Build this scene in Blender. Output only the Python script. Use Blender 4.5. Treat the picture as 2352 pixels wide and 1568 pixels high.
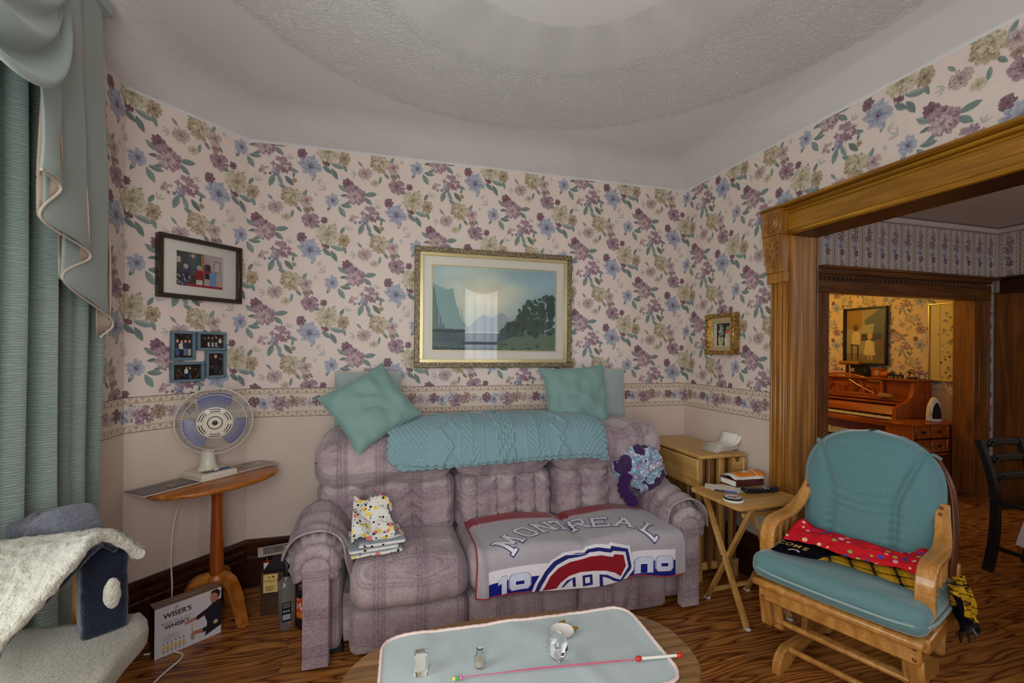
import bpy, bmesh, math, random
import numpy as np
from mathutils import Vector, Matrix, noise as mnoise
from mathutils.geometry import tessellate_polygon
from math import sin, cos, pi, radians as rad, sqrt, atan2

for _o in list(bpy.data.objects):
    bpy.data.objects.remove(_o)
SC = bpy.context.scene
COL = SC.collection

# ---------------------------------------------------------------- camera
CAMZ = 1.39
FPX = 1054.0
YAW = rad(15.64)
ROLL = 0.0074
Fv = Vector((sin(YAW), cos(YAW), 0)); Rv = Vector((cos(YAW), -sin(YAW), 0)); Uv = Vector((0, 0, 1))
_r = Rv * cos(ROLL) + Uv * sin(ROLL); _u = Uv * cos(ROLL) - Rv * sin(ROLL)
cam = bpy.data.cameras.new('camera'); co = bpy.data.objects.new('camera', cam); COL.objects.link(co)
co.matrix_world = Matrix(((_r.x, _u.x, -Fv.x, 0), (_r.y, _u.y, -Fv.y, 0), (_r.z, _u.z, -Fv.z, CAMZ), (0, 0, 0, 1)))
cam.sensor_width = 36.0; cam.lens = 36.0 * FPX / 2352; cam.shift_y = 20.5 / 2352; cam.clip_start = 0.02
SC.camera = co

# ---------------------------------------------------------------- light and exposure
SC.view_settings.view_transform = 'Standard'
SC.view_settings.look = 'None'
SC.view_settings.gamma = 1.0
SC.view_settings.use_curve_mapping = False
SC.view_settings.exposure = 0.60
W = bpy.data.worlds.new('sky'); SC.world = W; W.use_nodes = True
_bg = W.node_tree.nodes['Background']; _bg.inputs[0].default_value = (0.75, 0.86, 1.0, 1); _bg.inputs[1].default_value = 0.6
L_FRONT, L_FILL, L_LEFT, L_PIANO = 2.4, 6.3, 4.2, 21.0   # window and added fill brightness, lamp power


def area(name, loc, target, sx, sy, power, color):
    l = bpy.data.lights.new(name, 'AREA'); l.shape = 'RECTANGLE'; l.size = sx; l.size_y = sy
    l.energy = power; l.color = color
    o = bpy.data.objects.new(name, l); COL.objects.link(o); o.location = loc
    o.rotation_euler = (Vector(target) - Vector(loc)).to_track_quat('-Z', 'Y').to_euler()
    return o


area('dining_window_daylight', (4.2, -1.2, 1.7), (4.4, 3.0, 1.0), 1.4, 1.2, 40.0, (0.70, 0.82, 1.0))
_pl = bpy.data.lights.new('piano_room_lamp', 'POINT'); _pl.energy = L_PIANO; _pl.color = (1.0, 0.62, 0.11); _pl.shadow_soft_size = 0.12
_po = bpy.data.objects.new('piano_room_lamp', _pl); COL.objects.link(_po); _po.location = (4.55, 4.75, 2.15)


# ---------------------------------------------------------------- mesh helpers
def lin(c):
    r = []
    for x in c[:3]:
        x = x / 255.0
        r.append(x / 12.92 if x <= 0.04045 else ((x + 0.055) / 1.055) ** 2.4)
    return (r[0], r[1], r[2], 1.0)


def hexc(h):
    h = h.lstrip('#'); return tuple(int(h[i:i + 2], 16) for i in (0, 2, 4))


def nz(x, y, z=0.0):
    return mnoise.noise(Vector((x, y, z)))


class MB:
    def __init__(s):
        s.v = []; s.f = []; s.c = []; s.m = []; s.mi = 0; s.X = None; s.col = None

    def add(s, vs, fs, cols=None):
        o = len(s.v)
        if s.X is not None:
            X = s.X; vs = [tuple(X @ Vector(p)) for p in vs]
        s.v.extend([tuple(p) for p in vs])
        s.f.extend([tuple(i + o for i in f) for f in fs]); s.m.extend([s.mi] * len(fs))
        if cols is None:
            cols = [s.col or (1, 1, 1, 1)] * len(vs)
        s.c.extend(cols)
        return s

    def box(s, c, d, b=0.003, M=None):
        """chamfered box, centre c, full sizes d"""
        hx, hy, hz = d[0] / 2, d[1] / 2, d[2] / 2
        b = min(b, hx * .9, hy * .9, hz * .9)
        vs = []; idx = {}
        for sx in (-1, 1):
            for sy in (-1, 1):
                for sz in (-1, 1):
                    for a in range(3):
                        p = [sx * hx, sy * hy, sz * hz]
                        for k in range(3):
                            if k != a: p[k] -= (sx, sy, sz)[k] * b
                        idx[(sx, sy, sz, a)] = len(vs); vs.append(p)
        fs = []
        for a in range(3):
            u, w = (a + 1) % 3, (a + 2) % 3
            for sg in (-1, 1):
                q = []
                for su, sw in ((-1, -1), (1, -1), (1, 1), (-1, 1)):
                    k = [0, 0, 0]; k[a] = sg; k[u] = su; k[w] = sw
                    q.append(idx[(k[0], k[1], k[2], a)])
                fs.append(q if sg > 0 else q[::-1])
        for a in range(3):
            u, w = (a + 1) % 3, (a + 2) % 3
            for su in (-1, 1):
                for sw in (-1, 1):
                    k = [0, 0, 0]; k[u] = su; k[w] = sw
                    k0 = k[:]; k0[a] = -1; k1 = k[:]; k1[a] = 1
                    q = [idx[(*k0, u)], idx[(*k1, u)], idx[(*k1, w)], idx[(*k0, w)]]
                    fs.append(q if su * sw < 0 else q[::-1])
        for sx in (-1, 1):
            for sy in (-1, 1):
                for sz in (-1, 1):
                    q = [idx[(sx, sy, sz, 0)], idx[(sx, sy, sz, 1)], idx[(sx, sy, sz, 2)]]
                    fs.append(q if sx * sy * sz > 0 else q[::-1])
        if M is None:
            vs = [(p[0] + c[0], p[1] + c[1], p[2] + c[2]) for p in vs]
        else:
            vs = [tuple(M @ Vector(p) + Vector(c)) for p in vs]
        return s.add(vs, fs)

    def bar(s, a, b, w, h, bev=0.003, up=(0, 0, 1), ext=0.0):
        """rectangular bar from a to b, w across, h along up"""
        a = Vector(a); b = Vector(b); d = (b - a); L = d.length; d.normalize()
        x = d; y = Vector(up).cross(x)
        if y.length < 1e-5: y = Vector((1, 0, 0)).cross(x)
        y.normalize(); z = x.cross(y)
        M = Matrix((x, y, z)).transposed()
        return s.box((a + b) / 2, (L + 2 * ext, w, h), bev, M)

    def tube(s, pts, rad_, n=12, caps=True, flat=None):
        """tube along a polyline; rad_ number or list; flat=(sx,sy) squash"""
        pts = [Vector(p) for p in pts]; m = len(pts)
        if not hasattr(rad_, '__len__'): rad_ = [rad_] * m
        t0 = (pts[1] - pts[0]).normalized()
        ref = Vector((0, 0, 1)) if abs(t0.z) < .9 else Vector((1, 0, 0))
        x = ref.cross(t0).normalized(); vs = []; fs = []
        for i, p in enumerate(pts):
            if i == 0: t = t0
            elif i == m - 1: t = (pts[i] - pts[i - 1]).normalized()
            else: t = ((pts[i + 1] - pts[i]).normalized() + (pts[i] - pts[i - 1]).normalized())
            if t.length < 1e-6: t = t0
            t.normalize()
            x = (x - t * x.dot(t))
            if x.length < 1e-6: x = ref.cross(t)
            x.normalize(); y = t.cross(x)
            fx, fy = flat or (1, 1)
            for k in range(n):
                a = 2 * pi * k / n
                vs.append(p + (x * cos(a) * fx + y * sin(a) * fy) * rad_[i])
        for i in range(m - 1):
            for k in range(n):
                k2 = (k + 1) % n
                fs.append((i * n + k, i * n + k2, (i + 1) * n + k2, (i + 1) * n + k))
        if caps:
            fs.append(tuple(range(n))[::-1]); fs.append(tuple((m - 1) * n + k for k in range(n)))
        return s.add(vs, fs)

    def lathe(s, prof, n=24, c=(0, 0, 0), cap=True, M=None):
        """profile [(r,z)...] about z"""
        vs = []; fs = []; m = len(prof)
        for r, z in prof:
            for k in range(n):
                a = 2 * pi * k / n
                p = Vector((r * cos(a), r * sin(a), z))
                if M is not None: p = M @ p
                vs.append(p + Vector(c))
        for i in range(m - 1):
            for k in range(n):
                k2 = (k + 1) % n
                fs.append((i * n + k, i * n + k2, (i + 1) * n + k2, (i + 1) * n + k))
        if cap:
            fs.append(tuple(range(n))[::-1]); fs.append(tuple((m - 1) * n + k for k in range(n)))
        return s.add(vs, fs)

    def prism(s, poly, z0, z1, M=None, inset=0.0):
        """extrude a 2-D polygon (ccw) from z0 to z1; M maps local (x,y,z) to space; concave ok"""
        n = len(poly)
        vs = [Vector((p[0], p[1], z0)) for p in poly] + [Vector((p[0], p[1], z1)) for p in poly]
        tr = tessellate_polygon([[Vector((p[0], p[1], 0)) for p in poly]])
        A = sum(poly[i][0] * poly[(i + 1) % n][1] - poly[(i + 1) % n][0] * poly[i][1] for i in range(n))
        fs = []
        for t in tr:
            a, b, c = t
            ar = (poly[b][0] - poly[a][0]) * (poly[c][1] - poly[a][1]) - (poly[c][0] - poly[a][0]) * (poly[b][1] - poly[a][1])
            if ar < 0: a, b, c = a, c, b
            fs.append((n + a, n + b, n + c)); fs.append((c, b, a))
        for i in range(n):
            j = (i + 1) % n
            fs.append((i, j, n + j, n + i) if A > 0 else (j, i, n + i, n + j))
        if M is not None: vs = [M @ v for v in vs]
        return s.add(vs, fs)

    def grid(s, fn, nu, nv, closed_u=False, cfn=None, flip=False):
        vs = []; fs = []; cs = [] if cfn else None
        for j in range(nv + 1):
            for i in range(nu + (0 if closed_u else 1)):
                u, v = i / nu, j / nv
                vs.append(fn(u, v))
                if cfn: cs.append(cfn(u, v))
        w = nu if closed_u else nu + 1
        for j in range(nv):
            for i in range(nu):
                i2 = (i + 1) % w if closed_u else i + 1
                q = (j * w + i, j * w + i2, (j + 1) * w + i2, (j + 1) * w + i)
                fs.append(q[::-1] if flip else q)
        return s.add(vs, fs, cs)

    def rbox(s, c, d, r, n=(10, 10, 10), fn=None, M=None, cfn=None):
        """soft box made of a lattice; fn(p,q)->p deforms (p metres from centre, q in -1..1)"""
        h = Vector(d) / 2; r = min(r, h.x, h.y, h.z); inn = Vector((h.x - r, h.y - r, h.z - r))
        idx = {}; vs = []; fs = []; cs = [] if cfn else None

        def axis(i, N, hh):
            # lattice denser near the ends
            t = 2.0 * i / N - 1
            return t

        def vert(i, j, k):
            key = (i, j, k)
            if key in idx: return idx[key]
            q = Vector((axis(i, n[0], h.x), axis(j, n[1], h.y), axis(k, n[2], h.z)))
            p = Vector((q.x * h.x, q.y * h.y, q.z * h.z))
            cl = Vector((max(-inn.x, min(inn.x, p.x)), max(-inn.y, min(inn.y, p.y)), max(-inn.z, min(inn.z, p.z))))
            dd = p - cl
            if dd.length > 1e-9:
                m = max(abs(dd.x), abs(dd.y), abs(dd.z))
                p = cl + dd.normalized() * (m if m < r else r)
            if fn: p = Vector(fn(p, q))
            if cfn: cs.append(cfn(p, q))
            if M is not None: p = M @ p
            idx[key] = len(vs); vs.append(p + Vector(c)); return idx[key]
        nx, ny, nz_ = n
        for k, fl in ((0, True), (nz_, False)):
            for i in range(nx):
                for j in range(ny):
                    q = (vert(i, j, k), vert(i + 1, j, k), vert(i + 1, j + 1, k), vert(i, j + 1, k)); fs.append(q[::-1] if fl else q)
        for j, fl in ((0, False), (ny, True)):
            for i in range(nx):
                for k in range(nz_):
                    q = (vert(i, j, k), vert(i + 1, j, k), vert(i + 1, j, k + 1), vert(i, j, k + 1)); fs.append(q[::-1] if fl else q)
        for i, fl in ((0, True), (nx, False)):
            for j in range(ny):
                for k in range(nz_):
                    q = (vert(i, j, k), vert(i, j + 1, k), vert(i, j + 1, k + 1), vert(i, j, k + 1)); fs.append(q[::-1] if fl else q)
        return s.add(vs, fs, cs)

    def sphere(s, c, r, n=16, m=10, sc=(1, 1, 1), fn=None, M=None):
        vs = []; fs = []
        for j in range(m + 1):
            th = pi * j / m
            for i in range(n):
                a = 2 * pi * i / n
                p = Vector((sin(th) * cos(a) * sc[0], sin(th) * sin(a) * sc[1], cos(th) * sc[2])) * r
                if fn: p = Vector(fn(p))
                if M is not None: p = M @ p
                vs.append(p + Vector(c))
        for j in range(m):
            for i in range(n):
                i2 = (i + 1) % n
                fs.append((j * n + i, (j + 1) * n + i, (j + 1) * n + i2, j * n + i2))
        return s.add(vs, fs)

    def flat(s, pts, col=None):
        """one concave-safe flat polygon of 3-D points given with its 2-D outline"""
        return s.add(pts, [tuple(range(len(pts)))], None if col is None else [col] * len(pts))

    def obj(s, name, mats, parent=None, smooth=40, solid=None, sub=0, loc=None, rot=None):
        me = bpy.data.meshes.new(name)
        me.from_pydata(s.v, [], s.f)
        if not isinstance(mats, (list, tuple)): mats = [mats]
        for m in mats: me.materials.append(m)
        if len(mats) > 1: me.polygons.foreach_set('material_index', s.m)
        if any(c != (1, 1, 1, 1) for c in s.c[:1]) or len(set(s.c[:4000])) > 1:
            at = me.color_attributes.new('Col', 'FLOAT_COLOR', 'POINT')
            at.data.foreach_set('color', np.array(s.c, dtype=np.float32).ravel())
        if smooth:
            me.polygons.foreach_set('use_smooth', [True] * len(me.polygons))
            me.set_sharp_from_angle(angle=rad(smooth))
        me.update()
        o = bpy.data.objects.new(name, me); COL.objects.link(o)
        if parent is not None: o.parent = parent
        if loc is not None: o.location = loc
        if rot is not None: o.rotation_euler = rot
        if sub:
            md = o.modifiers.new('subdivision', 'SUBSURF'); md.levels = sub; md.render_levels = sub
        if solid:
            md = o.modifiers.new('thickness', 'SOLIDIFY'); md.thickness = solid; md.offset = 0
        return o


def tag(o, label, cat, group=None, kind=None):
    o['label'] = label; o['category'] = cat
    if group: o['group'] = group
    if kind: o['kind'] = kind
    return o


def thing(name, label, cat, loc=(0, 0, 0), rz=0.0, group=None):
    o = bpy.data.objects.new(name, None); COL.objects.link(o)
    o.empty_display_size = 0.05; o.location = loc; o.rotation_euler = (0, 0, rz)
    return tag(o, label, cat, group)


def struct(o, label=None, cat=None):
    o['kind'] = 'structure'
    if label: o['label'] = label
    if cat: o['category'] = cat
    return o


def copy_tree(o, parent=None):
    c = o.copy(); COL.objects.link(c)
    if parent is not None: c.parent = parent
    for ch in o.children: copy_tree(ch, c)
    return c


# 2-D print on any surface -------------------------------------------------
def text2d(txt, size=1.0, offset=0.0, bold=0.0, align='CENTER', shear=0.0, spacing=1.0):
    cu = bpy.data.curves.new('t', 'FONT'); cu.body = txt; cu.size = size; cu.offset = offset + bold
    cu.align_x = align; cu.align_y = 'CENTER'; cu.shear = shear; cu.space_character = spacing
    ob = bpy.data.objects.new('t', cu)
    me = bpy.data.meshes.new_from_object(ob)
    vs = [(v.co.x, v.co.y) for v in me.vertices]
    out = [[vs[i] for i in p.vertices] for p in me.polygons]
    bpy.data.objects.remove(ob); bpy.data.curves.remove(cu); bpy.data.meshes.remove(me)
    return out


def printmap(mb, polys, S, step=0.0):
    """polys: [(pts2d, colour, layer)], S(u,v,layer)->point; cut by a lattice so they hug curved cloth"""
    bm = bmesh.new(); lay = bm.faces.layers.int.new('k'); info = []
    for pts, colr, layer in polys:
        k = len(info); info.append((colr, layer + k * .02))
        vs = [bm.verts.new((p[0], p[1], 0)) for p in pts]
        if len(pts) > 4:
            for t in tessellate_polygon([[Vector((p[0], p[1], 0)) for p in pts]]):
                try:
                    f = bm.faces.new([vs[i] for i in t]); f[lay] = k
                except ValueError: pass
        else:
            try:
                f = bm.faces.new(vs); f[lay] = k
            except ValueError: pass
    if step > 0 and bm.verts:
        xs = [v.co.x for v in bm.verts]; ys = [v.co.y for v in bm.verts]
        for ax, arr in ((0, xs), (1, ys)):
            c = math.floor(min(arr) / step) * step + step
            while c < max(arr):
                co_ = [0, 0, 0]; no = [0, 0, 0]; co_[ax] = c; no[ax] = 1
                bmesh.ops.bisect_plane(bm, geom=bm.verts[:] + bm.edges[:] + bm.faces[:], plane_co=co_, plane_no=no, dist=1e-6)
                c += step
    bm.faces.ensure_lookup_table()
    key = {}; vs = []; cs = []; fs = []
    for f in bm.faces:
        k = f[lay]; colr, layer = info[k]; q = []
        fl = f.normal.z < 0 or (f.normal.z == 0 and f.calc_area() == 0)
        for v in f.verts:
            kk = (k, v.index if v.index >= 0 else id(v), round(v.co.x, 6), round(v.co.y, 6))
            if kk not in key:
                key[kk] = len(vs); vs.append(S(v.co.x, v.co.y, layer)); cs.append(colr)
            q.append(key[kk])
        if len(set(q)) > 2: fs.append(q[::-1] if f.normal.z < 0 else q)
    bm.free()
    mb.add(vs, fs, cs)
    return mb


def rect(x0, y0, x1, y1): return [(x0, y0), (x1, y0), (x1, y1), (x0, y1)]


def ell(cx, cy, a, b=None, n=16, rot=0.0, a0=0.0, a1=2 * pi):
    b = a if b is None else b; r = []
    for i in range(n):
        t = a0 + (a1 - a0) * i / (n if abs(a1 - a0 - 2 * pi) < 1e-6 else n - 1)
        x, y = a * cos(t), b * sin(t)
        r.append((cx + x * cos(rot) - y * sin(rot), cy + x * sin(rot) + y * cos(rot)))
    return r


def spline(pts, n=8):
    """Catmull-Rom through points of any dimension"""
    P = [Vector(p) for p in pts]; P = [P[0] * 2 - P[1]] + P + [P[-1] * 2 - P[-2]]; out = []
    for i in range(1, len(P) - 2):
        for k in range(n):
            t = k / n
            out.append(0.5 * ((2 * P[i]) + (P[i + 1] - P[i - 1]) * t + (2 * P[i - 1] - 5 * P[i] + 4 * P[i + 1] - P[i + 2]) * t * t
                              + (3 * P[i] - P[i - 1] - 3 * P[i + 1] + P[i + 2]) * t ** 3))
    out.append(P[-2]); return out


def lerp(a, b, t): return a + (b - a) * t


def sstep(a, b, x):
    t = max(0.0, min(1.0, (x - a) / (b - a))); return t * t * (3 - 2 * t)
# ---------------------------------------------------------------- materials
class NW:
    def __init__(s, name):
        s.m = bpy.data.materials.new(name); s.m.use_nodes = True; s.t = s.m.node_tree
        s.b = s.t.nodes['Principled BSDF']; s._tc = None

    def n(s, typ, **kw):
        nd = s.t.nodes.new(typ)
        for k, v in kw.items(): setattr(nd, k, v)
        return nd

    def put(s, sock, v):
        if isinstance(v, bpy.types.NodeSocket): s.t.links.new(v, sock)
        elif v is not None:
            if hasattr(sock.default_value, '__len__') and not hasattr(v, '__len__'): v = [v] * len(sock.default_value)
            if hasattr(sock.default_value, '__len__') and len(v) != len(sock.default_value): v = list(v)[:len(sock.default_value)]
            sock.default_value = v

    def co(s, scale=(1, 1, 1), rot=(0, 0, 0), loc=(0, 0, 0), src='Object'):
        if s._tc is None: s._tc = s.n('ShaderNodeTexCoord')
        mp = s.n('ShaderNodeMapping'); s.put(mp.inputs['Vector'], s._tc.outputs[src])
        mp.inputs['Scale'].default_value = scale; mp.inputs['Rotation'].default_value = rot; mp.inputs['Location'].default_value = loc
        return mp.outputs[0]

    def noise(s, vec, scale=5.0, detail=3.0, rough=0.55, dist=0.0, out='Fac'):
        nd = s.n('ShaderNodeTexNoise'); s.put(nd.inputs['Vector'], vec); s.put(nd.inputs['Scale'], scale)
        s.put(nd.inputs['Detail'], detail); s.put(nd.inputs['Roughness'], rough); s.put(nd.inputs['Distortion'], dist)
        return nd.outputs[out]

    def vor(s, vec, scale=5.0, feature='F1', out='Distance', rnd=1.0):
        nd = s.n('ShaderNodeTexVoronoi', feature=feature); s.put(nd.inputs['Vector'], vec); s.put(nd.inputs['Scale'], scale)
        s.put(nd.inputs['Randomness'], rnd); return nd.outputs[out]

    def wave(s, vec, scale=5.0, dist=0.0, detail=2.0, dscale=1.0, kind='BANDS', dir='X'):
        nd = s.n('ShaderNodeTexWave', wave_type=kind)
        if kind == 'BANDS': nd.bands_direction = dir
        s.put(nd.inputs['Vector'], vec); s.put(nd.inputs['Scale'], scale); s.put(nd.inputs['Distortion'], dist)
        s.put(nd.inputs['Detail'], detail); s.put(nd.inputs['Detail Scale'], dscale); return nd.outputs['Fac']

    def ramp(s, fac, stops, interp='LINEAR'):
        nd = s.n('ShaderNodeValToRGB'); nd.color_ramp.interpolation = interp; e = nd.color_ramp.elements
        while len(e) < len(stops): e.new(0.5)
        for i, (p, c) in enumerate(stops):
            e[i].position = p; e[i].color = c if len(c) == 4 else (*c, 1)
        s.put(nd.inputs[0], fac); return nd.outputs[0]

    def mix(s, fac, a, b, mode='MIX'):
        nd = s.n('ShaderNodeMix', data_type='RGBA', blend_type=mode); s.put(nd.inputs[0], fac); s.put(nd.inputs[6], a); s.put(nd.inputs[7], b)
        return nd.outputs[2]

    def math(s, op, a, b=None, c=None):
        nd = s.n('ShaderNodeMath', operation=op); s.put(nd.inputs[0], a)
        if b is not None: s.put(nd.inputs[1], b)
        if c is not None: s.put(nd.inputs[2], c)
        return nd.outputs[0]

    def sep(s, vec):
        nd = s.n('ShaderNodeSeparateXYZ'); s.put(nd.inputs[0], vec); return nd.outputs

    def comb(s, x, y, z):
        nd = s.n('ShaderNodeCombineXYZ'); s.put(nd.inputs[0], x); s.put(nd.inputs[1], y); s.put(nd.inputs[2], z); return nd.outputs[0]

    def attr(s, name='Col'):
        nd = s.n('ShaderNodeAttribute'); nd.attribute_name = name; return nd.outputs['Color']

    def bump(s, h, strength=0.3, dist=0.01, prev=None):
        nd = s.n('ShaderNodeBump'); s.put(nd.inputs['Height'], h); nd.inputs['Strength'].default_value = strength
        nd.inputs['Distance'].default_value = dist
        if prev is not None: s.put(nd.inputs['Normal'], prev)
        return nd.outputs[0]

    def done(s, color=None, rough=0.5, normal=None, metal=None, spec=None, sheen=None, trans=None, ior=None, emit=None, estr=1.0, alpha=None, coat=None):
        b = s.b; I = b.inputs
        s.put(I['Base Color'], color); s.put(I['Roughness'], rough)
        if normal is not None: s.put(I['Normal'], normal)
        if metal is not None: s.put(I['Metallic'], metal)
        if spec is not None: s.put(I['Specular IOR Level'], spec)
        if sheen is not None:
            s.put(I['Sheen Weight'], sheen); s.put(I['Sheen Roughness'], 0.4)
        if trans is not None: s.put(I['Transmission Weight'], trans)
        if ior is not None: s.put(I['IOR'], ior)
        if emit is not None:
            s.put(I['Emission Color'], emit); s.put(I['Emission Strength'], estr)
        if alpha is not None: s.put(I['Alpha'], alpha)
        if coat is not None: s.put(I['Coat Weight'], coat)
        return s.m


def plain(name, c, rough=0.5, metal=None, bump=0.0, bscale=200, vary=0.08, spec=None, sheen=None, vscale=12):
    w = NW(name); v = w.co(); a = lin(c)
    n1 = w.noise(v, vscale, 4)
    col = w.mix(n1, tuple(x * (1 - vary) for x in a[:3]) + (1,), tuple(min(1, x * (1 + vary)) for x in a[:3]) + (1,))
    nm = w.bump(w.noise(v, bscale, 2), bump, 0.002) if bump else None
    return w.done(col, rough, nm, metal, spec, sheen)


def wood(name, base, dark, axis='X', scale=1.0, rough=0.38, stretch=14, bump=0.08, light=None, coat=None):
    w = NW(name); st = {'X': (1, stretch, stretch), 'Y': (stretch, 1, stretch), 'Z': (stretch, stretch, 1)}[axis]
    v = w.co(tuple(x * scale for x in st))
    n1 = w.noise(v, 1.3, 5, 0.6, 1.2)
    n2 = w.noise(w.co(tuple((x if x == 1 else x * 7) * scale for x in st)), 2.0, 3, 0.6, 0.2)
    wv = w.wave(w.co(tuple((x * .1 if x != 1 else x * .25) * scale for x in st)), 5.5, 5.0, 3, 1.1, dir={'X': 'Y', 'Y': 'X', 'Z': 'X'}[axis])
    c = w.ramp(n1, [(0.3, lin(dark)), (0.55, lin(base)), (0.8, lin(light or base))])
    c = w.mix(w.math('MULTIPLY', w.math('POWER', wv, 3.0), 0.55), c, lin(dark))
    c = w.mix(w.math('MULTIPLY', w.ramp(n2, [(0.42, (1, 1, 1, 1)), (0.52, (0, 0, 0, 1))]), 0.45), c, lin(dark))
    return w.done(c, rough, w.bump(n2, bump, 0.001), coat=coat)


def paintcol(name, rough=0.55, mott=0.06, mscale=9, bump=0.0, bscale=300, spec=None, sheen=None, metal=None):
    """colour comes from the print in the mesh"""
    w = NW(name); v = w.co(); c = w.attr()
    n1 = w.noise(v, mscale, 5, 0.6)
    c = w.mix(w.math('MULTIPLY_ADD', n1, 2 * mott, 0.0), c, (0, 0, 0, 1)) if mott else c
    nm = w.bump(w.noise(v, bscale, 2), bump, 0.002) if bump else None
    return w.done(c, rough, nm, metal, spec, sheen)


M = {}
# wall print: mottled paper
w = NW('floral_wallpaper'); v = w.co(); n1 = w.noise(v, 7, 6, 0.65); n2 = w.noise(v, 60, 3)
c = w.mix(w.math('MULTIPLY', w.math('ADD', n1, w.math('MULTIPLY', n2, 0.5)), 0.20), w.attr(), lin((150, 112, 96)))
M['paper'] = w.done(c, 0.55, w.bump(n2, 0.03, 0.002), spec=0.3)
M['plainwall'] = plain('painted_wall', (214, 196, 184), 0.7)
# ceiling with round trowelled rings
w = NW('textured_plaster'); v = w.co(); p = w.sep(w.co(loc=(-0.6, -1.3, 0)))
rr = w.math('SQRT', w.math('ADD', w.math('MULTIPLY', p[0], p[0]), w.math('MULTIPLY', p[1], p[1])))
rn = w.math('MULTIPLY_ADD', w.noise(v, 26, 3), 0.07, w.math('SUBTRACT', rr, 0.035))
stip = w.ramp(w.noise(v, 42, 5, 0.65, 1.5), [(0.42, (0, 0, 0, 1)), (0.62, (1, 1, 1, 1))])
ang = w.math('ARCTAN2', p[1], p[0])
sw = w.wave(w.comb(w.math('MULTIPLY_ADD', rr, 2.2, w.math('MULTIPLY', w.math('SINE', w.math('MULTIPLY', ang, 9.0)), 0.22)), ang, 0.0), 30, 3.0, 3, 2.0)
def ringm(a, b): return w.math('MULTIPLY', w.math('GREATER_THAN', rn, a), w.math('LESS_THAN', rn, b))
edge = w.math('MULTIPLY', ringm(0.76, 0.84), 1.0)
edge2 = ringm(1.31, 1.36)
h = w.math('ADD', w.math('MULTIPLY', stip, ringm(0.79, 1.34)), w.math('MULTIPLY', sw, w.math('MULTIPLY', ringm(0.47, 0.79), 0.30)))
h = w.math('ADD', h, w.math('MULTIPLY', stip, w.math('MULTIPLY', w.math('GREATER_THAN', rn, 1.70), 0.28)))
h = w.math('ADD', h, w.math('MULTIPLY', w.math('ADD', edge, edge2), w.math('MULTIPLY', stip, 0.7)))
h = w.math('ADD', h, w.math('MULTIPLY', w.math('GREATER_THAN', rn, 0.79), 0.5))
M['ceiling'] = w.done(w.mix(w.noise(v, 3, 3), lin((214, 211, 208)), lin((226, 223, 220))), 0.8, w.bump(h, 0.55, 0.006), spec=0.2)
# oak strip floor, boards along x
w = NW('oak_strip_floor'); v = w.co()
br = w.n('ShaderNodeTexBrick'); br.offset = 0.37; br.offset_frequency = 2; br.squash = 1.0
w.put(br.inputs['Vector'], v)
for k, val in (('Color1', (0, 0, 0, 1)), ('Color2', (1, 1, 1, 1)), ('Mortar', (0.5, 0.5, 0.5, 1)), ('Scale', 1.0), ('Mortar Size', 0.0012), ('Mortar Smooth', 0.1), ('Bias', 0.0), ('Brick Width', 1.15), ('Row Height', 0.083)):
    br.inputs[k].default_value = val
pr = w.math('MULTIPLY', br.outputs['Color'], 7.3)
sp = w.sep(v)
gx = w.comb(w.math('ADD', w.math('MULTIPLY', sp[0], 1.5), w.math('MULTIPLY', pr, 3.1)), w.math('MULTIPLY', sp[1], 10.0), w.math('MULTIPLY', pr, 5.0))
gn = w.noise(gx, 1.0, 1.5, 0.5)
wv = w.math('MULTIPLY_ADD', w.math('SINE', w.math('ADD', w.math('MULTIPLY', gn, 62.0), w.math('MULTIPLY', sp[1], 95.0))), 0.5, 0.5)
wv = w.math('POWER', wv, 0.48)
fg = w.noise(w.comb(w.math('MULTIPLY', sp[0], 3.0), w.math('MULTIPLY', sp[1], 120.0), pr), 1.0, 4, 0.65)
c = w.ramp(wv, [(0.06, lin((78, 38, 14))), (0.30, lin((140, 80, 32))), (0.7, lin((170, 106, 46))), (1.0, lin((194, 128, 62)))])
c = w.mix(w.ramp(fg, [(0.36, (0.55, 0.55, 0.55, 1)), (0.55, (0, 0, 0, 1))]), c, lin((70, 36, 14)))
c = w.mix(w.math('MULTIPLY', br.outputs['Color'], 0.35), c, lin((104, 54, 22)), 'MIX')
c = w.mix(w.math('MULTIPLY', br.outputs['Fac'], 0.8), c, lin((28, 14, 6)))
M['floor'] = w.done(c, w.math('MULTIPLY_ADD', fg, 0.12, 0.27), w.bump(w.math('ADD', w.math('MULTIPLY', br.outputs['Fac'], -1.0), w.math('MULTIPLY', fg, 0.25)), 0.25, 0.0015))
M['oak_h'] = wood('golden_oak_trim', (176, 124, 30), (112, 68, 12), 'Y', 1.0, 0.32, light=(196, 144, 42))
M['oak_v'] = wood('golden_oak_post', (172, 116, 46), (116, 70, 22), 'Z', 1.0, 0.36, light=(190, 134, 62))
M['oak_x'] = wood('brown_oak_trim', (128, 76, 28), (70, 36, 12), 'X', 1.0, 0.36, light=(146, 90, 36))
M['oak_dv'] = wood('brown_oak_post', (142, 86, 34), (88, 48, 16), 'Z', 1.0, 0.38, light=(162, 104, 46))
M['dark_x'] = wood('dark_oak_baseboard', (72, 34, 14), (30, 12, 5), 'X', 1.2, 0.34, light=(98, 50, 20))
M['dark_y'] = wood('dark_oak_baseboard_side', (72, 34, 14), (30, 12, 5), 'Y', 1.2, 0.34, light=(98, 50, 20))
M['pine_y'] = wood('honey_pine', (208, 166, 98), (178, 128, 64), 'Y', 0.8, 0.4, bump=0.03, light=(220, 182, 116))
M['pine_z'] = wood('honey_pine_upright', (198, 152, 84), (160, 110, 52), 'Z', 0.8, 0.42, bump=0.03, light=(214, 172, 104))
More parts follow.
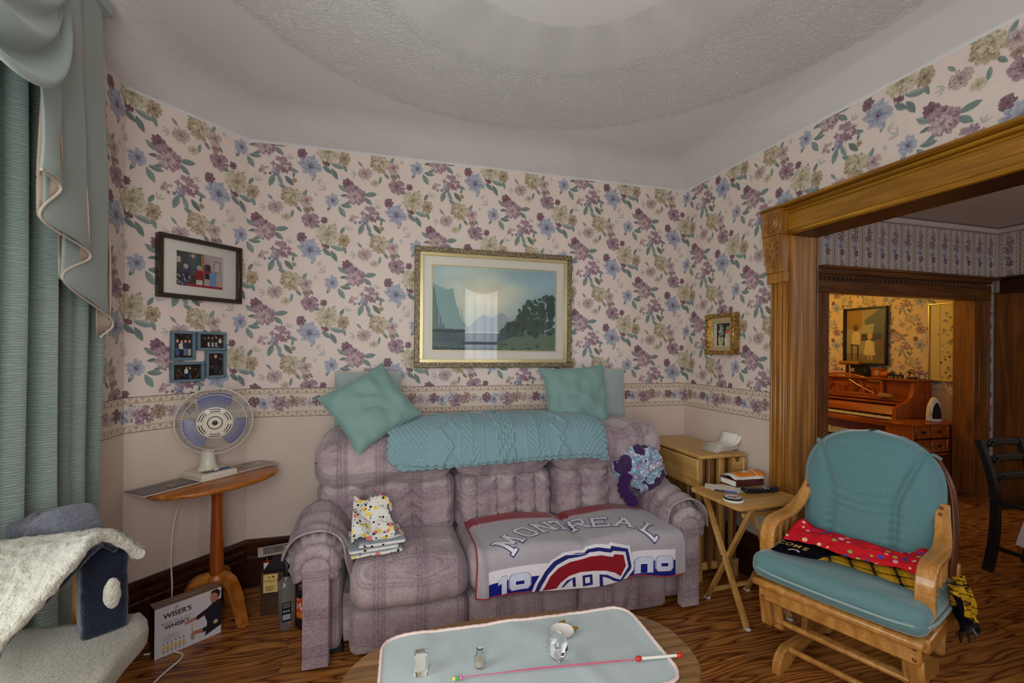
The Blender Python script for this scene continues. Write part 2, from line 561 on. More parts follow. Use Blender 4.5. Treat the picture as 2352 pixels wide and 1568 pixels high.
M['pine_x'] = wood('honey_pine_cross', (204, 160, 92), (170, 120, 58), 'X', 0.8, 0.4, bump=0.03, light=(218, 178, 110))
M['pine_shade'] = wood('stacked_pine_in_shade', (150, 104, 58), (92, 58, 28), 'Z', 0.8, 0.5, bump=0.03)  # darker pine copy, shade among the stacked frames put into its colour
M['maple'] = wood('lacquered_maple', (206, 148, 74), (166, 108, 46), 'Y', 0.7, 0.28, bump=0.03, light=(222, 168, 92), coat=0.3)
M['maple_z'] = wood('lacquered_maple_upright', (200, 142, 70), (150, 96, 40), 'Z', 0.7, 0.28, bump=0.03, light=(220, 164, 88), coat=0.3)
M['cherry'] = wood('orange_stained_wood', (178, 92, 30), (128, 56, 14), 'Z', 0.8, 0.3, bump=0.03, light=(196, 112, 42))
M['cherry_x'] = wood('orange_stained_top', (190, 118, 48), (146, 78, 24), 'X', 0.8, 0.3, bump=0.03, light=(206, 138, 64))
M['laminate'] = wood('wood_grain_laminate', (150, 110, 66), (98, 66, 34), 'X', 1.0, 0.3, bump=0.01, light=(172, 130, 82))
M['piano'] = wood('cherry_piano_case', (176, 88, 28), (128, 54, 14), 'Y', 0.6, 0.26, bump=0.02, light=(186, 92, 34))
M['crate'] = wood('walnut_crate', (84, 50, 28), (46, 24, 12), 'X', 1.2, 0.5)
M['blackwood'] = plain('black_stained_wood', (18, 15, 14), 0.4)
M['darkframe'] = wood('espresso_frame', (58, 38, 24), (34, 22, 14), 'X', 1.5, 0.4)
# sofa plaid
w = NW('mauve_plaid_chenille'); v = w.co(); sp = w.sep(v)
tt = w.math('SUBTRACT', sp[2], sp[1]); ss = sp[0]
jit = w.noise(v, 45, 3)
def lines(q, per, off):
    a = w.math('FRACT', w.math('MULTIPLY_ADD', q, 1 / per, w.math('MULTIPLY_ADD', jit, 0.035, off)))
    blk = w.ramp(a, [(0.0, (.15, .15, .15, 1)), (0.30, (.15, .15, .15, 1)), (0.36, (.75, .75, .75, 1)), (0.62, (.75, .75, .75, 1)), (0.68, (.15, .15, .15, 1))])
    fine = w.ramp(a, [(0.36, (0, 0, 0, 1)), (0.38, (1, 1, 1, 1)), (0.41, (0, 0, 0, 1)), (0.45, (0, 0, 0, 1)), (0.47, (1, 1, 1, 1)), (0.50, (0, 0, 0, 1)), (0.54, (0, 0, 0, 1)), (0.56, (1, 1, 1, 1)), (0.59, (0, 0, 0, 1)), (0.62, (.8, .8, .8, 1)), (0.65, (0, 0, 0, 1))])
    return blk, fine
b1, f1 = lines(ss, 0.185, 0.1); b2, f2 = lines(tt, 0.16, 0.3)
weave = w.noise(w.co((90, 90, 260)), 1.0, 3, 0.7); weave2 = w.noise(w.co((300, 90, 90)), 1.0, 3, 0.7)
blotch = w.noise(v, 5.5, 4, 0.6)
base = w.mix(w.ramp(blotch, [(.3, (0, 0, 0, 1)), (.7, (1, 1, 1, 1))]), lin((136, 114, 122)), lin((204, 190, 186)))
base = w.mix(w.math('MULTIPLY', w.math('ADD', b1, b2), 0.40), base, lin((110, 88, 98)))
base = w.mix(w.math('MULTIPLY', w.math('MAXIMUM', f1, w.math('MULTIPLY', f2, 0.8)), 0.60), base, lin((70, 50, 76)))
nap_shade = w.math('MULTIPLY', w.ramp(w.math('FRACT', w.math('MULTIPLY_ADD', tt, 1 / 0.56, w.math('MULTIPLY_ADD', blotch, 0.10, 0.06))), [(0.0, (1, 1, 1, 1)), (0.28, (1, 1, 1, 1)), (0.40, (0, 0, 0, 1)), (0.86, (0, 0, 0, 1)), (0.98, (1, 1, 1, 1))]), 0.42)  # plum band at seat rear, lower back: worn nap and shade in the colour
base = w.mix(nap_shade, base, lin((96, 66, 80)))
base = w.mix(w.ramp(weave, [(0.35, (0, 0, 0, 1)), (0.7, (.5, .5, .5, 1))]), base, lin((206, 186, 186)))
base = w.mix(w.ramp(weave2, [(0.45, (0, 0, 0, 1)), (0.75, (.55, .55, .55, 1))]), base, lin((98, 76, 90)))
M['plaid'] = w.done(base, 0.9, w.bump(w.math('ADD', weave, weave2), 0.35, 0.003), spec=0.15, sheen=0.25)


def cloth(name, c, c2=None, rough=0.85, weave=220, bump=0.25, sheen=0.2, stretch=(1, 1, 1), slub=0.35, bd=0.002):
    w = NW(name); v = w.co()
    n1 = w.noise(v, 4, 3); n2 = w.noise(w.co(tuple(x * weave for x in stretch)), 1.0, 3, 0.65)
    a = lin(c); b = lin(c2) if c2 else tuple(x * .8 for x in a[:3]) + (1,)
    col = w.mix(w.math('MULTIPLY', n2, slub * 2), a, b); col = w.mix(w.math('MULTIPLY', n1, 0.25), col, b)
    return w.done(col, rough, w.bump(n2, bump, bd), spec=0.2, sheen=sheen)


M['teal_pillow'] = cloth('teal_green_satin_cotton', (122, 152, 146), (104, 134, 128), 0.6, 400, 0.08, 0.3, slub=0.2)
M['pale_pillow'] = cloth('pale_teal_ribbed_weave', (170, 182, 178), (146, 160, 156), 0.85, 90, 0.25, 0.2, (1, 1, 4))
M['cream_pipe'] = cloth('cream_piping', (206, 192, 172), None, 0.8)
M['afghan'] = cloth('teal_blue_knit', (146, 176, 180), (110, 142, 148), 0.95, 260, 0.8, 0.3, slub=0.6)
M['velvet'] = cloth('teal_velour', (106, 146, 148), (78, 118, 122), 0.75, 160, 0.12, 0.8, (1, 1, .15), slub=0.4)
M['velvet_seat'] = cloth('grey_teal_velour', (112, 148, 148), (84, 120, 124), 0.75, 160, 0.12, 0.6, (.4, .4, 1), slub=0.4)
M['drape'] = cloth('sage_slub_drape', (142, 156, 148), (112, 128, 120), 0.8, 60, 0.25, 0.25, (1, 1, 9), slub=0.4)
w = NW('sage_ribbed_drape'); v = w.co(); rib = w.wave(w.co((.25, .25, 1.0)), 38, 5.0, 3, 2.5, dir='Z'); n1 = w.noise(v, 5, 3)
c = w.mix(w.ramp(rib, [(0.0, (.7, .7, .7, 1)), (0.35, (0, 0, 0, 1))]), w.mix(n1, lin((144, 158, 150)), lin((128, 144, 136))), lin((96, 112, 104)))
M['velvet_pipe'] = cloth('pale_teal_piping', (150, 172, 168), None, 0.7)
M['drape'] = w.done(c, 0.8, w.bump(rib, 0.5, 0.004), spec=0.2, sheen=0.25)
M['drape_g'] = cloth('sage_swag_cloth', (158, 168, 162), (136, 146, 142), 0.75, 80, 0.12, 0.25, (1, 1, 6), slub=0.25)
M['lining'] = cloth('beige_drape_lining', (188, 166, 148), None, 0.85)
M['fleece'] = cloth('cream_sherpa_fleece', (196, 190, 176), (146, 140, 126), 1.0, 85, 1.0, 0.5, slub=0.6, bd=0.012)
M['beige_carpet'] = cloth('cream_carpet', (176, 168, 150), (130, 122, 106), 1.0, 150, 0.9, 0.4, slub=0.7, bd=0.006)
M['navy_carpet'] = cloth('navy_carpet', (44, 54, 76), (20, 24, 38), 1.0, 190, 0.9, 0.4, slub=1.0, bd=0.004)
M['grey_plush'] = cloth('grey_plush', (128, 130, 142), (92, 94, 106), 1.0, 95, 1.0, 0.4, slub=0.6, bd=0.010)
M['runner'] = cloth('pale_aqua_runner', (190, 200, 200), (166, 178, 180), 0.9, 120, 0.2, 0.1, (1, 4, 1), slub=0.3)
M['pink_edge'] = cloth('pink_crochet_edge', (226, 182, 176), (232, 214, 204), 0.95, 250, 0.8, slub=0.6)
M['bluegrey'] = plain('blue_grey_frame', (98, 122, 134), 0.5)
M['white_pl'] = plain('ivory_plastic', (218, 210, 192), 0.35, vary=0.03)
M['white_guard'] = plain('ivory_wire', (214, 208, 194), 0.4)
M['blue_blade'] = plain('blue_fan_blade', (66, 78, 160), 0.3)
M['black'] = plain('black_plastic', (22, 22, 24), 0.35)
M['brass'] = plain('brass', (196, 150, 70), 0.3, metal=1.0)
M['chrome'] = plain('steel', (190, 190, 190), 0.25, metal=1.0)
M['screw'] = plain('copper_screw', (150, 92, 60), 0.4, metal=0.8)
M['paperprint'] = paintcol('printed_paper', 0.45, 0.03)
M['gloss_print'] = paintcol('glossy_print', 0.15, 0.02)
M['cloth_print'] = paintcol('printed_fleece', 0.95, 0.10, 60, 0.3, 260, 0.1, 0.3)
M['cord'] = plain('white_cord', (214, 208, 200), 0.5)
w = NW('gilt_speckled_frame'); v = w.co()
d = w.vor(v, 130, out='Distance'); c = w.ramp(d, [(0.26, lin((26, 22, 14))), (0.46, lin((118, 102, 72))), (0.7, lin((146, 130, 96)))])
M['gilt_speckle'] = w.done(c, 0.45, w.bump(d, 0.4, 0.002), metal=0.15)
w = NW('antique_gilt'); v = w.co(); d = w.noise(v, 70, 3)
M['gilt'] = w.done(w.ramp(d, [(0.35, lin((96, 64, 24))), (0.6, lin((186, 146, 80)))]), 0.35, w.bump(d, 0.5, 0.003), metal=0.6)
M['gold'] = plain('champagne_gold', (206, 190, 140), 0.3, metal=0.7)
M['mat_board'] = plain('cream_mat', (226, 220, 208), 0.8, vary=0.02)


def glassmat(name, tint=(255, 255, 255), rough=0.0, ior=1.45):
    w = NW(name); return w.done(lin(tint), rough, trans=1.0, ior=ior)


M['glass'] = glassmat('clear_glass')
w = NW('pale_sheen_bottle_glass'); w.t.nodes.remove(w.b); g_ = w.n('ShaderNodeBsdfGlass'); g_.inputs['IOR'].default_value = 1.45; g_.inputs['Roughness'].default_value = 0.03; d_ = w.n('ShaderNodeBsdfDiffuse'); d_.inputs[0].default_value = (.62, .62, .58, 1); x_ = w.n('ShaderNodeMixShader'); x_.inputs[0].default_value = 0.14  # pale diffuse mixed in to imitate window reflection on the glass
w.t.links.new(g_.outputs[0], x_.inputs[1]); w.t.links.new(d_.outputs[0], x_.inputs[2]); w.t.links.new(x_.outputs[0], w.t.nodes['Material Output'].inputs[0]); M['bottle'] = w.m
M['amber'] = glassmat('amber_liquor', (214, 110, 30), 0.0, 1.35)
# thin pane: mostly clear, mirror-like at the surface
w = NW('picture_glass')
w.t.nodes.remove(w.b); tr = w.n('ShaderNodeBsdfTransparent'); gl = w.n('ShaderNodeBsdfGlossy'); gl.inputs['Roughness'].default_value = 0.01
fr = w.n('ShaderNodeFresnel'); fr.inputs[0].default_value = 1.5; mx = w.n('ShaderNodeMixShader')
w.t.links.new(w.math('MULTIPLY', fr.outputs[0], 1.6), mx.inputs[0]); w.t.links.new(tr.outputs[0], mx.inputs[1]); w.t.links.new(gl.outputs[0], mx.inputs[2])
w.t.links.new(mx.outputs[0], w.t.nodes['Material Output'].inputs[0]); M['pane'] = w.m
# crochet in purple, lilac, aqua
w = NW('variegated_crochet'); v = w.co(); d = w.noise(v, 8.5, 2, 0.5, 0.4)
d = w.math('MULTIPLY_ADD', d, 1.0, 0.0)
c = w.ramp(d, [(0.36, lin((64, 28, 86))), (0.42, lin((196, 208, 226))), (0.48, lin((150, 196, 214))), (0.55, lin((176, 138, 192))), (0.6, lin((222, 222, 230))), (0.66, lin((70, 32, 92)))], 'CONSTANT')
hl = w.vor(v, 52); c = w.mix(w.ramp(hl, [(0.28, (0, 0, 0, 1)), (0.55, (0.5, .5, .5, 1))]), c, lin((48, 36, 62)))
M['crochet'] = w.done(c, 0.95, w.bump(hl, -1.0, 0.012), sheen=0.2)
M['purple'] = cloth('deep_purple_crochet', (74, 34, 100), (44, 18, 62), 0.95, 220, 0.8, slub=0.6)


def daylight(name, col, strength):
    """a bright window seen through a sheer: vertical folds"""
    w = NW(name); f = w.wave(w.co((1, 1, 0.0)), 5.0, 4.0, 3, 1.5, dir='DIAGONAL')
    return w.done((0, 0, 0, 1), 0.6, emit=w.mix(f, lin(col), lin((255, 255, 255))), estr=strength)


M['sheer_day'] = daylight('sheer_daylight', (196, 212, 236), L_FRONT)
M['front_fill'] = daylight('front_fill_glow', (236, 240, 244), L_FILL)  # glow of the added fill window
M['side_day'] = daylight('side_daylight', (206, 232, 226), L_LEFT)
# ---------------------------------------------------------------- floral print
PAL = {
    'purple': [(84, 44, 76), (138, 92, 122), (190, 152, 168)], 'plum': [(70, 28, 58), (104, 50, 84), (142, 90, 116)],
    'yellow': [(128, 112, 72), (190, 178, 128), (224, 216, 178)], 'ochre': [(92, 72, 42), (156, 132, 84), (204, 184, 134)],
    'blue': [(60, 74, 124), (120, 142, 186), (178, 194, 214)], 'pink': [(122, 78, 98), (180, 142, 148), (220, 194, 184)],
    'leaf': [(52, 98, 96), (102, 148, 140), (156, 184, 172)], 'brown': [(96, 58, 48), (142, 100, 84), (190, 156, 134)],
    'white': [(120, 104, 122), (196, 186, 190), (232, 224, 220)]}
def _soft(c):
    g = .3 * c[0] + .55 * c[1] + .15 * c[2]; return tuple((g + (x - g) * .70) * .86 + b * .14 for x, b in zip(c, (222, 204, 194)))
PAL = {k: [np.array(lin(_soft(c))) for c in v] for k, v in PAL.items()}
PAPER_BG = lin((234, 218, 208))
LOWER_BG = lin((222, 204, 190))
BORDER_BG = lin((228, 212, 192))


def petal_poly(cx, cy, ang, L, Wd, rg, n=9, wob=0.12):
    """teardrop petal from its base outwards; returns points and 0..1 position along it"""
    pts = []; tt = []
    for i in range(n):
        a = 2 * pi * i / n
        x = 0.5 - 0.5 * cos(a); y = sin(a) * (0.35 + 0.65 * x) * 0.5
        k = 1 + rg.uniform(-wob, wob)
        px, py = x * L * k, y * Wd * 2 * k
        pts.append((cx + px * cos(ang) - py * sin(ang), cy + px * sin(ang) + py * cos(ang))); tt.append(x)
    return pts, tt


def shade(pal, t, rg, lo=0.0, hi=1.0):
    t = max(0, min(1, lo + (hi - lo) * t + rg.uniform(-.19, .19)))
    c = pal[0] * (1 - 2 * t) + pal[1] * 2 * t if t < .5 else pal[1] * (2 - 2 * t) + pal[2] * (2 * t - 1)
    return tuple(float(x) for x in c)


def leaf(out, cx, cy, ang, L, rg, Wd=None):
    Wd = Wd or L * 0.42; p = PAL['leaf']; tone = rg.uniform(.25, .8)
    a = []; b = []
    for i in range(6):
        t = i / 5; w_ = Wd * .5 * sin(pi * min(1, t * .97 + .02)) ** .8 * (1 + rg.uniform(-.1, .1))
        a.append((t * L, w_)); b.append((t * L, -w_))
    R = lambda q: (cx + q[0] * cos(ang) - q[1] * sin(ang), cy + q[0] * sin(ang) + q[1] * cos(ang))
    mid = [(t * L / 5, 0) for t in range(6)]
    L_ = L; out.append(([R(q) for q in mid + a[::-1]], [shade(p, tone * .6, rg)] * 6 + [shade(p, tone * 1.1, rg)] * 6))
    out.append(([R(q) for q in b + mid[::-1]], [shade(p, tone * .85, rg)] * 6 + [shade(p, tone * .4, rg)] * 6))


def rose(out, cx, cy, r, pal, rg, detail=1.0):
    p = PAL[pal] if isinstance(pal, str) else pal
    for k, (nn, dist, sz, lo, hi) in enumerate(((13, .50, .56, .15, .85), (11, .36, .54, .1, 1.0), (9, .22, .48, .0, .95), (8, .10, .40, -.05, .9), (6, .02, .28, -.2, .6), (5, .0, .14, -.3, .15))):
        nn = max(3, int(nn * detail)); a0 = rg.uniform(0, 6.28)
        order = list(range(nn)); rg.shuffle(order)
        for i in order:
            a = a0 + 2 * pi * i / nn + rg.uniform(-.25, .25)
            s_ = 1 + rg.uniform(-.16, .14)
            pts, tt = petal_poly(cx + cos(a) * r * dist, cy + sin(a) * r * dist, a + rg.uniform(-.3, .3), r * sz * s_, r * sz * .50 * s_, rg)
            off = rg.uniform(-.12, .12)
            out.append((pts, [shade(p, t, rg, lo + off, hi + off) for t in tt]))
            if detail >= 1 and k < 4:   # brush streak
                q, t2 = petal_poly(cx + cos(a) * r * (dist + sz * .2), cy + sin(a) * r * (dist + sz * .2), a + rg.uniform(-.4, .4), r * sz * .6, r * .05, rg, 5)
                out.append((q, [shade(p, rg.choice([.05, .95]), rg)] * 5))


def daisy(out, cx, cy, r, pal, rg, detail=1.0):
    p = PAL[pal]
    for nn, sz, lo, hi in ((15, 1.0, .05, .95), (12, .78, -.05, 1.05), (9, .56, -.1, .95), (7, .34, -.2, .6)):
        a0 = rg.uniform(0, 6.28); nn = max(4, int(nn * detail))
        for i in range(nn):
            a = a0 + 2 * pi * i / nn + rg.uniform(-.2, .2); s_ = 1 + rg.uniform(-.18, .12)
            pts, tt = petal_poly(cx, cy, a, r * sz * s_, r * sz * .26, rg, 9, .16)
            out.append((pts, [shade(p, t, rg, lo, hi) for t in tt]))
    out.append((ell(cx, cy, r * .14, n=7), [shade(PAL['plum'], .2, rg)] * 7))
    out.append((ell(cx + r * .05, cy + r * .04, r * .06, n=5), [shade(PAL['yellow'], .8, rg)] * 5))


def hydra(out, cx, cy, r, pal, rg):
    p = PAL[pal]
    for i in range(20):
        a = rg.uniform(0, 6.28); d = sqrt(rg.random()) * r * .82; x, y = cx + cos(a) * d, cy + sin(a) * d * .85
        tone = rg.uniform(.0, .5) + .3 * (sin(a) > 0)
        for k in range(4):
            b = a + k * pi / 2
            pts, tt = petal_poly(x, y, b, r * .27, r * .14, rg, 6)
            out.append((pts, [shade(p, tone + .35 * t, rg) for t in tt]))


def sprig(out, cx, cy, ang, L, rg):
    o2 = []
    for k in (-.7, 0, .7): leaf(o2, cx + cos(ang) * L * .2, cy + sin(ang) * L * .2, ang + k, L * .55, rg, L * .15)
    out.extend([(p, [tuple(x * .45 + b * .55 for x, b in zip(c, PAPER_BG)) for c in cs]) for p, cs in o2])


def make_tile():
    rg = random.Random(7); K = .00097; clusters = []

    def C(items):
        out = []
        for it in items:
            k = it[0]; x, y = it[1] * K, it[2] * K
            if k == 'L': leaf(out, x, y, rad(it[3]), it[4] * K * .86, rg)
            elif k == 'S': sprig(out, x, y, rad(it[3]), it[4] * K, rg)
            elif k == 'R': rose(out, x, y, it[3] * K * .91, it[4], rg)
            elif k == 'D': daisy(out, x, y, it[3] * K * .90, it[4], rg)
            elif k == 'H': hydra(out, x, y, it[3] * K, it[4], rg)
        clusters.append(out)
    C([('L', 20, 20, 55, 75), ('L', -20, 30, 150, 70), ('L', 25, -70, -15, 100), ('L', 30, -100, -62, 90), ('L', -20, -90, -40, 80), ('L', -120, 0, 200, 60), ('L', -60, -150, -120, 55),
       ('L', 100, -60, -70, 70), ('L', 85, 10, 60, 60), ('S', 120, 25, 62, 70), ('S', -60, -175, -30, 60), ('R', -10, 88, 24, 'plum'), ('R', -140, -30, 32, 'plum'), ('R', 0, -65, 28, 'plum'),
       ('R', -90, 82, 56, 'purple'), ('R', 105, -32, 44, 'ochre'), ('D', -90, -102, 76, 'blue'), ('R', 14, 2, 76, 'yellow')])
    C([('L', 300, 0, 150, 70), ('L', 350, -95, -50, 55), ('L', 380, -40, 60, 70), ('L', 240, -120, 170, 60), ('L', 215, -70, 130, 50), ('L', 430, -90, -60, 45), ('L', 330, -120, -100, 60),
       ('S', 195, -115, 190, 75), ('S', 440, -20, 20, 50), ('R', 412, -112, 26, 'brown'), ('R', 408, -58, 44, 'pink'), ('R', 232, -112, 46, 'pink'), ('R', 292, -168, 30, 'yellow'), ('R', 322, -40, 66, 'ochre'), ('R', 335, -30, 44, 'yellow')])
    C([('L', 120, -240, 140, 75), ('L', 130, -260, 190, 55), ('L', 225, -250, 10, 95), ('L', 225, -265, -40, 80), ('L', 75, -335, -60, 90), ('L', 85, -325, -5, 80), ('L', 30, -330, 240, 55),
       ('S', 10, -250, 140, 85), ('L', 150, -300, -150, 60), ('D', 40, -302, 52, 'blue'), ('R', 128, -190, 38, 'plum'), ('R', 150, -225, 40, 'purple'), ('R', 180, -260, 64, 'purple'), ('R', 170, -268, 40, 'pink')])
    C([('L', 225, -430, -110, 95), ('L', 245, -430, -70, 80), ('L', 300, -385, -20, 75), ('L', 285, -435, -50, 85), ('S', 300, -340, 60, 60), ('L', 330, -440, 80, 40), ('H', 165, -410, 36, 'pink'), ('H', 225, -415, 36, 'blue'), ('H', 265, -368, 66, 'purple'), ('R', 337, -458, 17, 'ochre')])
    return clusters


TILE = make_tile(); TU, TV, TA_U, TA_V = 0.505, 0.503, -0.343, 2.088


def print_floral(mb, S, u0, u1, z0, z1, doff=4e-6):
    """wall paper print: S(u,z,off)->point; clipped to u0..u1, z0..z1"""
    i0 = int(math.floor((u0 - TA_U - .6) / TU)); i1 = int(math.ceil((u1 - TA_U + .3) / TU))
    for i in range(i0, i1 + 1):
        for j in range(-4, 4):
            bu = TA_U + i * TU; bv = TA_V + (TV / 2 if i % 2 else 0) + j * TV
            if bv < z0 - .3 or bv > z1 + .8: continue
            for cl in TILE:
                xs = [p[0] for pts, _ in cl for p in pts]; ys = [p[1] for pts, _ in cl for p in pts]
                if bu + max(xs) < u0 or bu + min(xs) > u1 or bv + max(ys) < z0 or bv + min(ys) > z1: continue
                off = 0.0002
                for pts, cs in cl:
                    off += doff
                    q = [(bu + p[0], bv + p[1]) for p in pts]
                    if all(p[0] <= u0 or p[0] >= u1 for p in q) or all(p[1] <= z0 or p[1] >= z1 for p in q): continue
                    q = [(min(max(p[0], u0), u1), min(max(p[1], z0), z1)) for p in q]
                    mb.add([S(p[0], p[1], off) for p in q], [tuple(range(len(q)))], cs)


def print_border(mb, S, u0, u1, z0, z1, seed=3, detail=.7, vertical=False):
    """chair-rail border: cream band, triangles, stripes and a row of flowers; S(u,z,off)"""
    rg = random.Random(seed); H = z1 - z0
    T = (lambda u, z, o: S(z, u, o)) if vertical else S

    def band(a, b, c, o):
        mb.add([T(u0, z0 + a * H, o), T(u1, z0 + a * H, o), T(u1, z0 + b * H, o), T(u0, z0 + b * H, o)], [(0, 1, 2, 3) if not vertical else (3, 2, 1, 0)], [c] * 4)
    band(0, 1, BORDER_BG, .0003)
    line = lin((128, 84, 80)); grey = lin((168, 160, 142)); tri = [lin((178, 146, 128)), lin((172, 172, 184)), lin((210, 196, 168)), lin((190, 176, 154))]
    for a, b, c in ((0, .022, line), (.978, 1, line), (.165, .185, grey), (.815, .835, grey), (.2, .207, grey), (.793, .8, grey)): band(a, b, c, .0004)
    P = H * .30; n = int((u1 - u0) / P) + 2; base = math.floor(u0 / P) * P
    for i in range(n):
        for k, (lo, hi) in enumerate(((.03, .16), (.84, .97))):
            for m in range(2):
                x0 = base + (i + m * .5) * P; x1 = x0 + P * .5
                for (fa, fb, c) in ((0, 1, tri[m + (2 if m else 0)] if m == 0 else tri[3]), (.14, .86, tri[2]), (.28, .72, tri[m])):
                    xa, xb = lerp(x0, x1, fa), lerp(x0, x1, fb); up = (m == 0) != (k == 0)
                    ya, yb = (lo, lerp(lo, hi, fb)) if up else (hi, lerp(hi, lo, fb))
                    q = [(xa, ya), (xb, ya), ((xa + xb) / 2, yb)]
                    q = [(min(max(p[0], u0), u1), z0 + p[1] * H) for p in q]
                    if q[1][0] - q[0][0] < 1e-4: continue
                    mb.add([T(p[0], p[1], .00045 + fa * .0003) for p in q], [(0, 1, 2)], [c] * 3)
    out = []; P2 = H * 2.05; base = math.floor(u0 / P2) * P2
    for i in range(int((u1 - u0) / P2) + 2):
        b = base + i * P2
        fl = [(.12, .47, .15, 'blue', 1), (.42, .55, .17, 'white', 0), (.66, .45, .19, 'purple', 0), (1.05, .54, .15, 'brown', 0), (1.35, .52, .12, 'pink', 0), (1.62, .46, .12, 'white', 0), (1.86, .54, .13, 'plum', 0)]
        one = []
        for (x, y, r, pal, kd) in fl:
            for k in range(4):
                a = rg.uniform(0, 6.28); leaf(one, b + x * H + cos(a) * r * H * .8, z0 + y * H + sin(a) * r * H * .7, a, r * H * .9, rg)
        for (x, y, r, pal, kd) in fl:
            (daisy if kd else rose)(one, b + x * H, z0 + y * H, r * H * 1.45, pal, rg, detail)
        off = .0005
        for pts, cs in one:
            off += 6e-6
            if all(p[0] <= u0 or p[0] >= u1 for p in pts): continue
            q = [(min(max(p[0], u0), u1), min(max(p[1], z0 + .2 * H), z0 + .8 * H)) for p in pts]
            mb.add([T(p[0], p[1], off) for p in q], [tuple(range(len(q))) if not vertical else tuple(range(len(q)))[::-1]], cs)


# ---------------------------------------------------------------- room shell
XL, XR, YB, YF = -1.17, 2.20, 3.0, -0.42       # left, right, back, front walls
CX, CY = -0.765, 2.56                          # the cut corner runs (CX,YB)-(XL,CY)
ZT, ZC = 2.60, 2.72                            # top of the paper, ceiling
BZ0, BZ1 = 0.985, 1.155                        # chair-rail border
DX0, DX1 = 2.36, 5.90                          # dining room
OPY0, OPY1, OPZ = 0.10, 2.065, 2.06            # opening in the right wall


def wallS(p, d, nrm, u_at0, sgn=1):
    p = Vector((p[0], p[1], 0)); d = Vector((d[0], d[1], 0)).normalized(); nrm = Vector((nrm[0], nrm[1], 0)).normalized()
    return lambda u, z, o=0.0: p + d * ((u - u_at0) * sgn) + Vector((0, 0, z)) + nrm * o


def papered(name, S, u0, u1, holes=(), paper=True, thick=0.12, seed=3):
    """one wall: base panels (two tones), border and floral print, with rectangular holes (u0,u1,z0,z1)"""
    mb = MB()
    us = sorted({u0, u1} | {h[0] for h in holes} | {h[1] for h in holes}); us = [u for u in us if u0 <= u <= u1]
    zs = sorted({0, BZ0, ZT + .005} | {h[2] for h in holes} | {h[3] for h in holes})
    for a, b in zip(us, us[1:]):
        for c, d in zip(zs, zs[1:]):
            if any(h[0] <= a and b <= h[1] and h[2] <= c and d <= h[3] for h in holes): continue
            cc = PAPER_BG if c >= BZ0 else LOWER_BG
            mb.add([S(a, c), S(b, c), S(b, d), S(a, d)], [(0, 1, 2, 3)], [cc] * 4)
            mb.add([S(a, c, -thick), S(b, c, -thick), S(b, d, -thick), S(a, d, -thick)], [(3, 2, 1, 0)], [LOWER_BG] * 4)
    spans = [(u0, u1, BZ1, ZT)]
    if holes:
        spans = []
        cur = u0
        for h in sorted(holes):
            if h[0] > cur: spans.append((cur, h[0], BZ1, ZT))
            if h[3] < ZT: spans.append((max(h[0], u0), min(h[1], u1), max(h[3], BZ1), ZT))
            cur = h[1]
        if cur < u1: spans.append((cur, u1, BZ1, ZT))
    for s in spans:
        if paper: print_floral(mb, S, *s)
        if s[2] <= BZ1 + 1e-6: print_border(mb, S, s[0], s[1], BZ0, BZ1, seed)
    o = mb.obj(name, M['paper'], smooth=0)
    return struct(o)


# floor
mb = MB(); mb.box((2.4, 2.0, -0.03), (7.6, 8.4, 0.06), 0.001)
struct(mb.obj('floor', M['floor'], smooth=0))
# walls of the sitting room
S_back = wallS((0, YB), (1, 0), (0, -1), 0)
papered('wall_back', S_back, CX, XR)
_d = Vector((CX - XL, YB - CY, 0)); LB = _d.length; _d.normalize(); NB = Vector((_d.y, -_d.x, 0))
S_bay = wallS((CX, YB), (_d.x, _d.y), (NB.x, NB.y), CX)
papered('wall_corner', S_bay, CX - LB, CX)
S_left = wallS((XL, CY), (0, 1), (1, 0), CX - LB)
_uL = lambda y: CX - LB - (CY - y)
papered('wall_left', S_left, _uL(YF), _uL(CY), holes=[(_uL(0.35), _uL(1.45), 0.62, 2.25)])
S_right = wallS((XR, YB), (0, -1), (-1, 0), XR)
_uR = lambda y: XR + YB - y
papered('wall_right', S_right, XR, _uR(YF), holes=[(_uR(OPY1), _uR(OPY0), 0.0, OPZ)], thick=DX0 - XR)
S_front = wallS((XR, YF), (-1, 0), (0, 1), 0)
mb = MB()
for (a, b, c, d) in ((-1.17, -.75, 0, ZT), (-.75, .25, 0, .75), (-.75, .25, 2.3, ZT), (.25, 1.06, 0, ZT), (1.06, 1.62, 0, .62), (1.06, 1.62, 2.36, ZT), (1.62, 2.2, 0, ZT)):
    mb.box(((a + b) / 2, YF - .06, (c + d) / 2), (b - a, .12, d - c), 0.0005)
struct(mb.obj('wall_front', M['plainwall'], smooth=0))

# ceiling with a coved edge
mb = MB(); per = [(XL, YF), (XR, YF), (XR, YB), (CX, YB), (XL, CY)]


def inset(poly, d):
    n = len(poly); out = []
    for i in range(n):
        p0, p1, p2 = Vector(poly[i - 1]), Vector(poly[i]), Vector(poly[(i + 1) % n])
        e0 = (p1 - p0).normalized(); e1 = (p2 - p1).normalized()
        n0 = Vector((-e0.y, e0.x)); n1 = Vector((-e1.y, e1.x)); b = (n0 + n1); b = b / b.dot(n0)
        out.append(tuple(p1 + b * d))
    return out


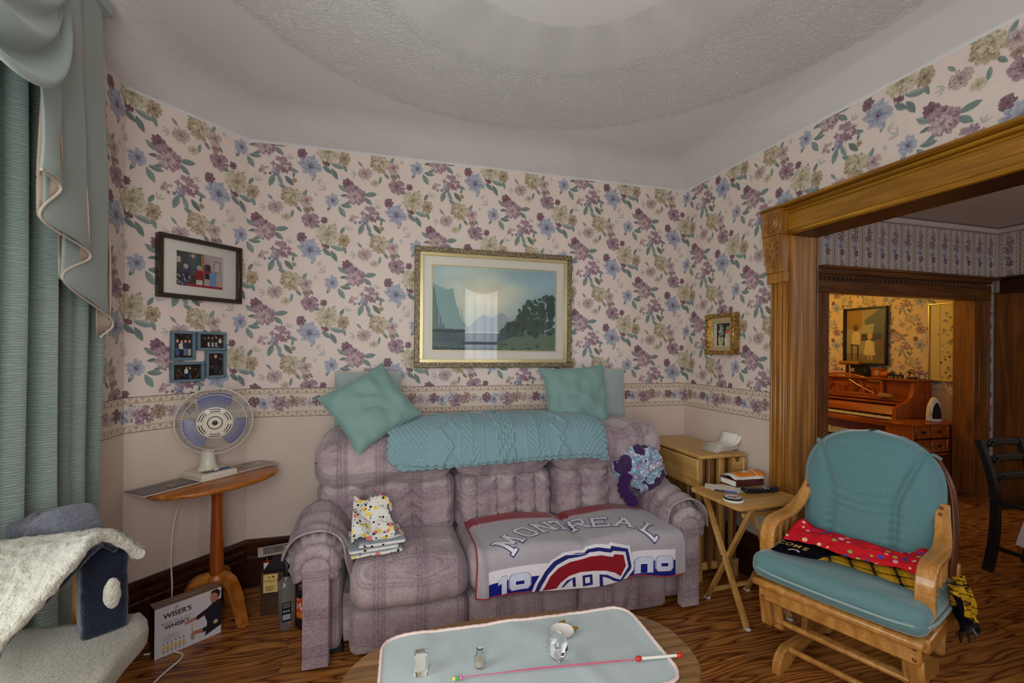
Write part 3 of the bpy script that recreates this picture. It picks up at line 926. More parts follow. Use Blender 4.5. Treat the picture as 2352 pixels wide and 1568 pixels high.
rings = [[(x, y, ZT) for x, y in per]]
for k in range(0, 9):
    t_ = k / 8
    rings.append([(x, y, ZT + .012 + (ZC - ZT - .012) * sin(pi / 2 * t_)) for x, y in inset(per, 0.008 + .30 * t_)])
vs = [p for r in rings for p in r]; m = len(per); fs = []
for k in range(len(rings) - 1):
    for i in range(m):
        j = (i + 1) % m; fs.append((k * m + j, k * m + i, (k + 1) * m + i, (k + 1) * m + j))
fs.append(tuple((len(rings) - 1) * m + i for i in range(m))[::-1])
mb.add(vs, fs); mb.add([(XL - .1, YF - .1, ZC + .05), (XR + .1, YF - .1, ZC + .05), (XR + .1, YB + .1, ZC + .05), (XL - .1, YB + .1, ZC + .05)], [(0, 1, 2, 3)])
struct(mb.obj('ceiling', M['ceiling'], smooth=25))


def baseboard(name, a, b, nrm, mat, h=0.275, t=0.022):
    """profiled skirting from a to b"""
    a = Vector((*a, 0)); b = Vector((*b, 0)); nn = Vector((*nrm, 0)).normalized()
    prof = [(0, 0), (t, 0), (t, .17), (t * .75, .178), (t * .75, .186), (t * 1.25, .196), (t * 1.25, .215), (t * .7, .226), (t * .8, .238), (t * 1.35, .248), (t * 1.35, .262), (t * .6, h), (0, h)]
    mb = MB(); vs = []
    for p in (a, b):
        for q in prof: vs.append(p + nn * (q[0] + .001) + Vector((0, 0, q[1])))
    n = len(prof); fs = [(i, (i + 1) % n, n + (i + 1) % n, n + i) for i in range(n)] + [tuple(range(n))[::-1], tuple(range(n, 2 * n))]
    mb.add(vs, fs); o = mb.obj(name, mat, smooth=0); return struct(o)


baseboard('baseboard_back', (CX, YB), (XR, YB), (0, -1), M['dark_x'])
baseboard('baseboard_corner', (XL, CY), (CX, YB), (NB.x, NB.y), M['dark_x'])
baseboard('baseboard_left', (XL, YF), (XL, CY), (1, 0), M['dark_y'])
baseboard('baseboard_right', (XR, 2.21), (XR, YB), (-1, 0), M['dark_y'])

# windows: behind the camera (narrow one seen in the picture glass, wide one added for fill) and behind the drapes on the left
def window(name, c, ax, wdt, z0, z1, mat):
    """frame, sash bar, bright sheer; ax = inward normal"""
    n = Vector(ax); t = Vector((-n.y, n.x, 0)); c = Vector((*c, 0))
    root = bpy.data.objects.new(name, None); COL.objects.link(root); struct(root)
    Mx = Matrix((t, n, Vector((0, 0, 1)))).transposed()
    f = MB()
    for (x, z, sx, sz) in ((-wdt / 2, (z0 + z1) / 2, .06, z1 - z0 + .06), (wdt / 2, (z0 + z1) / 2, .06, z1 - z0 + .06), (0, z0, wdt, .06), (0, z1, wdt, .06), (0, (z0 + z1) / 2, wdt, .04)):
        f.box(c + t * x + Vector((0, 0, z)) - n * .05, (sx, .07, sz), .004, Mx)
    f.obj('window_frame', M['oak_v'], root)
    p = MB(); p.add([c + t * x + Vector((0, 0, z)) - n * .09 for x, z in ((-wdt / 2, z0), (wdt / 2, z0), (wdt / 2, z1), (-wdt / 2, z1))], [(3, 2, 1, 0)])
    p.obj('window_pane', mat, root, smooth=0)
    return root


window('window_1', (1.34, YF), (0, 1, 0), .54, .64, 2.34, M['sheer_day'])
window('fill_window', (-.25, YF), (0, 1, 0), .98, .77, 2.28, M['front_fill'])  # wide window out of view, added to fill the room with light
window('window_3', (XL, .9), (1, 0, 0), 1.08, .64, 2.23, M['side_day'])
mb = MB(); mb.grid(lambda u, v: Vector((1.02 + .64 * u, YF + .05 + .015 * sin(v * 22), 2.42 - (.10 + .12 * sin(pi * u)) * v - .02)), 16, 12)
tag(mb.obj('swag_valance', M['drape_g'], solid=.004), 'sage cloth valance with a curved lower edge over the narrow front window', 'valance')

# ------------------------------------------------ cased opening to the dining room
tr = bpy.data.objects.new('trim_1', None); COL.objects.link(tr); struct(tr)
def casing(yc, sgn):
    """fluted pilaster with plinth, carved corbel block and bullseye block"""
    mb = MB(); x = XR
    mb.box((x - .011, yc, .90), (.022, .115, 1.80), .003)
    for k in (-.043, -.018, .018, .043): mb.box((x - .024, yc + k, 1.01), (.012, .014 if abs(k) > .03 else .02, 1.56), .005)
    mb.box((x - .02, yc, .11), (.04, .128, .22), .004)
    mb.box((x - .022, yc, 1.815), (.044, .124, .06), .003)
    mb.obj('pilaster', M['oak_v'], tr)
    mb = MB()
    yb, yt = .058, .066
    mb.add([(x - .05, yc - yb, 1.845), (x - .05, yc + yb, 1.845), (x, yc + yb, 1.845), (x, yc - yb, 1.845), (x - .075, yc - yt, 2.05), (x - .075, yc + yt, 2.05), (x, yc + yt, 2.05), (x, yc - yt, 2.05)],
           [(3, 2, 1, 0), (4, 5, 6, 7), (0, 1, 5, 4), (1, 2, 6, 5), (2, 3, 7, 6), (3, 0, 4, 7)])
    mb.obj('corbel_block', M['oak_v'], tr, smooth=0)
    mb = MB(); rg = random.Random(5)
    for (y, z, a) in [(0, 1.90, 90), (-.02, 1.93, 120), (.02, 1.93, 60), (-.03, 1.97, 110), (.03, 1.97, 70), (0, 1.96, 90), (-.015, 1.99, 100), (.015, 1.995, 80), (-.035, 2.0, 100), (.035, 2.01, 80), (0, 2.02, 90), (0, 1.88, 0)]:
        xx = x - .0515 - (z - 1.845) / .205 * .025
        mb.bar((xx, yc + y, z), (xx - .001, yc + y + .014 * cos(rad(a)), z + .014 * sin(rad(a))), .004, .003, .001)
    mb.obj('carved_spray', M['dark_y'], tr)
    mb = MB(); mb.box((x - .04, yc, 2.125), (.08, .135, .145), .004)
    mb.obj('corner_block', M['oak_v'], tr)
    mb = MB(); Mx = Matrix(((0, 0, -1), (0, 1, 0), (1, 0, 0))).to_4x4()
    mb.lathe([(.056, 0), (.056, .006), (.050, .010), (.044, .006), (.038, .004), (.034, .009), (.026, .011), (.022, .006), (.016, .005), (.012, .012), (.0, .014)], 32, (x - .08, yc, 2.125), M=Mx)
    mb.obj('rosette', M['oak_v'], tr)
casing(2.122, 1); casing(OPY0 - .06, -1)
mb = MB(); y0, y1 = OPY0, OPY1; yc = (y0 + y1) / 2; L = y1 - y0
mb.box((XR - .012, yc, 2.11), (.024, L, .115), .003); mb.box((XR - .02, yc, 2.058), (.04, L, .026), .008)
mb.obj('header_board', M['oak_h'], tr)
mb = MB(); mb.box((XR - .045, yc, 2.206), (.09, L + .27, .016), .004); mb.box((XR - .03, yc, 2.188), (.06, L, .02), .008); mb.box((XR - .018, yc, 2.172), (.036, L, .016), .006)
mb.obj('header_cap', M['oak_h'], tr)
mb = MB(); mb.box(((XR + DX0) / 2, OPY1 - .010, 1.03), (DX0 - XR + .02, .02, 2.06), .003); mb.obj('jamb', M['oak_v'], tr)
mb = MB(); mb.box(((XR + DX0) / 2, OPY0 + .010, 1.03), (DX0 - XR + .02, .02, 2.06), .003); mb.obj('jamb', M['oak_v'], tr)
mb = MB(); mb.box(((XR + DX0) / 2, yc, 2.052), (DX0 - XR + .02, L, .02), .003); mb.obj('head_jamb', M['dark_y'], tr)
mb = MB(); mb.box((DX0 + .012, OPY1 + .04, 1.03), (.024, .12, 2.06), .003); mb.box((DX0 + .012, yc, 2.12), (.024, L + .2, .12), .003); mb.obj('far_casing', M['oak_dv'], tr)

# ------------------------------------------------ dining room and piano room shells
DYB, PYB = 3.12, 3.28          # dining back wall, its far face
O0, O1, OZ = 3.72, 5.60, 1.93   # opening into the piano room
S_din = wallS((0, DYB), (1, 0), (0, -1), 0)
mb = MB()
for (a, b, c, d) in ((DX0, O0, 0, 2.63), (O1, DX1, 0, 2.63), (O0, O1, OZ, 2.63)):
    mb.box(((a + b) / 2, (DYB + PYB) / 2, (c + d) / 2), (b - a, PYB - DYB, d - c), .0005)
mb.c = [BORDER_BG] * len(mb.v)
ncol = 22; cw = (DX1 - DX0) / ncol
for i in range(ncol): print_border(mb, S_din, 2.13, 2.62, DX0 + i * cw, DX0 + (i + 1) * cw, i % 3 + 5, .5, vertical=True)
print_border(mb, S_din, 0.0, 2.13, 5.735, 5.90, 4, .5, vertical=True)
struct(mb.obj('wall_dining', M['paper'], smooth=0))
S_dr = wallS((DX1, DYB), (0, -1), (-1, 0), 0)
mb = MB(); mb.box((DX1 + .06, 1.0, 1.315), (.12, 4.24, 2.63), .0005); mb.c = [BORDER_BG] * len(mb.v)
for i in range(10): print_border(mb, S_dr, 2.13, 2.62, .02 + i * cw, .02 + (i + 1) * cw, i % 3 + 5, .5, vertical=True)
struct(mb.obj('wall_dining_side', M['paper'], smooth=0))
mb = MB(); mb.box((4.13, -1.22, 1.315), (3.54, .1, 2.63), .0005); struct(mb.obj('wall_dining_front', M['plainwall'], smooth=0))
mb = MB(); mb.box((4.15, 1.0, 2.67), (3.8, 4.6, .06), .001); o = struct(mb.obj('ceiling_dining', M['plainwall'], smooth=0))
mb = MB(); mb.box((4.13, DYB - .02, 2.605), (3.54, .04, .05), .006); mb.box((DX1 - .02, 1.0, 2.605), (.04, 4.2, .05), .006); struct(mb.obj('trim_4', M['plainwall']))
# casing of the piano-room opening: posts, lintel with a row of pegs
t2 = bpy.data.objects.new('trim_2', None); COL.objects.link(t2); struct(t2)
mb = MB(); mb.box((O0 - .07, DYB - .015, OZ / 2), (.14, .03, OZ), .003); mb.obj('post', M['oak_dv'], t2)
mb = MB(); mb.box((O1 + .065, DYB - .02, OZ / 2), (.13, .04, OZ), .003); mb.box((O1 + .115, DYB - .025, OZ / 2), (.03, .05, OZ), .004); mb.obj('post', M['oak_dv'], t2)
mb = MB(); mb.box((O1 - .01, (DYB + PYB) / 2, OZ / 2), (.02, PYB - DYB + .02, OZ), .003); mb.box((O0 + .01, (DYB + PYB) / 2, OZ / 2), (.02, PYB - DYB + .02, OZ), .003); mb.obj('jamb', M['oak_dv'], t2)
mb = MB(); xa, xb = O0 - .15, O1 + .14
mb.box(((xa + xb) / 2, DYB - .025, OZ + .06), (xb - xa, .05, .14), .003); mb.box(((xa + xb) / 2, DYB - .025, OZ - .01), (xb - xa, .06, .016), .004)
mb.obj('lintel', M['oak_x'], t2)
mb = MB(); mb.box(((xa + xb) / 2 + .06, DYB - .05, 2.125), (xb - xa + .10, .10, .022), .005); mb.box(((xa + xb) / 2, DYB - .035, 2.10), (xb - xa, .07, .06), .012); mb.obj('lintel_cap', M['oak_x'], t2)
mb = MB(); k = 44
for i in range(k): mb.box((lerp(xa + .03, xb - .03, i / (k - 1)), DYB - .054, OZ + .105), (.018, .014, .03), .006)
mb.obj('peg_moulding', M['dark_x'], t2)
mb = MB(); mb.box((4.66, 3.2, .004), (1.88, .2, .008), .002); mb.obj('threshold', M['oak_x'], t2)
# doorway on the dining room's right wall
t3 = bpy.data.objects.new('trim_3', None); COL.objects.link(t3); struct(t3)
mb = MB(); mb.box((DX1 - .02, 2.94, 1.0), (.04, .33, 2.0), .004); mb.box((DX1 - .03, 2.70, 1.0), (.06, .06, 2.0), .008); mb.obj('casing', M['oak_dv'], t3)
mb = MB(); mb.box((DX1 - .03, 2.2, 2.05), (.06, 1.72, .14), .004); mb.box((DX1 - .06, 2.2, 2.13), (.12, 1.8, .022), .005); mb.obj('lintel', M['dark_y'], t3)
d1 = bpy.data.objects.new('door_1', None); COL.objects.link(d1); struct(d1)
mb = MB(); mb.box((DX1 - .012, 2.2, .98), (.024, .92, 1.96), .003)
for zc, h in ((.45, .6), (1.35, .9)):
    for yc_ in (2.0, 2.4): mb.box((DX1 - .028, yc_, zc), (.012, .3, h), .006)
mb.obj('door_leaf', M['oak_dv'], d1)
# piano room
PWX, PY1 = 5.92, 6.4
S_pw = wallS((PWX, PYB), (0, 1), (-1, 0), 0, 1)
S_pw2 = lambda u, z, o=0.0: Vector((PWX - o, 6.4 - u, z))
mb = MB(); mb.box((PWX + .06, (PYB + PY1) / 2, 1.35), (.12, PY1 - PYB, 2.7), .0005); mb.c = [lin((226, 198, 160))] * len(mb.v)
print_floral(mb, S_pw2, 0, PY1 - PYB, 1.155, 2.6); print_border(mb, S_pw2, 0, PY1 - PYB, .985, 1.155, 9, .5)
struct(mb.obj('wall_piano_room', M['paper'], smooth=0))
mb = MB(); mb.box((4.4, PY1 + .06, 1.35), (3.2, .12, 2.7), .0005); mb.box((2.9, 4.8, 1.35), (.12, 3.1, 2.7), .0005); struct(mb.obj('wall_piano_back', M['plainwall'], smooth=0))
mb = MB(); mb.box((4.5, 4.8, 2.73), (3.2, 3.2, .06), .001); struct(mb.obj('ceiling_piano', M['plainwall'], smooth=0))
# ---------------------------------------------------------------- drapes on the left wall
cu_ = thing('window_curtain', 'sage green floor-length drape with swag and cascading jabot beside the left window', 'curtain', (-1.05, 1.8, 0))
OC = Vector((-1.05, 1.8, 0))
mb = MB()
def foldx(y):
    return -1.098 + .030 * sin(y * 2 * pi / .145 + .8) + .014 * sin(y * 2 * pi / .061 + 2) + .008 * sin(y * 31)
mb.grid(lambda u, v: Vector((foldx(lerp(1.28, 2.185, u)) + .012 * sin(6 * v + 9 * u) * (1 - v), lerp(1.28, 2.185, u) + .012 * sin(8 * v + 3 * u) * (1 - v * .4), lerp(.03, 2.46, v))) - OC, 110, 40)
mb.obj('drape_panel', M['drape'], cu_, smooth=60, solid=.004)
J = [((-.925, 1.585, 1.885), (-.94, 1.60, 2.60)), ((-.945, 1.703, 1.869), (-.95, 1.69, 2.60)), ((-.97, 1.662, 1.767), (-.962, 1.68, 2.60)), ((-.985, 1.928, 1.711), (-.975, 1.842, 2.62)),
     ((-1.01, 1.831, 1.612), (-.99, 1.83, 2.62)), ((-1.02, 2.136, 1.496), (-1.0, 2.02, 2.66)), ((-1.045, 2.112, 1.427), (-1.02, 2.03, 2.66))]
bs = spline([j[0] for j in J], 12); ts = spline([j[1] for j in J], 12)
mj, ml = MB(), MB()
for k in range(6):
    def fn(u, v, k=k):
        i = k * 12 + u * 12; a = int(min(i, len(bs) - 2)); f = i - a
        b = bs[a].lerp(bs[a + 1], f); t = ts[a].lerp(ts[a + 1], f)
        bulge = Vector((.012 * sin(pi * u) * (1 if k % 2 == 0 else -1), 0, 0))
        p = b.lerp(t, v) + bulge * (1 - .5 * v)
        p += Vector((.006 * sin(9 * v + 4 * u), .008 * sin(5 * v + k), 0)) * (1 - v)
        return p - OC
    (mj if k % 2 == 0 else ml).grid(fn, 14, 24)
mj.obj('jabot', M['drape_g'], cu_, smooth=70, solid=.004); ml.obj('jabot_lining', M['lining'], cu_, smooth=70, solid=.004)
mb = MB()   # piping along the jabot edge
mb.tube([p - OC + Vector((.003, 0, 0)) for p in bs], .004, 6); mb.obj('jabot_edge', M['cream_pipe'], cu_)
mb = MB()
def swag(u, v):
    s = sin(pi * min(1, max(0, u))) ** .75
    y = lerp(1.02, 1.785, u) + .05 * (v - .5) * (u - .5)
    depth = lerp(.02, .56, v ** .9)
    z = 2.63 - depth * lerp(.18, 1.0, s) - .02 * v
    x = -.99 + (.06 + .05 * v) * s + .028 * sin(v * 4.4 * 2 * pi) * s * (.4 + .6 * v) + .01 * sin(v * 17 + u * 5)
    return Vector((x, y, z)) - OC
mb.grid(swag, 48, 70); mb.obj('swag', M['drape_g'], cu_, smooth=70, solid=.005)
mb = MB(); mb.box(Vector((-1.06, 1.38, 2.64)) - OC, (.16, 1.36, .05), .006); mb.obj('cornice_board', M['drape_g'], cu_)

# ---------------------------------------------------------------- pictures
def framed(root, w_, h_, fw, depth, fmat, inner=(), print_polys=None, pmat=None, glass=True, bg=None):
    """picture in the local x-z plane facing -y, centred; inner: [(inset, width, y, mat, name)]"""
    def ringbox(name, x0, z0, width, y0, y1, mat, bev=.003):
        m = MB()
        for (cx, cz, sx, sz) in ((0, z0 - width / 2, 2 * x0, width), (0, -z0 + width / 2, 2 * x0, width), (x0 - width / 2, 0, width, 2 * z0 - 2 * width), (-x0 + width / 2, 0, width, 2 * z0 - 2 * width)):
            m.box((cx, (y0 + y1) / 2, cz), (sx, abs(y1 - y0), sz), bev)
        return m.obj(name, mat, root)
    ringbox('frame', w_ / 2, h_ / 2, fw, 0, -depth, fmat)
    for (ins, width, y, mat, nm) in inner:
        if nm == 'mat' and isinstance(width, tuple):
            m = MB(); x0, z0 = w_ / 2 - ins, h_ / 2 - ins; wx, wz = width
            for (cx, cz, sx, sz) in ((0, z0 - wz / 2, 2 * x0, wz), (0, -z0 + wz / 2, 2 * x0, wz), (x0 - wx / 2, 0, wx, 2 * z0 - 2 * wz), (-x0 + wx / 2, 0, wx, 2 * z0 - 2 * wz)): m.box((cx, y / 2, cz), (sx, abs(y), sz), .001)
            m.obj(nm, mat, root); continue
        ringbox(nm, w_ / 2 - ins, h_ / 2 - ins, width, 0.0, y, mat, .001)
    if print_polys:
        m = MB()
        if bg: m.grid(bg[0], 60, 44, cfn=bg[1])
        printmap(m, print_polys, lambda u, v, l: Vector((u, -.0052 - l * .00012, v))); m.obj('print', pmat or M['paperprint'], root, smooth=0)
    if glass:
        m = MB(); gx, gz = w_ / 2 - fw - .001, h_ / 2 - fw - .001; gy = -depth * .55
        m.add([(-gx, gy, -gz), (gx, gy, -gz), (gx, gy, gz), (-gx, gy, gz)], [(0, 1, 2, 3)]); m.obj('glass_pane', M['pane'], root, smooth=0)
    m = MB(); m.box((0, -.002, 0), (w_ - .01, .004, h_ - .01), .0005); m.obj('backing', M['mat_board'], root)


rg = random.Random(11)
def blob(cx, cy, r, n=9, wob=.25, sy=1.0): return [(cx + r * (1 + rg.uniform(-wob, wob)) * cos(2 * pi * i / n), cy + r * sy * (1 + rg.uniform(-wob, wob)) * sin(2 * pi * i / n)) for i in range(n)]


def clamp_rect(p, x0, y0, x1, y1): return [(min(max(q[0], x0), x1), min(max(q[1], y0), y1)) for q in p]


# big landscape print over the sofa (a plain made-up lake and hills)
bx = (.187 + 1.262) / 2; bz = (1.275 + 2.051) / 2; bw, bh = 1.075, .776
t = thing('framed_landscape', 'large gilt-framed landscape print of a misty lake above the sofa', 'picture', (bx, YB - .004, bz))
pw, ph = .852, .553; P = []; px0, px1, pz0, pz1 = -pw / 2 - .003, pw / 2 - .003, -.278, .275
N = 26
def skyc(u, v):
    if True:
        sky = np.array(lin((180, 204, 200))); warm = np.array(lin((236, 228, 196))); blu = np.array(lin((140, 176, 190)))
        k = math.exp(-((u - .42) / .3) ** 2 - ((v - .62) / .28) ** 2); c = sky * (1 - k) + warm * k
        k2 = max(0, min(1, .5 + 1.4 * nz(u * 3.1, v * 3.7, 2.2) + (u - .6) * .8)) * (1 - k); c = c * (1 - .6 * k2) + blu * .6 * k2
        if v < .24:
            g = np.array(lin((86, 112, 122))) * (1 - k) + np.array(lin((170, 186, 186))) * k * .9; c = g * (.8 + .5 * nz(u * 4, v * 30, 1))
        c = c * (1 + .10 * nz(u * 7, v * 9, 4)); return tuple(float(x) for x in np.clip(c, 0, 1))
def PX(u, v): return (lerp(px0, px1, u), lerp(pz0, pz1, v))
P.append(([PX(*q) for q in ((.25, .22), (.32, .34), (.40, .44), (.47, .40), (.55, .47), (.62, .38), (.68, .42), (.75, .22))], lin((166, 180, 182)), 1))
P.append(([PX(*q) for q in ((0, .22), (0, .80), (.05, .76), (.12, .72), (.165, .74), (.18, .60), (.20, .50), (.225, .38), (.27, .30), (.30, .22))], lin((140, 172, 168)), 2))
P.append(([PX(*q) for q in ((0, .22), (0, .80), (.03, .70), (.04, .55), (.07, .40), (.12, .22))], lin((96, 128, 130)), 3))
for k in range(9):
    x = .05 + k * .022; P.append(([PX(x, .66 - k * .02), PX(x + .006, .66 - k * .02), PX(x + .014, .30), PX(x + .006, .30)], lin((142, 170, 168)), 4))
P.append((rect(*PX(.16, .215), *PX(.62, .228)), lin((214, 220, 206)), 5))
for k in range(26):
    x = .0 + k * .01; P.append((clamp_rect(blob(*PX(x, .235), .012, 7), px0, pz0, px1, pz1), lin((40, 66, 66)), 6))
P.append(([PX(*q) for q in ((.45, 0), (.52, .10), (.66, .18), (.80, .22), (1, .26), (1, 0))], lin((104, 130, 104)), 5))
P.append(([PX(*q) for q in ((0, 0), (.0, .05), (.2, .035), (.45, .05), (.6, .0))], lin((50, 72, 78)), 6))
for k in range(150):
    u = rg.uniform(.56, 1.0); top = .26 + .34 * sstep(.55, .8, u) + (.08 if u > .9 else 0); v = rg.uniform(.2, top); r = .012 + .018 * rg.random()
    c = np.array(lin((56, 82, 70))) * (.6 + .9 * rg.random()); P.append((clamp_rect(blob(*PX(u, v), r), px0, pz0, px1, pz1), tuple(float(x) for x in c), 7 + k % 5))
for (u, b, tp) in ((.85, .2, .66), (.72, .2, .55), (.95, .2, .68), (.9, .22, .6), (.79, .2, .6)):
    P.append(([PX(u - .004, b), PX(u + .004, b), PX(u + .002, tp), PX(u - .001, tp)], lin((66, 60, 50)), 13))
    for k in range(12): P.append((clamp_rect(blob(*PX(u + rg.uniform(-.03, .03), tp - .02 - k * .014), .012), px0, pz0, px1, pz1), lin((52, 82, 66)), 14))
for k in range(60): P.append((clamp_rect(blob(*PX(rg.uniform(.02, .98), rg.uniform(.01, .09)), .006 + .01 * rg.random(), 7, .4, .4), px0, pz0, px1, pz1), lin(rg.choice([(60, 80, 74), (96, 120, 104), (44, 62, 66)])), 8))
framed(t, bw, bh, .034, .030, M['gilt_speckle'], [(.033, .022, -.024, M['gold'], 'gilt_slip'), (.054, .062, -.009, M['mat_board'], 'mat'), (.108, .006, -.011, M['gold'], 'mat_fillet')], P, bg=(lambda u, v: Vector((lerp(px0, px1, u), -.0052, lerp(pz0, pz1, v))), skyc))

# family photo on the cut corner
bayrot = atan2(_d.y, _d.x)
def on_bay(s, z): return (CX - _d.x * s + NB.x * .004, YB - _d.y * s + NB.y * .004, z)
SK = [(206, 158, 138), (190, 140, 118), (214, 170, 150)]
def person2d(P, x, y, h, top, hair=(90, 70, 60), legs=(60, 70, 100), skin=0, lay=3, bust=False):
    r = h * .09
    P.append((ell(x, y + h * .9, r * 1.15, r * 1.3, 12), lin(hair), lay)); P.append((ell(x, y + h * .88, r * .82, r, 12), lin(SK[skin]), lay + 1))
    if not bust:
        for s in (-1, 1): P.append(([(x + s * h * .01, y), (x + s * h * .09, y), (x + s * h * .1, y + h * .48), (x, y + h * .48)], lin(legs), lay))
    P.append(([(x - h * .13, y + h * (.42 if not bust else 0)), (x + h * .13, y + h * (.42 if not bust else 0)), (x + h * .17, y + h * .7), (x + h * .1, y + h * .79), (x - h * .1, y + h * .79), (x - h * .17, y + h * .7)], lin(top), lay + 1))


t = thing('framed_family_photo', 'brown framed photo of five people with wide white mat above the collage frame', 'picture', on_bay(.27, 1.80), bayrot)
P = [(rect(-.118, -.09, .118, .09), lin((62, 56, 54)), 0), (rect(.02, -.09, .118, .09), lin((190, 178, 174)), 1), (rect(.005, -.02, .018, .09), lin((176, 124, 60)), 2), (rect(-.06, .02, .0, .08), lin((60, 84, 104)), 1),
     (rect(.07, .0, .103, .062), lin((150, 104, 80)), 2), (rect(.074, .005, .099, .057), lin((206, 200, 190)), 3), (rect(-.118, .03, -.095, .06), lin((190, 190, 190)), 1)]
person2d(P, -.035, -.03, .115, (74, 88, 92), (150, 120, 110), lay=4, bust=True); person2d(P, .037, -.04, .10, (40, 34, 44), (160, 130, 116), lay=4, bust=True)
P.append((rect(.02, -.012, .06, .004), lin((170, 36, 48)), 6))
for (x, top, hair) in ((-.07, (58, 62, 96), (196, 190, 196)), (-.005, (150, 36, 44), (206, 196, 200)), (.065, (118, 160, 206), (196, 180, 170))): person2d(P, x, -.09, .115, top, hair, lay=8, bust=True)
for k in range(60): P.append((blob(rg.uniform(-.115, -.045), rg.uniform(-.088, -.03), .004, 5), lin(rg.choice([(200, 190, 200), (30, 30, 40), (120, 110, 120)])), 11))
P += [(rect(-.02, -.088, .012, -.05), lin((214, 206, 196)), 11), (rect(-.065, -.09, .118, -.075), lin((160, 40, 60)), 12), ([(.075, -.08), (.115, -.08), (.108, -.045), (.09, -.035)], lin((206, 168, 140)), 11)]
framed(t, .416, .316, .021, .040, M['darkframe'], [(.02, (.072, .050), -.012, M['mat_board'], 'mat')], P)

# collage of four small photos
t = thing('collage_frame', 'blue-grey collage frame holding four dark snapshots below the family photo', 'picture frame', on_bay(.280, 1.348), bayrot)
def snap(cx, cz, w_, h_, people, grass=False):
    P = [(rect(cx - w_ / 2, cz - h_ / 2, cx + w_ / 2, cz + h_ / 2), lin((30, 24, 22)), 0)]
    for k in range(70):
        P.append((clamp_rect(blob(cx + rg.uniform(-.5, .5) * w_, cz + rg.uniform(-.5, .5) * h_, .006, 6, .4), cx - w_ / 2, cz - h_ / 2, cx + w_ / 2, cz + h_ / 2), lin(rg.choice([(70, 54, 44), (52, 40, 32), (38, 34, 26), (90, 74, 62), (24, 18, 18)])), 1 + k % 2))
    for (x, hh, top, legs) in people: person2d(P, cx + x, cz - h_ * .42, hh, top, (70, 52, 44), legs, lay=4)
    m = MB(); printmap(m, P, lambda u, v, l: Vector((u, -.010 - l * .00012, v))); m.obj('photo', M['gloss_print'], t, smooth=0)
    m = MB(); f = .014
    for (x, z, sx, sz) in ((cx, cz + h_ / 2 + f / 2, w_ + 2 * f, f), (cx, cz - h_ / 2 - f / 2, w_ + 2 * f, f), (cx - w_ / 2 - f / 2, cz, f, h_), (cx + w_ / 2 + f / 2, cz, f, h_)): m.box((x, -.011, z), (sx, .022, sz), .002)
    m.obj('frame', M['bluegrey'], t)
snap(-.074, .054, .086, .122, [(-.026, .085, (60, 50, 52), (70, 90, 130)), (-.006, .08, (206, 198, 190), (40, 40, 44)), (.012, .084, (52, 60, 74), (96, 120, 160)), (.031, .083, (40, 44, 56), (180, 170, 160))])
snap(.068, .080, .122, .072, [(-.015, .055, (40, 36, 36), (200, 190, 180)), (.005, .054, (60, 52, 48), (196, 186, 176)), (.024, .057, (30, 28, 30), (160, 170, 180)), (.045, .05, (206, 200, 196), (50, 44, 40))])
snap(-.052, -.082, .132, .076, [(-.005, .058, (200, 204, 214), (40, 40, 60)), (.012, .058, (34, 32, 40), (50, 70, 110))])
snap(.090, -.046, .078, .118, [(.0, .105, (36, 32, 30), (44, 50, 60))])

# small deep gilt frame on the right wall
t = thing('small_gilt_picture', 'small ornate gilt framed picture of a bouquet hanging beside the door casing', 'picture', (XR - .004, 2.568, 1.508), -pi / 2)
P = [(rect(-.075, -.095, .075, .095), lin((40, 26, 32)), 0)]
for k in range(70):
    P.append((blob(-.032 + rg.gauss(0, .014), .03 + rg.gauss(0, .026), .005, 6), lin(rg.choice([(120, 150, 120), (190, 200, 190), (84, 116, 90), (150, 170, 160)])), 1 + k % 3))
P += [([(-.06, -.02), (-.005, -.02), (-.01, -.05), (-.02, -.075), (-.05, -.075), (-.058, -.05)], lin((190, 176, 120)), 5), (ell(-.03, -.035, .014, .01), lin((130, 160, 180)), 6), (ell(.03, -.04, .03, .04), lin((206, 190, 160)), 4), (ell(.03, .0, .022, .024), lin((196, 180, 160)), 5), (ell(.03, .018, .02, .013), lin((204, 92, 56)), 6), (ell(.02, -.055, .018, .026), lin((222, 200, 184)), 6), (ell(.045, -.05, .016, .026), lin((190, 196, 150)), 6), (ell(.032, .04, .016, .014), lin((140, 150, 90)), 5)]
framed(t, .265, .272, .026, .052, M['gilt'], [(.025, .028, -.034, M['gold'], 'linen_liner'), (.05, .012, -.02, M['cream_pipe'], 'inner_lip')], P, glass=False)
m = MB()
for sx in (-1, 1):
    for sz in (-1, 1):
        m = MB()
        for k in range(7): m.sphere((sx * (.122 - .006 * (k % 3)), -.052, sz * (.126 - .007 * (k // 2))), .009, 8, 6)
        m.obj('corner_ornament', M['gilt'], t)
for (x, z) in ((0, .125), (0, -.125), (.12, 0), (-.12, 0)):
    m = MB()
    for k in range(5): m.sphere((x + (k - 2) * .010 * (x == 0), -.052, z + (k - 2) * .010 * (z == 0)), .008, 8, 6)
    m.obj('edge_ornament', M['gilt'], t)

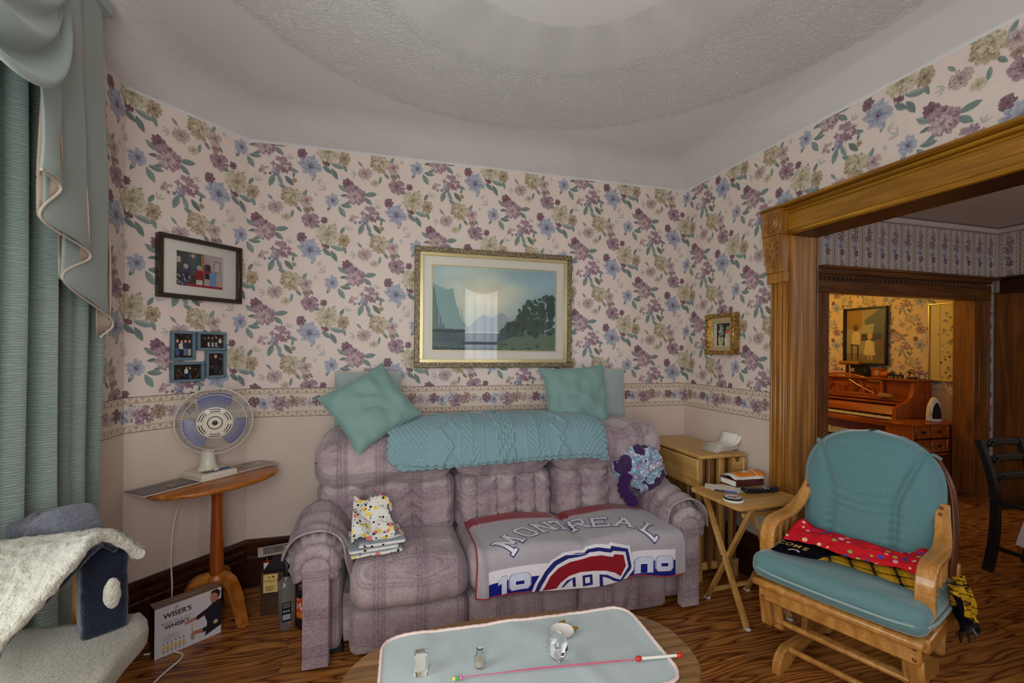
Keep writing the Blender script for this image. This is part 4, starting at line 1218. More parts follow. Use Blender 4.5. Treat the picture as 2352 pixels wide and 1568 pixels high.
# ---------------------------------------------------------------- oval table, fan, magazines
tb = thing('oval_side_table', 'small oval pedestal table of orange-brown wood holding the fan', 'side table', (-.811, 2.656, 0), bayrot)
m = MB(); n = 48
prof = [(.0, .700), (.95, .700), (.985, .704), (1.0, .712), (.99, .720), (.96, .725), (0, .725)]
vs = []; fs = []
for r, z in prof:
    for k in range(n): vs.append((.31 * r * cos(2 * pi * k / n) + .005, .185 * r * sin(2 * pi * k / n), z))
for i in range(len(prof) - 1):
    for k in range(n): fs.append((i * n + k, i * n + (k + 1) % n, (i + 1) * n + (k + 1) % n, (i + 1) * n + k))
m.add(vs, fs); m.obj('table_top', M['cherry_x'], tb)
m = MB(); m.lathe([(.024, .21), (.030, .25), (.032, .30), (.029, .42), (.025, .58), (.026, .66), (.034, .695), (.05, .70)], 20); m.obj('pole', M['cherry'], tb)
m = MB()
m.lathe([(.0, .17), (.038, .17), (.044, .19), (.044, .235), (.036, .245), (0, .245)], 20); m.obj('hub', M['cherry_x'], tb)
for a_deg in (-31, 85, 203):
    a = rad(a_deg) - bayrot; m = MB(); pr = spline([(.03, .225), (.085, .215), (.125, .15), (.145, .08), (.17, .0)], 6); wd = .034
    top = []; bot = []
    for i, p in enumerate(pr):
        tdir = (pr[min(i + 1, len(pr) - 1)] - pr[max(i - 1, 0)]).normalized(); nn_ = Vector((-tdir.y, tdir.x)); th = lerp(.030, .020, i / (len(pr) - 1))
        top.append(p + nn_ * th); bot.append(p - nn_ * th)
    poly = [(q.x, max(q.y, 0)) for q in bot] + [(q.x, max(q.y, 0)) for q in top[::-1]]
    m.prism(poly, -wd / 2, wd / 2, Matrix.Rotation(a, 4, 'Z') @ Matrix(((1, 0, 0, 0), (0, 0, -1, 0), (0, 1, 0, 0), (0, 0, 0, 1))))
    m.obj('leg', M['cherry_x'], tb)

fan = thing('desk_fan', 'ivory desk fan with blue blades standing on the oval side table', 'fan', (-.865, 2.725, .7252), bayrot)
m = MB(); m.rbox((0, 0, .0175), (.185, .175, .035), .012, (8, 8, 4)); m.obj('base', M['white_pl'], fan)
m = MB(); m.box((0, 0, .004), (.192, .182, .008), .003); m.obj('base_skirt', M['white_pl'], fan)
m = MB(); m.add([(-.065, -.07, .0358), (.075, -.07, .0358), (.075, -.02, .0358), (-.065, -.02, .0358)], [(0, 1, 2, 3)], [lin((70, 72, 86))] * 4)
m.add([(.02, -.066, .0361), (.072, -.066, .0361), (.072, -.024, .0361), (.02, -.024, .0361)], [(0, 1, 2, 3)], [lin((58, 110, 168))] * 4)
for k in range(3): m.add([(-.06, -.064 + k * .014, .0361), (-.02, -.064 + k * .014, .0361), (-.02, -.061 + k * .014, .0361), (-.06, -.061 + k * .014, .0361)], [(0, 1, 2, 3)], [lin((150, 146, 140))] * 4)
m.obj('control_panel', M['paperprint'], fan, smooth=0)
m = MB(); m.box((0.0, -.045, .041), (.026, .03, .012), .004); m.obj('switch', M['white_pl'], fan)
m = MB(); m.lathe([(.055, .032), (.042, .045), (.034, .075), (.032, .11), (.034, .14), (.0, .145)], 4 * 6, (0, .02, 0)); m.obj('neck', M['white_pl'], fan)
FC = Vector((0.015, -.012, .285)); FR = .172
ang = atan2(-.954, .298) - bayrot    # local heading of the fan face
Xf = Matrix.Translation(FC) @ Matrix.Rotation(ang + pi / 2, 4, 'Z') @ Matrix.Rotation(rad(3), 4, 'X') @ Matrix(((1, 0, 0, 0), (0, 0, -1, 0), (0, 1, 0, 0), (0, 0, 0, 1)))  # local z -> out of the face
m = MB(); m.X = Xf; m.lathe([(0, -.10), (.04, -.10), (.05, -.08), (.05, -.02), (.04, -.01), (0, -.01)], 24); m.obj('motor_housing', M['white_pl'], fan)
m = MB(); m.X = Xf
for k in range(120):
    a = 2 * pi * k / 120
    m.tube([(r * cos(a), r * sin(a), z) for r, z in ((.078, .046), (.12, .044), (.155, .030), (.170, .008))], .0010, 4, False)
m.obj('front_guard', M['white_guard'], fan)
m = MB(); m.X = Xf
for k in range(90):
    a = 2 * pi * k / 90
    m.tube([(r * cos(a), r * sin(a), z) for r, z in ((.05, -.05), (.12, -.048), (.155, -.032), (.170, -.004))], .0010, 4, False)
m.obj('rear_guard', M['white_guard'], fan)
m = MB(); m.X = Xf
m.tube([(FR * cos(2 * pi * k / 64), FR * sin(2 * pi * k / 64), .002) for k in range(65)], .0035, 8, False); m.tube([(.142 * cos(2 * pi * k / 64), .142 * sin(2 * pi * k / 64), .037) for k in range(65)], .0016, 6, False)
m.obj('guard_ring', M['white_guard'], fan)
m = MB(); m.X = Xf
for b in range(3):
    a0 = rad(90 + 120 * b)
    def bl(u, v, a0=a0):
        r = lerp(.03, .148, v); w_ = lerp(.6, .74, v); a = a0 + (u - .5) * 2 * w_ * (1 - .25 * (2 * v - 1) ** 2 * (v > .5))
        return (r * cos(a), r * sin(a), .006 + (u - .5) * .04)
    m.grid(bl, 14, 8)
m.lathe([(0, -.02), (.034, -.02), (.034, .02), (0, .022)], 20); m.obj('blades', M['blue_blade'], fan)
m = MB(); m.X = Xf; m.lathe([(.050, .046), (.080, .046), (.080, .050), (.074, .053), (.054, .053), (.050, .049)], 48, cap=False); m.lathe([(0, .048), (.05, .048), (.05, .051), (0, .052)], 40); m.obj('hub_plate', M['white_pl'], fan)
m = MB(); m.X = Xf
for k in range(6):
    for r in (.060, .071):
        a0 = rad(60 * k + 30 - 21); pts = [(r * cos(a0 + rad(42) * i / 8), r * sin(a0 + rad(42) * i / 8), .0535) for i in range(9)]
        m.tube(pts, .0022, 6, True, (1, .4))
m.tube([(.032 * cos(2 * pi * k / 40), .032 * sin(2 * pi * k / 40), .0525) for k in range(41)], .0022, 6, False); m.lathe([(0, .052), (.013, .052), (.012, .056), (0, .057)], 20)
m.obj('vent_slots', M['black'], fan)
m = MB()
cp = [(.02, .095, .02), (-.02, .100, .018), (-.05, .1055, -.005), (-.07, .1055, -.06), (-.13, .07, -.20), (-.165, .03, -.35), (-.175, .0, -.5), (-.185, -.01, -.60), (-.20, -.01, -.715)]
m.tube(spline(cp, 6), .0035, 8); tag(m.obj('power_cord', M['cord'], loc=fan.location, rot=fan.rotation_euler), 'thin white flex hanging from the fan down behind the printed carton', 'cord')

def magazine(name, label, loc, rz, w_, d_, polys, pages=(206, 200, 192), h=.008, cover=(52, 46, 48)):
    t = thing(name, label, 'magazine', loc, rz)
    m = MB(); m.box((0, 0, h * .45), (w_ * .99, d_ * .985, h * .8), .001); m.c = [lin(pages)] * len(m.v); m.obj('pages', M['paperprint'], t)
    m = MB(); m.box((0, 0, h), (w_, d_, .0012), .0004); m.c = [lin(cover)] * len(m.v)
    printmap(m, polys, lambda u, v, l: Vector((u, v, h + .0007 + l * .0001))); m.obj('cover', M['gloss_print'], t, smooth=0)
    return t
P = [(rect(-.12, -.07, .12, .02), lin((60, 54, 60)), 1)] + [(p, lin((190, 186, 182)), 3) for p in [[(x * 1 + -.03, y + .058) for x, y in q] for q in text2d('BLENDING', .034)]]
P += [(blob(.05, -.03, .03), lin((120, 70, 40)), 2), (rect(.0, -.06, .11, -.02), lin((40, 40, 56)), 2), (blob(.02, -.02, .02), lin((150, 110, 80)), 3), (rect(-.11, -.06, -.04, -.045), lin((120, 116, 116)), 2)]
magazine('magazine', 'dark glossy magazine hanging over the left end of the oval table', (-1.000, 2.536, .7256), rad(51.5), .25, .15, P)
P = [(rect(-.09, -.05, .09, .05), lin((150, 132, 120)), 1), (rect(-.04, -.04, .06, .02), lin((176, 160, 148)), 2)] + [(rect(-.08, .03 - k * .014, .02 + .05 * rg.random(), .036 - k * .014), lin((84, 72, 66)), 3) for k in range(6)]
P += [(p, lin((74, 60, 56)), 3) for p in [[(x + .02, y + .058) for x, y in q] for q in text2d('NEWS', .03)]]
magazine('magazine', 'tan covered magazine on the right end of the oval table behind the fan base', (-.714, 2.877, .7256), rad(48), .22, .145, P, cover=(146, 130, 118))

# ---------------------------------------------------------------- boxes and bottles on the floor
t = thing('gift_box', 'white cardboard gift box printed with a man pouring a drink under the table', 'box', (-.886, 2.497, 0), atan2(.59, .807))
m = MB(); m.box((0, 0, .112), (.266, .075, .224), .001); m.c = [lin((34, 28, 28))] * len(m.v)
fs_ = lambda u, v, l: Vector((u, -.0377 - l * .0001, v + .112)); P = [(rect(-.1325, -.1115, .1325, .1115), lin((208, 202, 206)), 0)]
K1 = lin((38, 32, 40))
P += [(p, K1, 2) for p in [[(x - .046, y + .066) for x, y in q] for q in text2d('WISER\'S', .031, bold=.0008)]] + [(p, K1, 2) for p in [[(x - .050, y + .092) for x, y in q] for q in text2d('JP', .017)]]
P += [(p, lin((140, 122, 110)), 2) for p in [[(x - .048, y + .034) for x, y in q] for q in text2d('BLEND YOUR OWN', .0135)]] + [(p, lin((54, 44, 44)), 2) for p in [[(x - .048, y + .015) for x, y in q] for q in text2d('WHISKY', .026, bold=.0006)]]
for k in range(5): P.append((rect(-.10, -.022 - k * .006, -.035 - (k % 2) * .01, -.020 - k * .006), lin((170, 164, 168)), 1))
for k in range(6):
    x = -.105 + k * .0155; P += [(rect(x, -.085, x + .010, -.066), lin((206, 170, 96)), 1), (rect(x + .001, -.098, x + .009, -.086), lin((168, 150, 140)), 1), (rect(x + .003, -.058, x + .007, -.052), K1, 2)]
blackcoat = lin((24, 24, 36)); skin = lin((176, 116, 92))
P += [([(.062, -.095), (.1325, -.07), (.1325, .06), (.10, .055), (.075, .035), (.045, .022), (.022, .012), (.03, -.005), (.06, .005), (.072, -.03), (.07, -.06)], blackcoat, 2),
      ([(.05, -.075), (.085, -.07), (.085, -.052), (.055, -.052)], blackcoat, 3),
      ([(.025, -.001), (.03, .013), (.005, .012), (-.018, .001), (-.02, -.006), (.0, -.004)], skin, 3), ([(.055, -.053), (.055, -.072), (.02, -.068), (.004, -.06), (.012, -.05)], skin, 3),
      ([(.088, .098), (.084, .075), (.088, .055), (.104, .05), (.118, .06), (.122, .09), (.11, .104)], skin, 4), ([(.084, .098), (.092, .108), (.115, .11), (.127, .095), (.124, .07), (.117, .066), (.116, .085), (.102, .096)], lin((40, 26, 24)), 5),
      ([(.006, -.012), (.012, -.012), (.014, -.062), (.010, -.062)], lin((196, 170, 130)), 2), ([(.004, -.06), (.022, -.06), (.019, -.088), (.007, -.088)], lin((170, 140, 120)), 2), (ell(.108, -.045, .010), lin((190, 168, 110)), 4)]
printmap(m, P, fs_); printmap(m, [(rect(-.132, -.037, .132, .037), lin((128, 100, 84)), 0), (rect(-.05, -.01, .06, .01), lin((150, 128, 112)), 1)], lambda u, v, l: Vector((u, v, .2242 + l * .0001)))
m.obj('printed_carton', M['paperprint'], t, smooth=0)

t = thing('display_crate', 'dark wooden bottle crate with a yellow name plate left of the sofa arm', 'crate', (-.505, 2.72, 0))
m = MB(); m.box((0, -.072, .11), (.20, .012, .22), .002); m.box((0, .072, .11), (.20, .012, .22), .002); m.box((-.094, 0, .11), (.012, .132, .22), .002); m.box((.094, 0, .11), (.012, .132, .22), .002); m.box((0, 0, .008), (.19, .14, .016), .001); m.obj('crate_body', M['crate'], t)
for s in (-1, 1):
    m = MB(); m.prism([(-.098, .218), (.098, .218), (.05, .30), (-.045, .30)], -.003, .003, Matrix.Translation((0, s * .055, 0)) @ Matrix(((1, 0, 0, 0), (0, 0, -1, 0), (0, 1, 0, 0), (0, 0, 0, 1)))); m.obj('gable_panel', M['black'], t)
m = MB(); m.box((0, 0, .304), (.10, .12, .008), .002); m.obj('top_rail', M['crate'], t)
m = MB(); m.add([(-.088, -.0795, .12), (-.02, -.0795, .12), (-.02, -.0795, .215), (-.088, -.0795, .215)], [(0, 1, 2, 3)], [lin((216, 190, 118))] * 4); K2 = lin((104, 72, 30))
printmap(m, [(p, K2, 1) for p in [[(x - .053, y + .178) for x, y in q] for q in text2d('WISER\'S', .020)]] + [(rect(-.078, .150 - k * .007, -.03 - .01 * (k % 2), .153 - k * .007), K2, 1) for k in range(4)] + [(ell(-.04, .200, .006), K2, 1), (rect(-.07, .198, -.052, .202), K2, 1)], lambda u, v, l: Vector((u, -.0798, v)))
m.obj('name_plate', M['gloss_print'], t, smooth=0)
P = [(rect(-.075, -.045, .07, .05), lin((88, 92, 100)), 1), (blob(0, .01, .03), lin((56, 60, 70)), 2), (blob(.03, .02, .012), lin((200, 180, 70)), 3), (blob(-.03, -.01, .014), lin((150, 90, 90)), 3)]
magazine('leaflet', 'picture leaflet lying on top of the dark wooden crate', (-.535, 2.72, .3085), rad(14), .20, .125, P, h=.003, cover=(192, 184, 172))
t = thing('miniature_bottle', 'tiny amber bottle with a white label on the crate corner', 'bottle', (-.585, 2.688, .2205), 0.3)
m = MB(); m.lathe([(0, 0), (.016, 0), (.017, .004), (.017, .05), (.013, .062), (.007, .07), (.007, .078), (0, .078)], 16); m.obj('bottle_glass', M['amber'], t)
m = MB(); m.lathe([(.0174, .008), (.0174, .042)], 16, cap=False); m.obj('label', M['mat_board'], t)
m = MB(); m.lathe([(.009, .074), (.009, .088), (0, .089)], 12); m.obj('cap', M['black'], t)

t = thing('whisky_bottle', 'tall square clear glass bottle with black cap and a little liquor standing before the crate', 'bottle', (-.458, 2.515, 0), rad(14))
def sq(h, r, z, n=4): return h, r, z
m = MB(); secs = [(.034, .0), (.038, .004), (.038, .20), (.036, .215), (.026, .235), (.015, .25), (.013, .262), (.013, .275)]
def bottle_shell(m, secs, n=28, pw=5.0):
    vs = []; fs = []
    for h, z in secs:
        e = pw if h > .03 else lerp(2, pw, max(0, (h - .013) / .017))
        for k in range(n):
            a = 2 * pi * k / n; c, s = cos(a), sin(a); r = h / (abs(c) ** e + abs(s) ** e) ** (1 / e); vs.append((r * c, r * s, z))
    for i in range(len(secs) - 1):
        for k in range(n): fs.append((i * n + k, i * n + (k + 1) % n, (i + 1) * n + (k + 1) % n, (i + 1) * n + k))
    fs.append(tuple(range(n))[::-1]); fs.append(tuple((len(secs) - 1) * n + k for k in range(n))); m.add(vs, fs)
bottle_shell(m, secs); m.obj('bottle_glass', M['bottle'], t)
m = MB(); bottle_shell(m, [(.033, .006), (.035, .01), (.035, .062), (.033, .064)]); m.obj('liquor', M['amber'], t)
m = MB(); m.lathe([(.0165, .256), (.0165, .318), (.015, .32), (0, .32)], 24); m.obj('cap', M['black'], t)
m = MB(); m.add([(-.024, -.0386, .045), (.018, -.0386, .045), (.018, -.0386, .14), (-.024, -.0386, .14)], [(0, 1, 2, 3)], [lin((18, 18, 22))] * 4)
printmap(m, [(rect(-.02, .13 - k * .008, .014, .133 - k * .008), lin((150, 156, 160)), 1) for k in range(3)] + [(ell(-.015 + k * .011, .096, .004), lin((150, 190, 196)), 1) for k in range(3)] + [(rect(-.02, .055, .014, .08), lin((180, 190, 200)), 1)] + [(rect(-.019 + k * .004, .057, -.0175 + k * .004, .078), lin((30, 30, 36)), 2) for k in range(8)], lambda u, v, l: Vector((u, -.0387 - l * .0001, v)))
m.obj('back_label', M['gloss_print'], t, smooth=0)

t = thing('red_label_bottle', 'dark bottle with an orange-red label half hidden by the sofa arm', 'bottle', (-.369, 2.507, 0))
m = MB(); m.lathe([(0, 0), (.040, 0), (.043, .006), (.043, .165), (.038, .178), (.030, .185), (.030, .19), (0, .19)], 28); m.obj('bottle_body', M['black'], t)
m = MB(); m.lathe([(.033, .185), (.034, .187), (.034, .205), (.031, .207), (0, .207)], 28); m.obj('cap', M['chrome'], t)
m = MB(); cyl = lambda u, v, l: Vector((.0434 * sin(u / .0434) * (1 + l * .003), -.0434 * cos(u / .0434) * (1 + l * .003), v))
P = [(rect(-.06, .055, .06, .155), lin((206, 72, 40)), 0), (rect(-.06, .06, .06, .085), lin((214, 120, 50)), 1), ([(-.01, .155), (.05, .155), (.05, .09), (.03, .11)], lin((170, 158, 150)), 1)]
P += [(p, lin((240, 226, 214)), 2) for p in [[(x - .03, y + .11) for x, y in q] for q in text2d('W', .055, shear=.25)]] + [(p, lin((240, 226, 214)), 2) for p in [[(x - .036, y + .146) for x, y in q] for q in text2d('WI', .014, shear=.2)]]
printmap(m, P, cyl, .012); m.obj('label', M['gloss_print'], t)

tag(MB().tube(spline([(-1.02, 2.02, .005), (-.93, 2.15, .005), (-.89, 2.28, .005), (-.86, 2.385, .005), (-.93, 2.435, .005), (-1.03, 2.44, .005)], 8), .004, 8).obj('extension_cord', M['cord']), 'white electric cord snaking on the floor past the cat tree', 'cord')

# ---------------------------------------------------------------- cat tree (lower left, close to the camera)
def cp_(px, py, zc):
    """world point seen at depth zc"""
    return Rv * ((px - 1176) / FPX * zc) + Fv * zc + Uv * (CAMZ - (py - (804.5 + ROLL * (px - 1176))) / FPX * zc)
ORG = Vector((-.82, 1.38, 0))
ct = thing('cat_tree', 'cat tree with cream fleece ramp, navy carpet column and cream shelf beside the drape', 'cat tree', ORG)
F_ = [cp_(*q) - ORG for q in ((-60, 1590, .93), (0, 1500, .98), (70, 1418, 1.03), (135, 1345, 1.08), (195, 1268, 1.14), (238, 1232, 1.20), (285, 1246, 1.235), (322, 1272, 1.26))]
B_ = [cp_(*q) - ORG for q in ((-70, 1262, 1.17), (-20, 1244, 1.19), (30, 1238, 1.215), (90, 1232, 1.245), (160, 1226, 1.28), (243, 1224, 1.32), (292, 1243, 1.33), (328, 1270, 1.33))]
Fs, Bs = spline(F_, 8), spline(B_, 8); nF = len(Fs) - 1
def fle(u, v, off=0.0):
    i = u * nF; a = int(min(i, nF - 1)); f = i - a
    p0 = Fs[a].lerp(Fs[a + 1], f); p1 = Bs[a].lerp(Bs[a + 1], f); p = p0.lerp(p1, v)
    nrm = (Fs[a + 1] - Fs[a]).cross(p1 - p0).normalized()
    return p, nrm
m = MB()
def prof(u, w):   # closed section: w runs round the thickness
    th = .026
    s = w * 2
    if s < 1: v = s; side = 1
    else: v = 2 - s; side = -1
    p, n_ = fle(u, min(1, max(0, v)))
    edge = min(v, 1 - v); rr = min(1, edge / .07); k = sqrt(max(0, 1 - (1 - rr) ** 2))
    q = p + n_ * side * th * .5 * max(.15, k)
    q += n_ * side * .006 * nz(q.x * 45, q.y * 45, q.z * 45) + Vector((nz(q.z * 50, q.x * 50, 3), nz(q.y * 50, q.z * 50, 7), nz(q.x * 48, q.y * 48, 11))) * .004
    return q
m.grid(lambda w, u: prof(u, w), 120, 150, closed_u=True)
nw = 120
o = m.obj('fleece_ramp', M['fleece'], ct, smooth=180)
m = MB()   # grey carpet underside
m.grid(lambda u, v: (lambda r: r[0] - r[1] * (.022 + .0 * v))(fle(lerp(.10, .86, u), lerp(.10, .9, v))), 60, 10); m.obj('ramp_underside', M['navy_carpet'], ct, smooth=60, solid=.012)
# round end rolls so the ramp edge is closed
m = MB()
for u in (0.0, 1.0):
    pts = [fle(u, v)[0] for v in (.02, .2, .4, .6, .8, .98)]
    m.tube([p + Vector((nz(p.x * 30, p.y * 30, 1), 0, 0)) * .002 for p in pts], .0135, 12)
m.obj('ramp_edge_roll', M['fleece'], ct)
SZ = .602
def onshelf(px, py): 
    k = (CAMZ - SZ) / ((py - (804.5 + ROLL * (px - 1176))) / FPX); return (Rv * ((px - 1176) / FPX) + Fv) * k + Uv * SZ - ORG
shp = [onshelf(*q) for q in ((345, 1432), (338, 1412), (318, 1406), (285, 1410), (150, 1436), (40, 1452), (-10, 1600), (150, 1660), (225, 1585), (290, 1500), (335, 1450))]
out2 = spline([(p.x, p.y) for p in shp] + [(shp[0].x, shp[0].y)], 4)[:-1]
m = MB(); n = len(out2); cxy = sum(out2, Vector((0, 0))) / n; vs = []; fs = []; secs = [(-.05, .97), (-.045, 1.0), (-.018, 1.015), (-.006, 1.0), (0, .97), (.002, .8), (.002, .4)]
for dz, sc_ in secs:
    for p in out2:
        q = cxy + (p - cxy) * sc_; r = .003 * nz(q.x * 60, q.y * 60, dz * 40); vs.append((q.x + r, q.y + r, SZ + dz + r))
for i in range(len(secs) - 1):
    for k in range(n): fs.append((i * n + k, i * n + (k + 1) % n, (i + 1) * n + (k + 1) % n, (i + 1) * n + k))
fs.append(tuple(range(n))[::-1]); fs.append(tuple((len(secs) - 1) * n + k for k in range(n)))
m.add(vs, fs); m.obj('shelf', M['beige_carpet'], ct, smooth=60)
# navy column between shelf and ramp
cb = onshelf(243, 1448); cb.z = SZ; m = MB()
ctp = fle(.72, .42)[0]; hh = ctp.z - SZ - .01
Mx = Matrix.Rotation(-YAW - rad(38), 3, 'Z')
m.rbox((cb.x - .008, cb.y + .01, SZ + hh / 2 - .005), (.085, .10, hh), .016, (10, 10, 24), lambda p, q: p + Vector((nz(p.x * 70, p.y * 70, p.z * 70), nz(p.y * 70, p.z * 70, 5), 0)) * .003, Mx); m.obj('column', M['navy_carpet'], ct, smooth=60)
m = MB(); c0 = cp_(262, 1362, 1.165) - ORG
m.sphere((c0.x, c0.y, c0.z), .030, 14, 10, (.6, .6, 1.3), lambda p: p + Vector((nz(p.x * 120, p.y * 120, p.z * 120), nz(p.y * 120, 3, p.z * 90), 0)) * .004); m.obj('fleece_patch', M['fleece'], ct, smooth=180)
m = MB(); m.lathe([(.06, 0), (.06, SZ - .05)], 20, (cb.x - .12, cb.y - .10, 0)); m.obj('post', M['navy_carpet'], ct)
m = MB(); m.box((cb.x - .08, cb.y - .10, .03), (.34, .34, .06), .02); m.obj('base', M['beige_carpet'], ct)
gp = cp_(130, 1222, 1.36)
t = thing('plush_blanket', 'rumpled grey plush blanket lying behind the cream fleece ramp', 'blanket', gp - Uv * .014)
m = MB(); m.rbox((0, 0, .03), (.20, .13, .085), .04, (36, 22, 14), lambda p, q: p + Vector((0, 0, .022 * sin(q.x * 3.6 + .6) + .012 * nz(p.x * 22, p.y * 22, 1))) + Vector((nz(p.x * 25, p.y * 25, p.z * 25), nz(p.z * 25, p.y * 25, p.x * 25), nz(p.x * 26, p.y * 25, 9))) * .010, Matrix.Rotation(-YAW, 3, 'Z')); m.obj('blanket_fold', M['grey_plush'], t, smooth=180)
z_ = (gp - Uv * .02).z; q_ = cp_(186, 1222, 1.42) - ORG; m = MB(); m.lathe([(.016, .06), (.016, z_ - .02)], 16, (q_.x, q_.y, 0)); m.obj('rear_post', M['pine_z'], ct)
m = MB(); q_ = gp - ORG; m.rbox((q_.x, q_.y, z_ - .017), (.20, .13, .03), .012, (6, 6, 3), M=Matrix.Rotation(-YAW, 3, 'Z')); m.obj('rear_perch', M['grey_plush'], ct)
# ---------------------------------------------------------------- reclining sofa
SO = Vector((.66, 2.5, 0))
sofa = thing('reclining_sofa', 'mauve plaid three-seat reclining sofa with rolled arms under the landscape print', 'sofa', SO)
def wr(p, s, a, k=0): return a * nz(p.x * s + k, p.y * s, p.z * s)
SEG = [(-.135, .39), (.395, .945), (.95, 1.455)]
LSEG = [(-.325, .385), (.392, .945), (.952, 1.64)]
HSEG = [(-.335, .365), (.372, .935), (.942, 1.655)]
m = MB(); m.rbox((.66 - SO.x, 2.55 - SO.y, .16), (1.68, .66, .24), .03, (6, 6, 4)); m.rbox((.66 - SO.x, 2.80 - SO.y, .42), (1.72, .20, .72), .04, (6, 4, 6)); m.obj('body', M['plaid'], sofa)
for i, (a, b) in enumerate(SEG):
    w_ = b - a; c = (a + b) / 2
    def fs(p, q, i=i, w_=w_):
        bul = .022 * (1 - q.x ** 2) * (1 - q.y ** 2)
        if q.z > 0: p.z += bul * q.z
        p.y -= .018 * (1 - q.x ** 2) * max(0, -q.y) * (1 - .5 * q.z * q.z)
        g = sin(p.x * 70 + 3 * nz(p.x * 9, p.z * 9, i)) * .0025 * max(0, -q.y) * max(0, -q.z)
        p.y += g; p += Vector((0, wr(p, 7, .006, i), wr(p, 9, .007, i + 4)))
        return p
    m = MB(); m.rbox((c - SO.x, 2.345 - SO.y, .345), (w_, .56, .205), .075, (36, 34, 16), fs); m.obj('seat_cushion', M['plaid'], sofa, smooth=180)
    def ff(p, q, i=i):
        k = max(0, -q.y) * (1 - q.z * q.z) ** .5
        ex = math.exp(-((q.x + .1) / .55) ** 2)
        p.y += (-.012 * (1 - q.x ** 2) + .010 * sin(p.x * 88 + 2 * nz(p.x * 6, p.z * 5, i)) * ex * (.55 - .45 * q.z)) * k
        p.y += wr(p, 10, .004, i); return p
    m = MB(); m.rbox((c - SO.x, 2.17 - SO.y, .142), (w_ + .004, .13, .205), .04, (72, 6, 14), ff); m.obj('footrest_panel', M['plaid'], sofa, smooth=180)
    # ruched lumbar pad: vertical channels with gathers
    nch = (3, 5, 4)[i]
    def fl(p, q, i=i, w_=w_, nch=nch):
        t = (q.x * .5 + .5) * nch; s = abs(sin(pi * t)); fr = max(0, -q.y) ** .5
        puff = (s ** .28) * .036 - .026
        d = abs((t + .5) % 1.0 - .5)
        gather = math.exp(-(d / .30) ** 2) * .014 * sin(p.z * 95 + 5 * nz(p.x * 12, p.z * 10, i)) * (0.6 + .6 * nz(p.x * 8, p.z * 8, i + 9))
        p.y -= (puff * (1 - .7 * q.z ** 4) + gather + .022 * (1 - q.z ** 2)) * fr
        p.y += (q.z * .5 + .5) * .02
        if q.z < 0: p.z += .012 * (1 - s) * fr * -q.z
        p += Vector((0, wr(p, 16, .012, i) + wr(p, 34, .003, i + 5) * fr, wr(p, 12, .006, i + 2))); return p
    la, lb = LSEG[i]; c = (la + lb) / 2; w_ = lb - la
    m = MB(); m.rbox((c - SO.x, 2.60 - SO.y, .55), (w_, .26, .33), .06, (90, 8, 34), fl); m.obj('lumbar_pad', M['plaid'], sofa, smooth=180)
for i, (a, b) in enumerate(HSEG):
    w_ = b - a; c = (a + b) / 2; zb = (.672, .690, .690)[i]; zt = .958
    def fh(p, q, i=i):
        e = abs(q.x) ** 6
        if q.z > 0: p.z -= .03 * q.z * (q.y * q.y) * .4 + .012 * e
        p.y -= .015 * (1 - q.x ** 2) * max(0, -q.y)
        if q.z < 0:
            p.y += .03 * max(0, -q.y) * q.z * q.z
            p.z += .006 * sin(p.x * 60 + i) * max(0, -q.y) * (-q.z) ** 3
        p.y -= .010 * max(0, -q.y) * sin(p.x * 26 + p.z * 30 + 3 * nz(p.x * 4, p.z * 6, i)) * .35
        p += Vector((wr(p, 6, .006, 5), wr(p, 8, .010, i) + wr(p, 18, .005, i), wr(p, 7, .012, i + 3))); return p
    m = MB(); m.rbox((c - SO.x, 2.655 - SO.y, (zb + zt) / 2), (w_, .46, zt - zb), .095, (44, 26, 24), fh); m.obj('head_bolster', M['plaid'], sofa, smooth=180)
AX = {-1: -.272, 1: 1.588}
ROLLZ = .452
